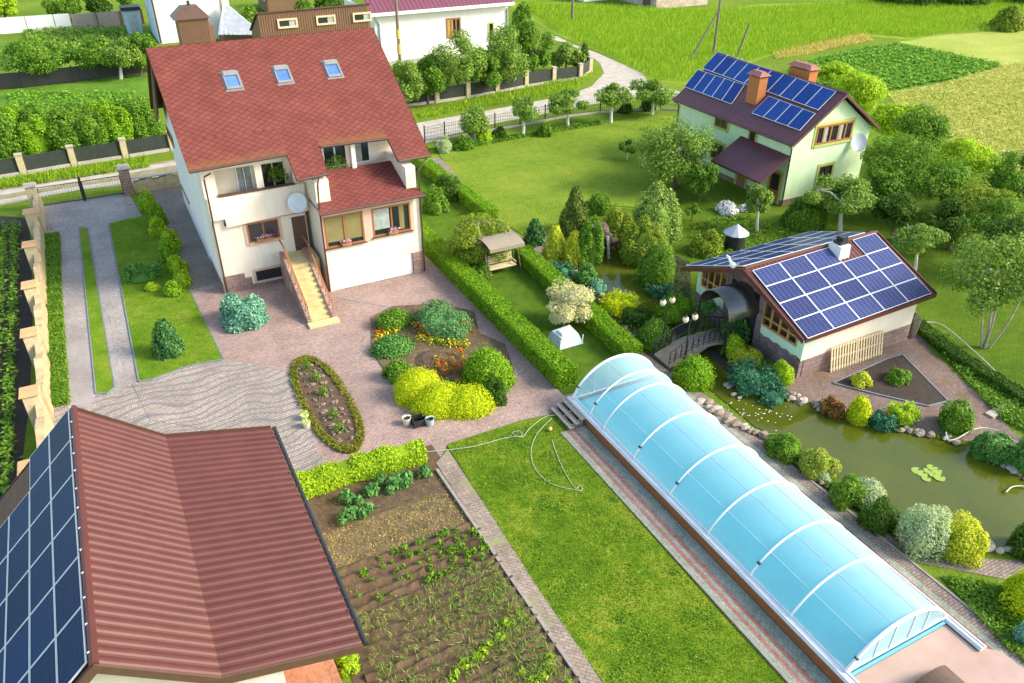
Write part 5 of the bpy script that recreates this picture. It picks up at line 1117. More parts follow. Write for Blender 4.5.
def tree(name, base, bb, lf, label, bark='bark', k=2.6, n=2600, nc=24, cr=.34, group=None, cat='tree', trunks=1, tr=None, shell=.45, fore=True):
    B = G(*base); mpp = pr(B)[2]/F; x0, y0, x1, y1 = bb; r = (x1-x0)/2*mpp
    zc = hgt(B[0], B[1], (y0+y1)/2); off = R_*((x0+x1)/2-pr((B[0], B[1], zc))[0])*mpp; cx, cyy = B[0]+off[0], B[1]+off[1]
    dv = (y1-y0)/2*mpp; ca, sa = math.cos(PITCH), math.sin(PITCH); rz_ = math.sqrt(max((.35*r)**2, dv*dv-(r*sa)**2))/ca; rz_ = max(rz_, .55*r); c = np.array([cx, cyy, max(zc, rz_*1.02+.15)])
    t = thing(name, label, cat, B, group); leaf = max(.09, k*mpp)
    nn_ = int(min(9500, max(600, 3.2*4*math.pi*r*(r+rz_)/2/(leaf*leaf*.3)))); P, N = crown_pts(c, (r, r, rz_), nn_, nc, cr, shell); P[:, 2] = np.maximum(P[:, 2], .08); V, q = leafquads(P, N, leaf, .6)
    rawmesh('crown', V, q, M[lf], t)
    tr = tr or max(.05, r*.07); b = MB(); g = np.random.default_rng(int(abs(B[0]*91+B[1]*37)) % 9999)
    for s in range(trunks):
        j = np.array([g.normal()*.12*r, g.normal()*.12*r, 0])*(trunks > 1); z1 = max(.3, c[2]-rz_*.75); mid = np.array([B[0]+(cx-B[0])*.5, B[1]+(cyy-B[1])*.5, z1])+j*2; top_ = c+(0, 0, rz_*.1)+j*2
        b.tube([B-(0, 0, .05)+j*.4, (B+mid)/2+j*.3+(g.normal()*.03, g.normal()*.03, 0), mid, (mid+top_)/2, top_], [tr*1.25, tr, tr*.85, tr*.5, tr*.12], 7)
        for m_ in range(5):
            a = g.random()*6.28; e = c+np.array([math.cos(a)*r*.72, math.sin(a)*r*.72, rz_*(g.random()-.25)]); s0 = mid+(top_-mid)*(.05+.12*m_); b.tube([s0, (s0+e)/2+(0, 0, .12*r), e], [tr*.5, tr*.33, tr*.08], 5)
    b.build('trunk', M[bark], t); return t
def hedge(name, line, wd, h, lf, label, leaf, group=None, dens=3.0, wob=.05):
    L = [np.array([p[0], p[1], 0.]) for p in line]; b = MB(); Ps = []; Ns = []
    for a, c in zip(L[:-1], L[1:]):
        d = c-a; ln = np.linalg.norm(d); d /= ln; s = np.array([-d[1], d[0], 0]); n = int(dens*ln*(wd+2*h)/(leaf*leaf*.3)); u = rng.random(n)*(wd+2*h+.0); x = rng.random(n)*(ln+wd*.3)-wd*.15
        w1_ = wob*(np.sin(x*2.1)+np.sin(x*5.3+1))*.5; z = np.where(u < h, u, np.where(u < h+wd, h, u-h-wd)); y = np.where(u < h, -wd/2, np.where(u < h+wd, u-h-wd/2, wd/2))
        rd = .12*wd; edge = np.clip((np.abs(y)-wd/2+rd)/rd, 0, 1); z = z-np.where((u >= h) & (u < h+wd), edge*rd*.5, 0)
        N = np.where((u < h)[:, None], -s, np.where((u < h+wd)[:, None], np.array([0, 0, 1.]), s)); P = a+d*x[:, None]+s*(y*(1+w1_*.7))[:, None]+np.outer(z+w1_*(z > h*.6), [0, 0, 1.])+rng.normal(size=(n, 3))*leaf*.30; P[:, 2] = np.maximum(P[:, 2], .03); Ps.append(P); Ns.append(N+np.array([0, 0, .3]))
        m = int(2.2*wd*h/(leaf*leaf*.3))
        for e, sg in ((a, -1), (c, 1)): P = e+s*((rng.random(m)-.5)*wd)[:, None]+np.outer(rng.random(m)*h, [0, 0, 1.])+d*sg*(wd*.12)+rng.normal(size=(m, 3))*leaf*.35; P[:, 2] = np.maximum(P[:, 2], .03); Ps.append(P); Ns.append(np.tile(d*sg, (m, 1)))
        b.bar(a+(0, 0, h*.47), c+(0, 0, h*.47), wd*.88, h*.93)
    P = np.vstack(Ps); N = unit(np.vstack(Ns)); V, q = leafquads(P, N, leaf, .6); cv = np.array(b.v); cf = b.f
    return tag(recentre(rawmesh(name, V, q, M[lf], None, (cv, cf))), label, 'hedge', group)
def gpts(*p): return [G(*q) for q in p]

# hedges
hedge('clipped_hedge', [(16.05, 25.6), (16.05, 52)], 1.0, .95, 'lf_hedge', 'long clipped hedge along the paved plaza beside the swing lawn', .10, 'clipped hedges round the swing lawn')
hedge('clipped_hedge', [(20.0, 26.0), (20.55, 38.2)], .95, .8, 'lf_hedge', 'clipped hedge right of the garden swing running past the cream tree', .10, 'clipped hedges round the swing lawn')
hedge('clipped_hedge', [(21.4, 44.3), (21.2, 57)], .85, .85, 'lf_hedge', 'clipped hedge along the edge of the large back lawn behind the main house', .11, 'clipped hedges round the swing lawn')
hedge('leafy_hedge', [(3.15, 23.9), (5.5, 23.95), (8.2, 23.75)], .7, .75, 'lf_lime', 'bushy bright green hedge at the top of the vegetable plot', .10, wob=.12)
hedge('groundcover_hedge', gpts((53, 238), (54, 300), (60, 405)), .75, .3, 'lf_mid', 'low dark green planting between the stone fence and the driveway', .10)
hedge('rough_hedge', gpts((905, 318), (950, 355), (990, 380), (1045, 415)), .7, .35, 'lf_dark', 'low rough hedge running beside the path right of the pavilion', .10)
# lime shrubs beside the house
for i, (x, y0, y1, w_) in enumerate(((154, 190, 212, 16), (158, 200, 226, 17), (162, 214, 238, 17), (169, 226, 252, 19), (174, 242, 264, 20), (177, 254, 276, 20), (180, 268, 288, 18), (178, 278, 298, 18))):
    jx = (-4, 3, -2, 4, -3, 2, 4, -3)[i]; shrub('lime_shrub', (x-w_/2+jx, y0+(i*5) % 4, x+w_/2+jx, y1), ('lf_lime', 'lf_hedge')[i % 3 == 1], 'bright lime shrub in the loose row left of the main house', group='row of lime shrubs beside the main house', lump=.3)
juniper('creeping_juniper', (124, 261, 168, 287), 'lf_jun', 'flat creeping green juniper on the front lawn beside the lime shrubs', sq=.7)
shrub('small_shrub', (147, 283, 160, 293), 'lf_lime', 'tiny lime shrub just below the creeping juniper on the front lawn')
cone('dark_cypress', (157, 317, 185, 358), 'lf_cyp', 'dark green egg shaped cypress on the front lawn', power=1.9)
shrub('blue_spruce', (222, 293, 274, 331), 'lf_blue', 'round silvery blue dwarf spruce beside the front steps', k=2.6, lump=.22, cat='spruce')
shrub('planter_shrub', (338, 652, 362, 676), 'lf_lime', 'lime green shrub in the small bed beside the garage eave', k=3)
# island bed
shrub('bed_juniper', (411, 304, 474, 341), 'lf_bluejun', 'large blue green spreading juniper at the back of the round flower bed', 'juniper', lump=.13, asp=.4)
shrub('bed_shrub', (375, 309, 414, 333), 'lf_mid', 'dark green mounded shrub at the back left of the round flower bed', sq=.8, lump=.09)
shrub('bed_shrub', (371, 334, 416, 360), 'lf_jun', 'low dark green mat in the left of the round flower bed', sq=.8, lump=.05)
shrub('bed_shrub', (384, 360, 412, 384), 'lf_mid', 'small dark green shrub behind the left end of the yellow shrub mass', sq=.9)
shrub('bed_shrub', (464, 350, 513, 392), 'lf_hedge', 'full bright green mounded shrub on the right of the round flower bed', lump=.09, sq=1.15)
shrub('bed_shrub', (484, 380, 508, 406), 'lf_dark', 'small dark green shrub at the right rim of the round flower bed')
yl = [((392, 365, 446, 408)), ((410, 378, 470, 421)), ((440, 380, 498, 421))]
Ps = []; Ns = []; cvs = []; cfs = []; off = 0; c00 = None
for bb in yl:
    c, r, h, mpp = fit(*bb); h *= .86; n = 6500; P, N = dome_pts(c, (r, r*.85, h), n, .06); Ps.append(P); Ns.append(N); cv, cf = core(c, np.array([r*.8, r*.64, h*.8])); cv[:, 2] = np.maximum(cv[:, 2], .02); cvs.append(cv); cfs += [tuple(i+off for i in f) for f in cf]; off += len(cv)
V, q = leafquads(np.vstack(Ps), np.vstack(Ns), .075, .6, jit=.5); tag(recentre(rawmesh('yellow_shrub', V, q, M['lf_yellow'], None, (np.vstack(cvs), cfs))), 'wide crescent of bright yellow green shrub at the front of the round flower bed', 'shrub')
sheetpoly('bed_soil', g2((371, 318), (392, 307), (440, 304), (474, 312), (480, 334), (505, 345), (514, 370), (506, 398), (480, 412), (420, 402), (392, 382), (372, 352)), 0, .06, M['straw'])
o = MB().lathe(G(434, 361), [(0, .22), (.55, .2), (.95, .06), (.95, 0)], 18).build('soil_mound', M['soil']); o['kind'] = 'structure'
def late_bed():
    cover('bed_cover', ((376, 320), (400, 310), (440, 308), (474, 316), (480, 340), (500, 350), (508, 370), (480, 400), (400, 380)), 900, .11, 'lf_mid', 'low leafy ground cover between the shrubs of the round flower bed', .16)
def flowers(name, pxs, lf, label, cat, group, h=.32, r=.2, leaf=.09, foliage='lf_mid'):
    for x, y in pxs:
        c = G(x, y); t = thing(name, label, cat, c, group); n = 90; P, N = dome_pts(c, (r, r, h), n, .3); V, q = leafquads(P, N, leaf*1.1); rawmesh('leaves', V, q, M[foliage], t)
        m = 52; P, N = dome_pts(c, (r*1.08, r*1.08, h*1.12), m, .3); V, q = leafquads(P, N, leaf, .95); rawmesh('blossom', V, q, M[lf], t)
flowers('rose_bush', [(417, 333), (424, 337), (453, 338), (460, 334), (467, 333)], 'lf_red', 'rose bush with red blossom in front of the blue green juniper', 'flowers', 'roses by the juniper in the round flower bed', .62, .28)
flowers('rose_bush', [(437, 372), (445, 374), (456, 374), (463, 366), (460, 357), (433, 381), (452, 366), (442, 367), (468, 372)], 'lf_red', 'rose bush with red blossom between the soil mound and the round olive shrub', 'flowers', 'roses by the soil mound in the round flower bed', .5, .26)
flowers('yellow_flowers', [(421, 341), (431, 343), (441, 345), (449, 346), (457, 346), (465, 346), (436, 341)], 'lf_yel', 'clump of yellow flowers in the band across the middle of the round flower bed', 'flowers', 'band of yellow flowers in the round flower bed', .3, .26)
flowers('yellow_flowers', [(388, 334), (396, 332), (379, 338)], 'lf_yel', 'clump of yellow flowers between the two dark mounds on the left of the round bed', 'flowers', 'yellow flowers on the left of the round bed', .2, .22)
flowers('yellow_flowers', [(437, 362), (458, 386), (466, 386)], 'lf_yel', 'clump of yellow flowers beside the bare soil mound', 'flowers', 'yellow flowers by the soil mound', .3, .2)
flowers('red_flowers', [(378, 334), (382, 333)], 'lf_red', 'small clump of red flowers at the left rim of the round flower bed', 'flowers', 'red flowers at the rim of the round bed', .18, .16)
def bucket(x, y, r, h, m_, label):
    c = G(x, y); t = thing('bucket', label, 'bucket', c); MB().lathe(c, [(0, .02), (r*.78, 0), (r, h), (r*.92, h), (r*.74, .05), (0, .05)], 16).build('pail', M[m_], t); MB().lathe(c, [(0, h*.7), (r*.88, h*.7)], 16).build('contents', M['soil_dark'], t); b = MB(); b.tube([c+np.array([r*math.cos(a), .0, h+.0+r*.5*math.sin(a)]) for a in np.linspace(0, math.pi, 9)], .012, 4); b.build('handle', M['frame'], t)
bucket(407, 424, .2, .36, 'potwhite', 'cream bucket on the paving left of the black crate'); bucket(430, 425, .2, .36, 'potgrey', 'blue grey bucket on the paving right of the black crate')
c = G(419, 424); t = thing('crate', 'black plastic crate on the paving between two buckets', 'crate', c); b = MB()
b.box(c[0]-.3, c[0]+.3, c[1]-.25, c[1]+.25, .01, .04)
for x0_, x1_, y0_, y1_ in ((-.3, .3, -.25, -.22), (-.3, .3, .22, .25), (-.3, -.27, -.22, .22), (.27, .3, -.22, .22)): b.box(c[0]+x0_, c[0]+x1_, c[1]+y0_, c[1]+y1_, .04, .34)
b.build('box_walls', M['black'], t); MB().box(c[0]-.33, c[0]+.33, c[1]-.28, c[1]-.251, .3, .36).build('rim', M['black'], t)
# oval bed
ov = [(5.85+.0+1.02*math.cos(a)*1.0, 29.4+3.85*np.sign(math.sin(a))*abs(math.sin(a))**.75) for a in np.linspace(0, 2*math.pi, 36, endpoint=False)]
P_ov = [(x, y) for x, y in ov]; o = MB().prism(P_ov, 0, .06).build('bed_soil', M['soil']); o['kind'] = 'structure'
Ps = []
for a in rng.random(4600)*2*math.pi:
    rr = .74+.32*rng.random(); Ps.append((5.85+1.05*math.cos(a)*rr, 29.4+3.95*np.sign(math.sin(a))*abs(math.sin(a))**.75*(rr*.4+.6), 0.04+.12*rng.random()))
V, q = leafquads(np.array(Ps), np.tile([0, 0, 1.], (len(Ps), 1)), .13); o = rawmesh('edging_plants', V, q, M['lf_bedge']); tag(recentre(o), 'ring of browning low plants edging the long oval flower bed', 'edging plants', kind='stuff')
lab = 'small grey lilac rosette plant set in rows in the long oval flower bed'
src = None
for col in (-.42, -.22, .2, .42):
    for r_ in range(12):
        x, y = 5.85+col+.04*rng.normal(), 26.3+r_*.56+.06*rng.normal()
        if src is None:
            P, N = dome_pts((x, y, .06), (.10, .10, .10), 40); V, q = leafquads(P, N, .07, .8); src = tag(recentre(rawmesh('rosette_plant', V, q, M['lf_lilac'])), lab, 'bedding plant', 'rosette plants in the oval bed')
        else:
            o = src.copy(); COL.objects.link(o); o.location = (x, y, .06); o.rotation_euler = (0, 0, rng.random()*6)
src = None
for x, y in ((5.8, 28.0), (5.9, 31.2), (5.8, 32.3), (5.75, 27.0), (5.9, 29.9)): simple_plant('tall_bedding_plant', (x, y, .06), (.22, .22, .45), 120, 'lf_mid', .11, 'taller leafy green plant along the middle of the long oval flower bed', 'bedding plant', 'taller plants in the oval bed')
# flower pots at the oval bed's left edge
for x, y, l in ((305, 419, 'small white flower pot at the left edge of the oval bed, upper of two'), (307, 427, 'small white flower pot at the left edge of the oval bed, lower of two')):
    c = G(x, y); t = thing('flower_pot', l, 'pot', c); MB().lathe(c, [(0, 0), (.13, 0), (.19, .26), (.15, .26), (0, .2)], 12).build('pot', M['potwhite'], t); P, N = dome_pts(c+(0, 0, .24), (.2, .2, .2), 60); V, q = leafquads(P, N, .1); rawmesh('leaves', V, q, M['lf_lime'], t)

# ------------------------------------------------------------------ vegetable plot
x0v, x1v = 2.95, 8.6
rows = MB()
for i in range(25):
    y = 19.4-i*.42
    n = 22
    for k in range(n):
        xa, xb = x0v+(x1v-x0v)*k/n, x0v+(x1v-x0v)*(k+1)/n; sf = lambda q: .10*math.sin(q*.35+i); hf = lambda q: .13+.035*math.sin(q*1.7+i*2)+.02*math.sin(q*4.1+i)
        s, s2, hh, h2_ = sf(k), sf(k+1), hf(k), hf(k+1)
        rows.face([(xa, y-.19+s, .022), (xb, y-.19+s2, .022), (xb, y+s2, h2_), (xa, y+s, hh)]); rows.face([(xa, y+s, hh), (xb, y+s2, h2_), (xb, y+.19+s2, .022), (xa, y+.19+s, .022)])
o = rows.build('soil_ridges', M['soil']); o['kind'] = 'structure'
sheet('straw_mulch', [(3.1, 19.7), (8.3, 19.5), (8.2, 21.2), (6.5, 21.6), (3.2, 21.4)], .024, M['straw'], px=False)
def vegs(name, pos, r, h, lf, leaf, n, label, cat, group, jit=.3):
    src = []
    for i, (x, y) in enumerate(pos):
        if len(src) < 4:
            P, N = dome_pts((x, y, .05), (r, r, h), n, .3); V, q = leafquads(P, N, leaf, .6); o = tag(recentre(rawmesh(name, V, q, M[lf])), label, cat, group); src.append(o)
        else: o = src[i % 4].copy(); COL.objects.link(o); o.location = (x, y, .05)
        s = .7+.6*rng.random(); o.scale = (s, s, s); o.rotation_euler = (0, 0, rng.random()*6)
Ps = np.stack([3.1+5.2*rng.random(1500), 19.6+1.9*rng.random(1500), .035+.03*rng.random(1500)], 1); V, q = leafquads(Ps, np.tile([0, 0, 1.], (1500, 1)), .12, .14); tag(recentre(rawmesh('straw_scatter', V, q, M['lf_straw'])), 'dry straw scattered over the soil in the upper part of the vegetable plot', 'straw', kind='stuff')
vegs('cabbage_plant', [(4.6+rng.random()*3.6, 22.3+.5*rng.random()+.3*(k % 2)) for k in range(20)]+[(4.3+.25*k, 21.7+.1*(k % 3)) for k in range(5)], .20, .30, 'lf_cab', .15, 110, 'blue green leafy vegetable behind the bushy hedge at the top of the plot', 'vegetable', 'leafy vegetables at the top of the plot')
vegs('potato_plant', [(6.2+rng.random()*2.2, 19.4-.42*(k % 5)) for k in range(52)]+[(3.2+rng.random()*3.0, 19.4-.42*(k % 5)) for k in range(22)], .12, .18, 'lf_mid', .09, 46, 'small bright green potato plant on an earth ridge of the vegetable plot', 'vegetable', 'potato plants on the ridges')
vegs('lettuce_plant', [(3.9+i*.32+.08*rng.normal(), 13.3+.13*i+.1*rng.normal()) for i in range(14)]+[(5.2+.35*i, 12.0+.1*i) for i in range(9)]+[(5.0+rng.random()*3.3, 11+rng.random()*2.3) for i in range(16)], .13, .14, 'lf_lime', .11, 40, 'small lime lettuce near the bottom of the vegetable plot', 'vegetable', 'lettuces at the bottom of the plot')
Ps = []; Ts = []
for i in range(22):
    y = 17.3-i*.24
    for x in np.arange(3.3, 8.3, .05):
        if rng.random() < .62+.3*math.sin(x*.8+1):
            for m_ in range(3): Ps.append((x+.05*rng.normal(), y+.06*rng.normal()+.08*math.sin(x+i), .2)); Ts.append((.4*rng.normal(), .4*rng.normal(), 1))
Ps = np.array(Ps); V, q = leafquads(Ps, rng.normal(size=Ps.shape), .24, .10, np.array(Ts)); tag(recentre(rawmesh('onion_rows', V, q, M['lf_onion'])), 'thin upright onion leaves in many rows across the vegetable plot', 'onions', kind='stuff')
Ps = np.stack([3+5.5*rng.random(2600), 9+15*rng.random(2600), .05+.08*rng.random(2600)], 1); V, q = leafquads(Ps, np.tile([0, 0, 1.], (2600, 1)), .07); tag(recentre(rawmesh('weeds', V, q, M['lf_mid'])), 'scattered small weeds over the vegetable plot soil', 'weeds', kind='stuff')

# ------------------------------------------------------------------ swing lawn
s0 = G(490, 282); sx, sy = 17.5, 36.5; t = thing('garden_swing', 'garden swing bench with taupe canopy on the lawn between two hedges', 'swing', (18.55, 37.3, 0))
x0s, x1s, yf, yb3 = 17.55, 19.55, 36.5, 38.0
b = MB(); n = 10
can = [(yf-.15+(yb3-yf+.3)*k/n, 1.92+.28*math.sin(math.pi*(.15+.7*k/n))) for k in range(n+1)]
for k in range(n): (ya, za), (yb4, zb4) = can[k], can[k+1]; b.face([(x0s-.1, ya, za), (x1s+.1, ya, za), (x1s+.1, yb4, zb4), (x0s-.1, yb4, zb4)]); b.face([(x0s-.1, yb4, zb4-.03), (x1s+.1, yb4, zb4-.03), (x1s+.1, ya, za-.03), (x0s-.1, ya, za-.03)])
b.box(x0s-.1, x1s+.1, yf-.17, yf-.14, can[0][1]-.2, can[0][1]); b.build('canopy', M['tan'], t)
for x in (x0s, x1s): MB().tube([(x, yf, 0), (x, (yf+yb3)/2, 2.05), (x, yb3, 0)], .035, 6).build('frame_leg', M['brown'], t)
MB().bar((x0s, (yf+yb3)/2, 2.05), (x1s, (yf+yb3)/2, 2.05), .06).build('top_beam', M['brown'], t)
b = MB()
for k in range(5): b.box(x0s+.15, x1s-.15, 36.85+k*.12, 36.94+k*.12, .48, .52)
b.build('seat', M['plank'], t); b = MB()
for k in range(4): b.box(x0s+.15, x1s-.15, 37.46+k*.02, 37.50+k*.02, .58+k*.13, .68+k*.13)
b.build('backrest', M['plank'], t)
for x in (x0s+.18, x1s-.18): MB().bar((x, 37.25, .5), (x, 37.25, 2.03), .025).build('hanger', M['black'], t); MB().box(x-.03, x+.03, 36.85, 37.5, .68, .73).build('armrest', M['plank'], t)
# cream tree and covered box
tree('cream_tree', (563, 327), (543, 281, 598, 328), 'lf_cream', 'round cream white variegated standard tree on the swing lawn', 'greybark', k=2.4, nc=40, cr=.3, tr=.07, shell=.55)
bx = (18.0, 28.95); t = thing('covered_table', 'low garden table wrapped in a pale blue and white cover under the cream tree', 'table', (bx[0], bx[1], 0))
b = MB(); b.hexa([(17.3, 28.25, 0), (18.7, 28.25, 0), (18.75, 29.6, 0), (17.3, 29.6, 0)], [(17.55, 28.5, .52), (18.5, 28.5, .55), (18.5, 29.35, .62), (17.5, 29.4, .5)]); b.build('cover', M['cov'], t)
b = MB(); b.hexa([(17.65, 28.6, .56), (18.35, 28.6, .58), (18.35, 29.2, .63), (17.65, 29.2, .56)], [(17.7, 28.7, .62), (18.3, 28.7, .64), (18.3, 29.1, .7), (17.7, 29.1, .66)]); b.build('folded_cloth', M['white'], t)
for dx, dy in ((17.34, 28.3), (18.62, 28.3)): MB().tube([(dx, dy, .02), (dx+.1, dy+.1, .5)], .03, 5).build('cord', M['dish'], t)
# weeping tree
t = tree('weeping_tree', (478, 264), (446, 214, 512, 264), 'lf_olive', 'weeping tree with bare white upper branches left of the garden swing', 'limewash', k=2.2, nc=34, cr=.3, shell=.7)
c = G(478, 262); P = []; T = []
for i in range(110):
    a = rng.random()*6.28; r0 = .5+1.5*rng.random(); z0 = 3.0-.25*r0; m = 46; tt = rng.random(m); P.append(np.stack([c[0]+math.cos(a)*r0*(.55+.45*tt)+.07*rng.normal(size=m), c[1]+math.sin(a)*r0*(.55+.45*tt)+.07*rng.normal(size=m), z0*(1-tt)+.2], 1)); T.append(np.tile([.1*math.cos(a), .1*math.sin(a), -1], (m, 1)))
P = np.vstack(P); V, q = leafquads(P, rng.normal(size=P.shape), .17, .35, np.vstack(T)); rawmesh('hanging_twigs', V, q, M['lf_olive'], t)
b = MB(); cz = c+(0, 0, 2.55)
for i in range(5): a = i*1.3+.5; e = cz+np.array([math.cos(a)*1.1, math.sin(a)*1.1, .0]); b.tube([cz-(0, 0, .2), (cz+e)/2+(0, 0, .14), e+(0, 0, -.35)], [.04, .025, .01], 5)
b.build('bare_branch', M['limewash'], t)
shrub('low_shrub', (434, 176, 462, 202), 'lf_dark', 'low dark shrub between the two hedges behind the main house'); shrub('low_shrub', (424, 188, 448, 216), 'lf_mid', 'mid green shrub squeezed between the main house and the long hedge'); shrub('low_shrub', (470, 262, 492, 280), 'lf_mid', 'leafy shrub at the foot of the weeping tree')

# ------------------------------------------------------------------ pond planting
cone('spire_conifer', (557, 181, 591, 236), 'lf_brown', 'tall pointed brown green conifer behind the yellow cypresses', k=2.3)
cone('small_conifer', (524, 217, 545, 246), 'lf_cyp', 'small dark conifer standing left of the yellow cypresses', power=1.6)
cone('yellow_cypress', (543, 222, 566, 262), 'lf_gold', 'left of two golden yellow cypresses beside the waterfall', power=1.6); cone('yellow_cypress', (562, 228, 586, 266), 'lf_gold', 'right of two golden yellow cypresses beside the waterfall', power=1.6)
shrub('dark_shrub', (576, 216, 603, 268), 'lf_mid', 'tall dark green shrub between the golden cypresses and the waterfall', lump=.25); shrub('dark_shrub', (584, 194, 610, 216), 'lf_mid', 'green shrub right of the spire conifer at the lawn edge')
shrub('thuja', (628, 187, 680, 246), 'lf_thuja', 'rounded thuja with pale yellow tipped sprays above the pond', k=2.6, lump=.3, asp=.4, cat='thuja')
shrub('dark_shrub', (600, 208, 634, 250), 'lf_olive', 'spreading olive green shrub right above the waterfall', lump=.3); shrub('dark_shrub', (618, 218, 664, 268), 'lf_olive', 'large olive shrub mass overhanging the upper pond below the thuja', lump=.3)
shrub('dark_shrub', (634, 244, 676, 292), 'lf_mid', 'soft green willow like shrub on the right bank of the upper pond', lump=.3, asp=.35)
juniper('blue_juniper', (546, 260, 574, 280), 'lf_teal', 'blue green juniper at the left bank of the upper pond below the golden cypresses', 'blue junipers round the pond'); juniper('blue_juniper', (644, 280, 674, 300), 'lf_teal', 'blue green juniper at the right bank of the upper pond below the willowy shrub', 'blue junipers round the pond')
shrub('pond_shrub', (574, 264, 597, 287), 'lf_jun', 'rounded green shrub on the left bank just below the waterfall'); shrub('pond_shrub', (588, 281, 606, 296), 'lf_blue', 'small pale blue mound on the left bank of the upper pond')
juniper('gold_juniper', (596, 292, 642, 320), 'lf_yellow', 'bright yellow green spreading juniper between the cream tree and the upper pond', arms=34); shrub('pond_shrub', (620, 306, 652, 328), 'lf_dark', 'dark green mounded shrub below the yellow juniper')
shrub('ball_shrub', (636, 321, 670, 352), 'lf_mid', 'clipped ball shrub at the foot of the left lamp post', lump=.08); shrub('ball_shrub', (671, 357, 712, 391), 'lf_hedge', 'large clipped ball shrub in front of the stone bridge', lump=.06)
juniper('gold_juniper', (654, 292, 692, 326), 'lf_hedge', 'lime green spreading shrub between the two lamp posts', arms=34)
shrub('ornamental_shrub', (714, 314, 746, 346), 'lf_jun', 'green rounded shrub against the barrel porch', lump=.25); shrub('ornamental_shrub', (720, 336, 742, 360), 'lf_lime', 'lime shrub at the right end of the bridge below the porch'); shrub('ornamental_shrub', (727, 346, 760, 368), 'lf_gold', 'gold variegated shrub between bridge and blue junipers')
t = thing('topiary_tree', 'small pom pom topiary on a thin stem beside the barrel porch', 'topiary', G(702, 330)); c = G(702, 330); hz = hgt(c[0], c[1], 306); P = c+(0, 0, hz)+rnd(700)*np.array([.55, .55, .38])*(.85+.2*rng.random((700, 1))); V, q = leafquads(P, P-c-(0, 0, hz), .11); rawmesh('pom_pom', V, q, M['lf_jun'], t, core(c+(0, 0, hz), (.45, .45, .3))); MB().tube([c, c+(0, 0, hz)], [.06, .04], 6).build('trunk', M['bark'], t)
juniper('blue_juniper', (722, 361, 776, 398), 'lf_teal', 'large feathery blue green juniper in front of the violet stone plinth', 'blue junipers round the pond', arms=44); juniper('blue_juniper', (752, 383, 788, 408), 'lf_teal', 'lower blue green juniper hanging over the pond edge', 'blue junipers round the pond')
shrub('ornamental_shrub', (768, 362, 790, 386), 'lf_lime', 'upright lime shrub at the corner of the pavilion wall', asp=.35)
shrub('yellow_ball', (844, 398, 867, 425), 'lf_yellow', 'small upright yellow ball conifer on the far pond bank', lump=.08, cat='conifer'); juniper('blue_juniper', (864, 411, 894, 433), 'lf_teal', 'low blue green juniper on the far pond bank right of the yellow ball', 'blue junipers round the pond'); juniper('gold_juniper', (880, 401, 917, 428), 'lf_lime', 'lime spreading juniper on the far pond bank', arms=30)
shrub('ball_shrub', (931, 403, 967, 436), 'lf_mid', 'round green shrub at the tip of the triangular soil bed', lump=.15); shrub('pond_shrub', (966, 428, 1006, 462), 'lf_jun', 'low green shrub on the right pond bank under the pale hose', sq=.9); shrub('pond_shrub', (1000, 440, 1030, 474), 'lf_jun', 'pale green shrub on the right pond bank at the picture edge'); shrub('red_shrub', (818, 398, 842, 418), 'lf_redleaf', 'small reddish leaved shrub on the far pond bank') if 'lf_redleaf' in M else None
shrub('pond_shrub', (763, 434, 801, 463), 'lf_mid', 'green rounded shrub on the near pond bank beside the pool cover'); shrub('pond_shrub', (794, 449, 834, 481), 'lf_gold2', 'yellow edged variegated shrub on the near pond bank', lump=.3) if 'lf_gold2' in M else shrub('pond_shrub', (794, 449, 834, 481), 'lf_lime', 'yellow edged variegated shrub on the near pond bank', lump=.3)
shrub('pond_shrub', (824, 478, 862, 512), 'lf_mid', 'dark green mounded shrub left of the pale flowering cushion', sq=.8); shrub('pond_shrub', (852, 496, 892, 534), 'lf_dark', 'dark green mounded shrub left of the cream shrub by the path', sq=.8)
shrub('silver_cushion', (844, 479, 880, 508), 'lf_silver', 'pale flowering cushion on the near pond bank', lump=.08); shrub('silver_cushion', (812, 470, 832, 484), 'lf_silver', 'small pale cushion below the variegated shrub')
shrub('cream_shrub', (889, 506, 938, 556), 'lf_silver', 'round cream variegated shrub beside the paved path at the pond', lump=.3); shrub('gold_shrub', (927, 517, 980, 562), 'lf_gold', 'round golden variegated shrub beside the paved path at the pond', lump=.3)
shrub('pond_shrub', (1006, 524, 1040, 560), 'lf_dark', 'dark shrub at the right end of the pond'); shrub('lime_shrub', (994, 570, 1050, 622), 'lf_yellow', 'bright lime shrub at the bottom right beside the paved path', lump=.25)
shrub('silver_cushion', (1010, 620, 1034, 648), 'lf_blue', 'silvery blue cushion plant at the bottom right edge')
shrub('pond_shrub', (680, 330, 700, 348), 'lf_dark', 'dark reddish shrub behind the bridge railing')
# bed plants in the triangle
shrub('bed_shrub', (849, 373, 869, 389), 'lf_gold', 'pale yellow plant in the triangular soil bed', lump=.3); shrub('bed_shrub', (883, 368, 908, 386), 'lf_mid', 'low green clump in the middle of the triangular soil bed', lump=.2)
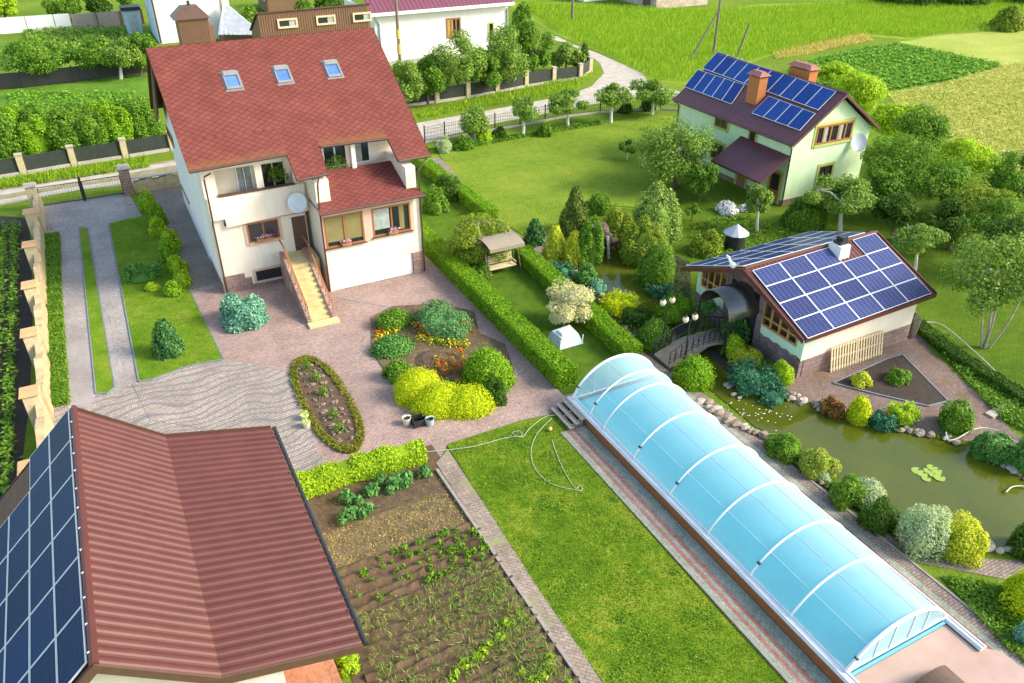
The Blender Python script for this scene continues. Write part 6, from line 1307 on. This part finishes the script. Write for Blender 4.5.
# ground cover strips
def cover(name, poly, n, leaf, lf, label, hmax=.3):
    P = np.array([G(*p) for p in poly])[:, :2]; mn, mx = P.min(0), P.max(0); pts = mn+(mx-mn)*rng.random((n*3, 2)); ins = np.zeros(len(pts), bool); j = len(P)-1
    for i in range(len(P)):
        cnd = ((P[i, 1] > pts[:, 1]) != (P[j, 1] > pts[:, 1])) & (pts[:, 0] < (P[j, 0]-P[i, 0])*(pts[:, 1]-P[i, 1])/(P[j, 1]-P[i, 1]+1e-12)+P[i, 0]); ins ^= cnd; j = i
    pts = pts[ins][:n]; hm = .4+.6*np.abs(np.sin(pts[:, 0]*1.9)*np.cos(pts[:, 1]*2.3)); Q = np.stack([pts[:, 0], pts[:, 1], .03+hmax*hm*rng.random(len(pts))], 1); V, q = leafquads(Q, np.tile([0, 0, 1.], (len(Q), 1)), leaf); return tag(recentre(rawmesh(name, V, q, M[lf])), label, 'ground cover', kind='stuff')
def blades(name, poly, n, h, w_, lf, label, cat):
    o = cover(name+'_tmp', poly, n, .1, lf, label); me = o.data; k = len(me.vertices)//4; a = np.empty(k*12); me.vertices.foreach_get('co', a); ctr = a.reshape(k, 4, 3).mean(1)+np.array(o.location); bpy.data.objects.remove(o)
    hh = h*(.5+.8*rng.random(k)); ctr[:, 2] = hh/2+.02; T = np.stack([.35*rng.normal(size=k), .35*rng.normal(size=k), np.ones(k)], 1); N = rng.normal(size=(k, 3)); N[:, 2] *= .2
    V, q = leafquads(ctr, N, 1.0, 1.0, T, .1); V = V.reshape(k, 4, 3); cc_ = V.mean(1, keepdims=True); d = V-cc_; d[:, 0] *= (hh/np.linalg.norm(d[:, 0]*2, axis=1))[:, None]; d[:, 2] = -d[:, 0]; bw = w_*(.6+.8*rng.random(k)); d[:, 1] *= (bw/np.linalg.norm(d[:, 1]*2, axis=1))[:, None]; d[:, 3] = -d[:, 1]
    V = (cc_+d).reshape(-1, 3); o = rawmesh(name, V, q, M[lf]); return tag(recentre(o), label, cat, kind='stuff')
late_bed()
cover('bank_plants', ((762, 434), (782, 442), (830, 480), (890, 520), (938, 546), (915, 552), (880, 526), (800, 470)), 3200, .12, 'lf_mid', 'low mixed green planting along the near pond bank between the shrubs', .3)
cover('bank_plants', ((790, 398), (840, 412), (900, 426), (960, 438), (962, 446), (900, 434), (835, 418)), 700, .12, 'lf_mid', 'low green planting among the stones on the far pond bank', .2)
cover('bank_plants', ((562, 252), (584, 250), (600, 284), (632, 316), (660, 344), (640, 348), (600, 312), (566, 276)), 1600, .13, 'lf_mid', 'low green planting between the path and the upper pond', .3)
cover('ground_cover', ((940, 577), (985, 583), (1045, 600), (1045, 680), (1005, 650)), 5000, .11, 'lf_mid', 'leafy ground cover strip in the bottom right corner', .25)
cover('ground_cover', ((905, 320), (935, 330), (1050, 415), (1050, 445), (1000, 420), (955, 370)), 6500, .14, 'lf_mid', 'weedy leafy strip between the paths right of the pavilion', .3)
cover('ground_cover', ((660, 252), (690, 264), (692, 325), (676, 330), (662, 300)), 1500, .13, 'lf_dark', 'dark ground cover between the upper pond and the pavilion', .25)
cover('ground_cover', ((690, 225), (740, 214), (800, 236), (720, 262), (690, 258)), 1500, .2, 'lf_mid', 'patchy ground cover behind the pavilion', .3)
cover('potato_crop', ((760, 90), (800, 64), (850, 52), (897, 44), (960, 57), (1002, 66), (945, 81), (889, 91), (840, 88)), 24000, .36, 'lf_crop', 'mass of small leafy potato plants in the field behind the cottage', .5)
cover('wheat_ears', ((890, 94), (945, 84), (1003, 67), (1060, 56), (1100, 190), (1010, 166), (960, 148), (905, 117)), 24000, .22, 'lf_wheat', 'dense yellowing cereal ears covering the field at the right', .5)
blades('tall_grass', ((520, 4), (700, 12), (900, 1), (1060, -15), (1060, 26), (915, 38), (868, 34), (770, 55), (690, 84), (650, 78), (600, 50), (560, 34)), 80000, .75, .06, 'lf_tall', 'tall bright green meadow grass filling the field at the top', 'tall grass')
blades('dry_grass', ((772, 53), (800, 45), (830, 38), (866, 35), (872, 42), (840, 48), (800, 57), (776, 60)), 3200, .38, .07, 'lf_straw', 'patch of dry straw coloured grass behind the cottage', 'dry grass')
blades('lawn_grass', ((448, 446), (500, 429), (545, 419), (560, 431), (680, 565), (800, 700), (625, 710), (540, 592)), 34000, .085, .02, 'lf_lawn', 'short mown grass blades of the lawn beside the pool cover', 'grass')
Ps = []
for i in range(46):
    cx_, cy_ = 9.6+4.2*g.random() if False else 9.6+4.2*rng.random(), 9+14.5*rng.random(); m_ = rng.integers(20, 110); s_ = .12+.3*rng.random()
    q_ = np.stack([cx_+s_*rng.normal(size=m_), cy_+s_*rng.normal(size=m_), .07+.03*rng.random(m_)], 1); Ps.append(q_[(q_[:, 0] > 9.3) & (q_[:, 0] < 13.9)])
Ps = np.vstack(Ps); V, q = leafquads(Ps, np.tile([0, 0, 1.], (len(Ps), 1)), .06, .9); tag(recentre(rawmesh('clover_patches', V, q, M['lf_mid'])), 'darker clover patches in the lawn beside the pool cover', 'clover', kind='stuff')
blades('lawn_grass', ((110, 225), (150, 216), (167, 240), (190, 290), (223, 359), (150, 379), (140, 381)), 9000, .08, .025, 'lf_lawn', 'short grass blades of the front lawn by the driveway', 'grass')
blades('verge_grass', ((0, 182), (150, 158), (150, 168), (0, 190)), 4000, .4, .06, 'lf_tall', 'long grass on the verge of the dirt track', 'grass'); blades('verge_grass', ((330, 139), (418, 120), (490, 107), (570, 93), (600, 72), (583, 75), (540, 86), (470, 100)), 5000, .4, .07, 'lf_tall', 'long grass on the verge between gravel road and mesh fence', 'grass')
Ps = []
for x in np.arange(-16, -6.2, .62):
    for y in np.arange(24, 58, .11):
        if rng.random() < .9: Ps += [(x+.13*rng.normal(), y+.1*rng.normal(), .1+.35*rng.random()) for _ in range(6)]
Ps = np.array(Ps); V, q = leafquads(Ps, np.tile([0, 0, 1.], (len(Ps), 1)), .22); tag(recentre(rawmesh('crop_rows', V, q, M['lf_mid'])), 'leafy green crop in long rows left of the stone fence', 'crop rows', kind='stuff')
Ps = []
for i in range(26):
    a, c = G(8+i*5, 92), G(14+i*5, 108)
    for tt in rng.random(80): p = a+(c-a)*tt; Ps.append((p[0]+.12*rng.normal(), p[1], .25*rng.random()+.05))
Ps = np.array(Ps); V, q = leafquads(Ps, np.tile([0, 0, 1.], (len(Ps), 1)), .32); tag(recentre(rawmesh('crop_rows', V, q, M['lf_crop'])), 'light green crop rows in the far left plot', 'crop rows', kind='stuff')
Ps = []
for i in range(22):
    a, c = G(25+i*4.5, 30), G(36+i*5, 54)
    for tt in rng.random(140): p = a+(c-a)*tt; Ps.append((p[0]+.16*rng.normal(), p[1], .5*rng.random()+.05))
Ps = np.array(Ps); V, q = leafquads(Ps, rnd(len(Ps)), .45); tag(recentre(rawmesh('vine_rows', V, q, M['lf_apple'])), 'rows of staked green plants in front of the white sheet fence', 'crop rows', kind='stuff')

# ------------------------------------------------------------------ trees
L5 = ['first', 'second', 'third', 'fourth', 'fifth']
for i, (bs, bb) in enumerate((((477, 142), (460, 106, 490, 138)), ((523, 137), (511, 96, 538, 122)), ((568, 128), (548, 92, 588, 114)), ((611, 123), (596, 82, 630, 108)), ((652, 115), (632, 78, 676, 106)))):
    tree('orchard_tree', bs, bb, 'lf_apple', L5[i]+' of five white trunked trees along the wire fence, counted from the main house', 'limewash', k=2.2, nc=16, cr=.42, group='white trunked trees along the wire fence', trunks=2 if i == 0 else 1, tr=.13, shell=.3)
tree('apple_tree', (675.5, 187), (636, 120, 714, 184), 'lf_apple', 'large round apple tree in front of the cottage corner', 'bark', k=2.7, nc=46, cr=.32, tr=.16)
tree('young_tree', (699, 201), (690, 165, 718, 196), 'lf_mid', 'small leafy tree right of the large round apple tree', 'bark', tr=.08); tree('sapling', (627, 160), (620, 139, 636, 155), 'lf_mid', 'tiny sapling alone on the back lawn', 'limewash', tr=.05, nc=10); tree('sapling', (692, 221), (684, 203, 702, 216), 'lf_mid', 'tiny sapling beside the garden path above the pavilion', 'bark', tr=.04, nc=10)
tree('young_tree', (757, 231), (744, 184, 772, 216), 'lf_apple', 'slender young tree with white trunk below the cottage porch', 'limewash', tr=.09)
tree('apple_tree', (840, 232), (807, 172, 876, 222), 'lf_apple', 'broad apple tree hiding the lower gable window of the cottage', 'limewash', k=2.7, nc=34, cr=.34, tr=.14); shrub('garden_shrub', (780, 200, 826, 232), 'lf_mid', 'bushy shrub left of the apple tree at the cottage gable', lump=.3)
tree('gnarled_tree', (983.5, 348), (954, 230, 1040, 316), 'lf_apple', 'gnarled tree with several pale trunks at the right edge', 'greybark', k=3.0, nc=40, cr=.32, trunks=5, tr=.05, shell=.35); tree('fruit_tree', (915, 270), (892, 220, 940, 256), 'lf_apple', 'thin fruit tree with white trunk right of the pavilion roof', 'limewash', k=2.2, nc=20, cr=.36, tr=.09)
tree('fruit_tree', (879, 218), (862, 168, 904, 206), 'lf_mid', 'small fruit tree right of the apple tree at the cottage gable', 'limewash', tr=.1)
RT = [((905, 205), (866, 132, 934, 186), 'lf_mid', 'bushy tree just right of the cottage gable'), ((942, 220), (906, 156, 972, 206), 'lf_mid', 'second bushy tree in the dark orchard right of the cottage'), ((980, 232), (946, 180, 1014, 226), 'lf_olive', 'olive green tree at the edge of the cereal field'), ((1015, 215), (990, 150, 1046, 210), 'lf_mid', 'leafy tree at the right edge below the cereal field'), ((950, 250), (924, 200, 968, 244), 'lf_dark', 'dark tree behind the thin white trunked fruit tree'), ((1010, 275), (984, 214, 1046, 258), 'lf_dark', 'dark tree behind the gnarled tree at the right edge'),
      ((862, 130), (832, 72, 882, 118), 'lf_lime', 'bright green bushy tree behind the cottage gable roof'), ((895, 150), (872, 100, 922, 140), 'lf_lime', 'bright green tree between the cottage and the cereal field'), ((838, 92), (815, 60, 852, 86), 'lf_lime', 'light green shrub behind the second cottage chimney')]
RT += [((928, 172), (896, 108, 950, 152), 'lf_mid', 'tall bushy tree between the cottage gable and the cereal field edge'), ((965, 190), (936, 138, 996, 178), 'lf_lime', 'bright leafy tree against the lower edge of the cereal field'), ((1002, 246), (972, 196, 1034, 240), 'lf_mid', 'leafy tree above the crown of the gnarled tree'), ((892, 240), (872, 190, 918, 232), 'lf_dark', 'dark low tree left of the thin fruit tree')]
for bs, bb, lf, lab in RT: tree('orchard_tree', bs, bb, lf, lab, 'bark', k=2.3, nc=34, cr=.34, group='trees round the cottage orchard', tr=.13)
shrub('field_bush', (988, 6, 1022, 32), 'lf_olive', 'round bush alone at the far corner of the mown field', lump=.25); 
for x, w_, lab in ((905, 60, 'dark far bush at the top edge left of the round field bush'), (955, 66, 'dark far bush at the top edge right above the mown field'), (1035, 70, 'dark far bush in the top right corner')): shrub('far_bush', (x-w_/2, -22, x+w_/2, 8), 'lf_dark', lab, group='far bushes at the top edge', lump=.3)
WT = [((400, 110), (386, 60, 420, 104)), ((428, 104), (404, 56, 448, 98)), ((458, 99), (430, 36, 486, 92)), ((478, 95), (462, 50, 502, 88)), ((506, 89), (480, 28, 530, 84)), ((535, 79), (512, 28, 552, 74)), ((565, 73), (550, 42, 584, 70))]
for i, (bs, bb) in enumerate(WT): tree('garden_tree', bs, bb, 'lf_apple' if i % 2 == 0 else 'lf_mid', ['first', 'second', 'third', 'fourth', 'fifth', 'sixth', 'last'][i]+' tree in the row before the white neighbour house, counted from the banded pole', 'bark', k=2.3, nc=22, cr=.36, group='trees in front of the white neighbour house', tr=.14)
shrub('garden_shrub', (573, 46, 590, 72), 'lf_dark', 'dark upright shrub at the right end of the pale pillared mesh fence')
for x0_, y0_, x1_, y1_, lf, lab in ((490, 128, 508, 142, 'lf_dark', 'dark shrub between the first and second white trunked trees'), (537, 122, 552, 138, 'lf_mid', 'green shrub between the second and third white trunked trees'), (474, 128, 496, 144, 'lf_lime', 'lime shrub at the foot of the first white trunked tree'), (454, 136, 474, 152, 'lf_mid', 'green shrub at the corner of the wire fence near the main house'), (436, 138, 452, 154, 'lf_silver', 'pale flowering shrub at the wire fence near the main house'), (640, 98, 656, 112, 'lf_dark', 'dark shrub in front of the fifth white trunked tree'), (617, 100, 632, 114, 'lf_dark', 'dark shrub between the fourth and fifth white trunked trees')):
    shrub('fence_shrub', (x0_, y0_, x1_, y1_), lf, lab, group='shrubs along the wire fence', lump=.3)
hedge('flower_border', gpts((430, 153), (480, 145), (540, 134), (600, 124)), .5, .25, 'lf_mid', 'thin flower border in front of the wire fence', .18)
LT = [((30, 82), (6, 34, 66, 78), 'lf_mid', 'wide bushy tree left of the staked crop rows'), ((97, 78), (70, 36, 120, 72), 'lf_mid', 'bushy tree behind the black fence'), ((121, 79), (104, 38, 138, 68), 'lf_apple', 'tree with white painted trunk in front of the black fence'), ((140, 76), (130, 32, 156, 68), 'lf_mid', 'dark bushy tree behind the main house roof corner'), ((61, 22), (46, -8, 78, 18), 'lf_mid', 'dark tree beyond the white sheet fence'), ((97, 20), (84, -8, 110, 16), 'lf_dark', 'dark tree beyond the board fence'), ((8, 26), (-14, -6, 18, 20), 'lf_lime', 'light green bush beyond the white sheet fence at the left edge'), ((128, 14), (118, -10, 136, 8), 'lf_mid', 'leafy tree beyond the outhouse')]
for i, (bs, bb, lf, lab) in enumerate(LT): tree('garden_tree', bs, bb, lf, lab, 'limewash' if i == 2 else 'bark', k=2.2, nc=26, cr=.36, group='trees in the left gardens', tr=.16)
LB = [(-12, 118, 34, 157), (22, 116, 62, 154), (50, 113, 90, 151), (78, 110, 116, 148), (104, 107, 142, 144), (130, 103, 166, 139), (-14, 107, 30, 132), (22, 105, 60, 129), (54, 103, 96, 128), (86, 101, 122, 124), (114, 97, 160, 120)]
ON = ['leftmost', 'second from left', 'third from left', 'third from right', 'second from right', 'rightmost', 'leftmost', 'second from left', 'middle', 'second from right', 'rightmost']
for i, bb in enumerate(LB): shrub('bushy_shrub', bb, ['lf_mid', 'lf_hedge', 'lf_mid', 'lf_mid', 'lf_hedge'][i % 5], ON[i]+(' bush of the front row right above the pillared mesh fence' if i < 6 else ' bush of the rear row beside the left crop field'), group='leafy bushes above the pillared mesh fence', lump=.34, k=2.4)
shrub('white_flowering_shrub', (715, 202, 738, 216), 'lf_white', 'low shrub covered in white blossom beside the cottage path', lump=.3); shrub('white_flowering_shrub', (738, 204, 748, 212), 'lf_white', 'tiny white flowering plant right of the larger white shrub'); shrub('garden_shrub', (688, 232, 720, 258), 'lf_olive', 'reddish green shrub beside the path above the pavilion roof', lump=.3)
shrub('far_shrub', (238, 8, 262, 32), 'lf_mid', 'green bush behind the lean to shed'); shrub('far_shrub', (294, 2, 316, 20), 'lf_mid', 'dark bush right of the small blue roofed shed'); shrub('far_shrub', (316, -8, 344, 12), 'lf_dark', 'dark bush behind the ridge dormer')
shrub('far_shrub', (512, 4, 532, 30), 'lf_mid', 'bush at the right corner of the white neighbour house')

# ------------------------------------------------------------------ pond furniture
g = np.random.default_rng(5); k = 0
def stones(path, n, rmin, rmax, label, group, mm=('rock', 'rockpale')):
    global k
    P = [G(*p) for p in path]; seg = [np.linalg.norm(b_-a_) for a_, b_ in zip(P[:-1], P[1:])]; tot = sum(seg)
    for i in range(n):
        d = tot*(i+.5+.3*g.normal())/n; d = min(max(d, 0), tot-1e-3); j = 0
        while d > seg[j]: d -= seg[j]; j += 1
        p = P[j]+(P[j+1]-P[j])*d/seg[j]+np.array([.12*g.normal(), .12*g.normal(), 0]); r_ = .8*(rmin+(rmax-rmin)*g.random()); k += 1
        single('pond_stone', MB().rock((p[0], p[1], .05+r_*.3), r_, (1+.4*g.random(), .8, .65), k), M[mm[int(g.random() < .35)]], label, 'stone', group)
stones(((700, 402), (715, 412), (740, 428), (760, 434), (775, 440)), 26, .14, .3, 'rounded stone in the pale rim along the near side of the pond channel', 'stones along the near side of the channel'); stones(((782, 396), (800, 402), (815, 408), (836, 416)), 15, .14, .32, 'rounded stone in the rim below the pavilion corner', 'stones on the far pond rim by the pavilion')
stones(((893, 430), (915, 434), (935, 438), (960, 444)), 13, .14, .3, 'rounded stone in the rim between the lime juniper and the round shrub', 'stones on the far pond rim below the triangular bed'); stones(((990, 460), (1010, 470), (1030, 482)), 7, .16, .32, 'rounded stone in the rim at the right pond bank', 'stones at the right pond bank'); stones(((824, 480), (838, 488), (848, 494)), 4, .14, .26, 'stone beside the pale cushion on the near bank', 'stones beside the pale cushion'); stones(((980, 546), (1000, 552), (1020, 556)), 6, .15, .3, 'stone between the golden shrub and the dark shrub at the pond end', 'stones at the near pond end'); stones(((575, 268), (592, 290), (612, 316), (640, 346)), 16, .12, .26, 'stone edging the bed along the path by the upper pond', 'stones edging the path by the upper pond')
stones(((735, 400), (728, 386), (745, 392), (738, 378)), 10, .12, .24, 'pale stone breaking the rushing water below the bridge', 'stones in the stream below the bridge', ('rockpale', 'rockpale'))
t = thing('waterfall', 'dark rock waterfall with a thin white stream above the upper pond', 'waterfall', G(606, 262)); c = G(606, 258); b = MB()
for i in range(30): b.rock((c[0]+(g.random()-.5)*2.0*(1-.012*i), c[1]+.25+(g.random())*1.0+.012*i, .12+i*.048), .28+.2*g.random(), (1.1, .9, .75), 100+i)
b.build('rock_wall', mat('wet brown rock', (.15, .10, .065), (.07, .05, .035), 4, .7, .7, 9), t); b = MB()
for i in range(5): z = 1.45-i*.28; b.hexa([(c[0]-.09, c[1]-.12-i*.055, z-.26), (c[0]+.1, c[1]-.12-i*.055, z-.26), (c[0]+.1, c[1]-.02-i*.05, z-.26), (c[0]-.09, c[1]-.02-i*.05, z-.26)], [(c[0]-.07, c[1]-.06-i*.055, z), (c[0]+.08, c[1]-.06-i*.055, z), (c[0]+.08, c[1]+.05-i*.05, z), (c[0]-.07, c[1]+.05-i*.05, z)])
b.build('falling_water', mat('thin falling water', (.42, .42, .38), (.16, .15, .11), 14, .2), t)
for i, (x, y) in enumerate(((917, 471), (922, 474), (928, 471), (933, 475), (926, 479), (936, 471), (939, 478), (931, 468))):
    c = G(x, y, .03); b = MB(); r_ = .17+.06*g.random(); b.prism([(c[0]+r_*math.cos(a), c[1]+r_*math.sin(a)) for a in np.linspace(.3, 6.0, 14)]+[(c[0], c[1])], .036, .046+.004*i); single('lily_pad', b, M['lf_lime_solid'], 'pale green lily pad floating in the middle of the pond', 'lily pad', 'lily pads on the pond')
# floating petals
Ps = []
for i in range(70):
    x, y = (g.normal(752, 22), g.normal(412, 9)) if i < 85 else (g.normal(870, 40), g.normal(455, 14))
    Ps.append(G(x, y, .04))
V, q = leafquads(np.array(Ps), np.tile([0, 0, 1.], (len(Ps), 1)), .08, .8, jit=.02); tag(recentre(rawmesh('floating_petals', V, q, M['lf_white'])), 'pale petals and foam drifting on the pond water', 'petals', kind='stuff')
# bridge
t = thing('garden_bridge', 'small arched stone bridge with black wrought iron railings over the pond channel', 'bridge', (23.4, 25.5, 0)); A_, B_ = np.array([21.15, 25.15, 0]), np.array([25.75, 25.15, 0]); n = 14; b = MB()
def bz(s): return .12+.55*math.sin(math.pi*s)
def bzl(s): return max(0.0, -.05+.62*math.sin(math.pi*max(0, min(1, (s-.28)/.56)))) if .28 < s < .84 else 0.0
for i in range(n):
    s0, s1 = i/n, (i+1)/n; P = lambda s, y, z: (A_[0]+(B_[0]-A_[0])*s, A_[1]+y, z)
    lo0, lo1 = min(bzl(s0), bz(s0)-.12), min(bzl(s1), bz(s1)-.12); b.hexa([P(s0, -.6, lo0), P(s1, -.6, lo1), P(s1, .6, lo1), P(s0, .6, lo0)], [P(s0, -.6, bz(s0)), P(s1, -.6, bz(s1)), P(s1, .6, bz(s1)), P(s0, .6, bz(s0))])
b.build('stone_arch', M['rock'], t)
for y in (-.6, .6):
    b = MB(); pts = [np.array(P(s, y, bz(s)+.75+.1*math.sin(math.pi*s))) for s in np.linspace(0, 1, 15)]; b.tube(pts, .03, 6); b.tube([p-(0, 0, .62) for p in pts], .02, 5)
    for i, p in enumerate(pts):
        b.bar(p-(0, 0, .8), p, .03)
        if i < 14: q_ = (pts[i]+pts[i+1])/2-(0, 0, .35); b.tube([q_+np.array([.14*math.cos(a), 0, .17*math.sin(a)]) for a in np.linspace(0, 6.28, 9)], .014, 4, False)
    b.build('railing', M['black'], t)
def lamp(x, y, yt, label):
    c = G(x, y); h = hgt(c[0], c[1], yt)+.1; t = thing('garden_lamp', label, 'lamp post', c, 'twin garden lamps at the bridge'); MB().lathe(c, [(.12, 0), (.12, .12), (.06, .2), (.035, .4), (.03, h), (0, h)], 10).build('post', M['black'], t); b = MB()
    for s in (-1, 1): b.tube([c+(0, 0, h-.12), c+(s*.14, 0, h-.02), c+(s*.27, 0, h-.06)], .02, 5)
    b.build('arm', M['black'], t)
    for s in (-1, 1):
        p = c+(s*.27, 0, h-.02); gl = MB().lathe(p, [(0, -.06), (.09, -.02), (.15, .12), (.12, .24), (0, .28)], 12).build('lamp_shade', M['lampglobe'], t, True); MB().lathe(p, [(.1, .275), (.04, .33), (0, .38)], 8).build('finial', M['black'], gl)
lamp(661.7, 351, 305, 'twin headed lamp post farther left at the bridge, behind the clipped ball'); lamp(684, 364, 322, 'twin headed lamp post standing at the near railing of the bridge')
# well
c = G(734, 247); t = thing('garden_well', 'dark round well with pointed grey metal roof behind the pavilion', 'well', c); MB().lathe(c, [(.62, 0), (.62, .95), (0, .95)], 18).build('drum', M['black'], t); MB().lathe(c, [(.8, .96), (.78, 1.0), (0, 1.55)], 12).build('cone_roof', M['zinc'], t)
# firewood and stump at the pavilion
t = thing('firewood_pile', 'pile of split firewood behind the pavilion corner', 'firewood', (33.9, 22.2, 0)); b = MB()
for i in range(34): x, y, z = 33.55+.9*g.random(), 21.6+1.3*g.random(), .08+.45*g.random()*(1-.4*g.random()); a = g.random()*3; b.tube([(x-.2*math.cos(a), y-.2*math.sin(a), z), (x+.2*math.cos(a), y+.2*math.sin(a), z+.06*g.normal())], .07, 5)
b.build('log', M['plank'], t)
t = thing('brushwood_bundle', 'upright bundle of grey sticks beside the firewood pile', 'brushwood', G(911, 337)); c = G(911, 337); b = MB()
for i in range(20): a, r_ = g.random()*6.28, .22*g.random(); b.tube([(c[0]+r_*math.cos(a), c[1]+r_*math.sin(a), 0), (c[0]+1.6*r_*math.cos(a), c[1]+1.6*r_*math.sin(a), .9+.4*g.random())], .03, 4)
b.build('stick', M['greybark'], t)
c = G(998, 412); single('stone_slab', MB().hexa([(c[0]-.7, c[1]-.25, 0), (c[0]+.75, c[1]-.2, 0), (c[0]+.7, c[1]+.22, 0), (c[0]-.72, c[1]+.18, 0)], [(c[0]-.68, c[1]-.22, .1), (c[0]+.7, c[1]-.18, .12), (c[0]+.66, c[1]+.2, .12), (c[0]-.7, c[1]+.16, .1)]), M['rockpale'], 'pale flat stone slab lying by the path near the right pond bank', 'stone slab')
# hoses
def hose(pts, z, label, r=.013, name='garden_hose'):
    P = [G(x, y, z) for x, y in pts]; Q = []
    for i in range(len(P)-1):
        p0, p1, p2, p3 = P[max(i-1, 0)], P[i], P[i+1], P[min(i+2, len(P)-1)]
        for s in np.linspace(0, 1, 6, endpoint=False): Q.append(.5*((2*p1)+(-p0+p2)*s+(2*p0-5*p1+4*p2-p3)*s*s+(-p0+3*p1-3*p2+p3)*s**3))
    Q.append(P[-1]); return single(name, MB().tube(Q, r, 6), M['hose'], label, 'hose')
hose(((425, 452), (470, 447), (505, 438), (521, 436), (520, 431), (512, 433), (522, 437), (530, 428), (545, 417), (556, 415)), .08, 'thin pale hose looping across the top corner of the pool lawn'); hose(((552, 418), (537, 434), (531, 452), (536, 470), (552, 484), (576, 490), (582, 490), (580, 485), (574, 487), (560, 462), (552, 440)), .08, 'pale hose lying in a long loop on the pool lawn')
hose(((946, 432), (948, 440), (958, 438), (972, 430), (985, 428), (1000, 432), (1012, 440), (1026, 446)), .35, 'pale hose over the shrubs at the right pond bank', .028); hose(((1006, 492), (1012, 487), (1022, 486), (1034, 489)), .12, 'short pale hose arching out of the pond at the right edge', .028); hose(((915, 324), (940, 324), (975, 352), (1000, 376)), .25, 'thin blue grey pipe along the rough hedge right of the pavilion', .03, 'water_pipe')
c = G(550, 432); t = thing('ball', 'small yellow ball lying at the corner of the pool lawn', 'ball', c); MB().lathe(c+(0, 0, .06), [(0, 0), (.07, .03), (.1, .1), (.07, .17), (0, .2)], 12).build('shell', M['yellowband'], t, True)
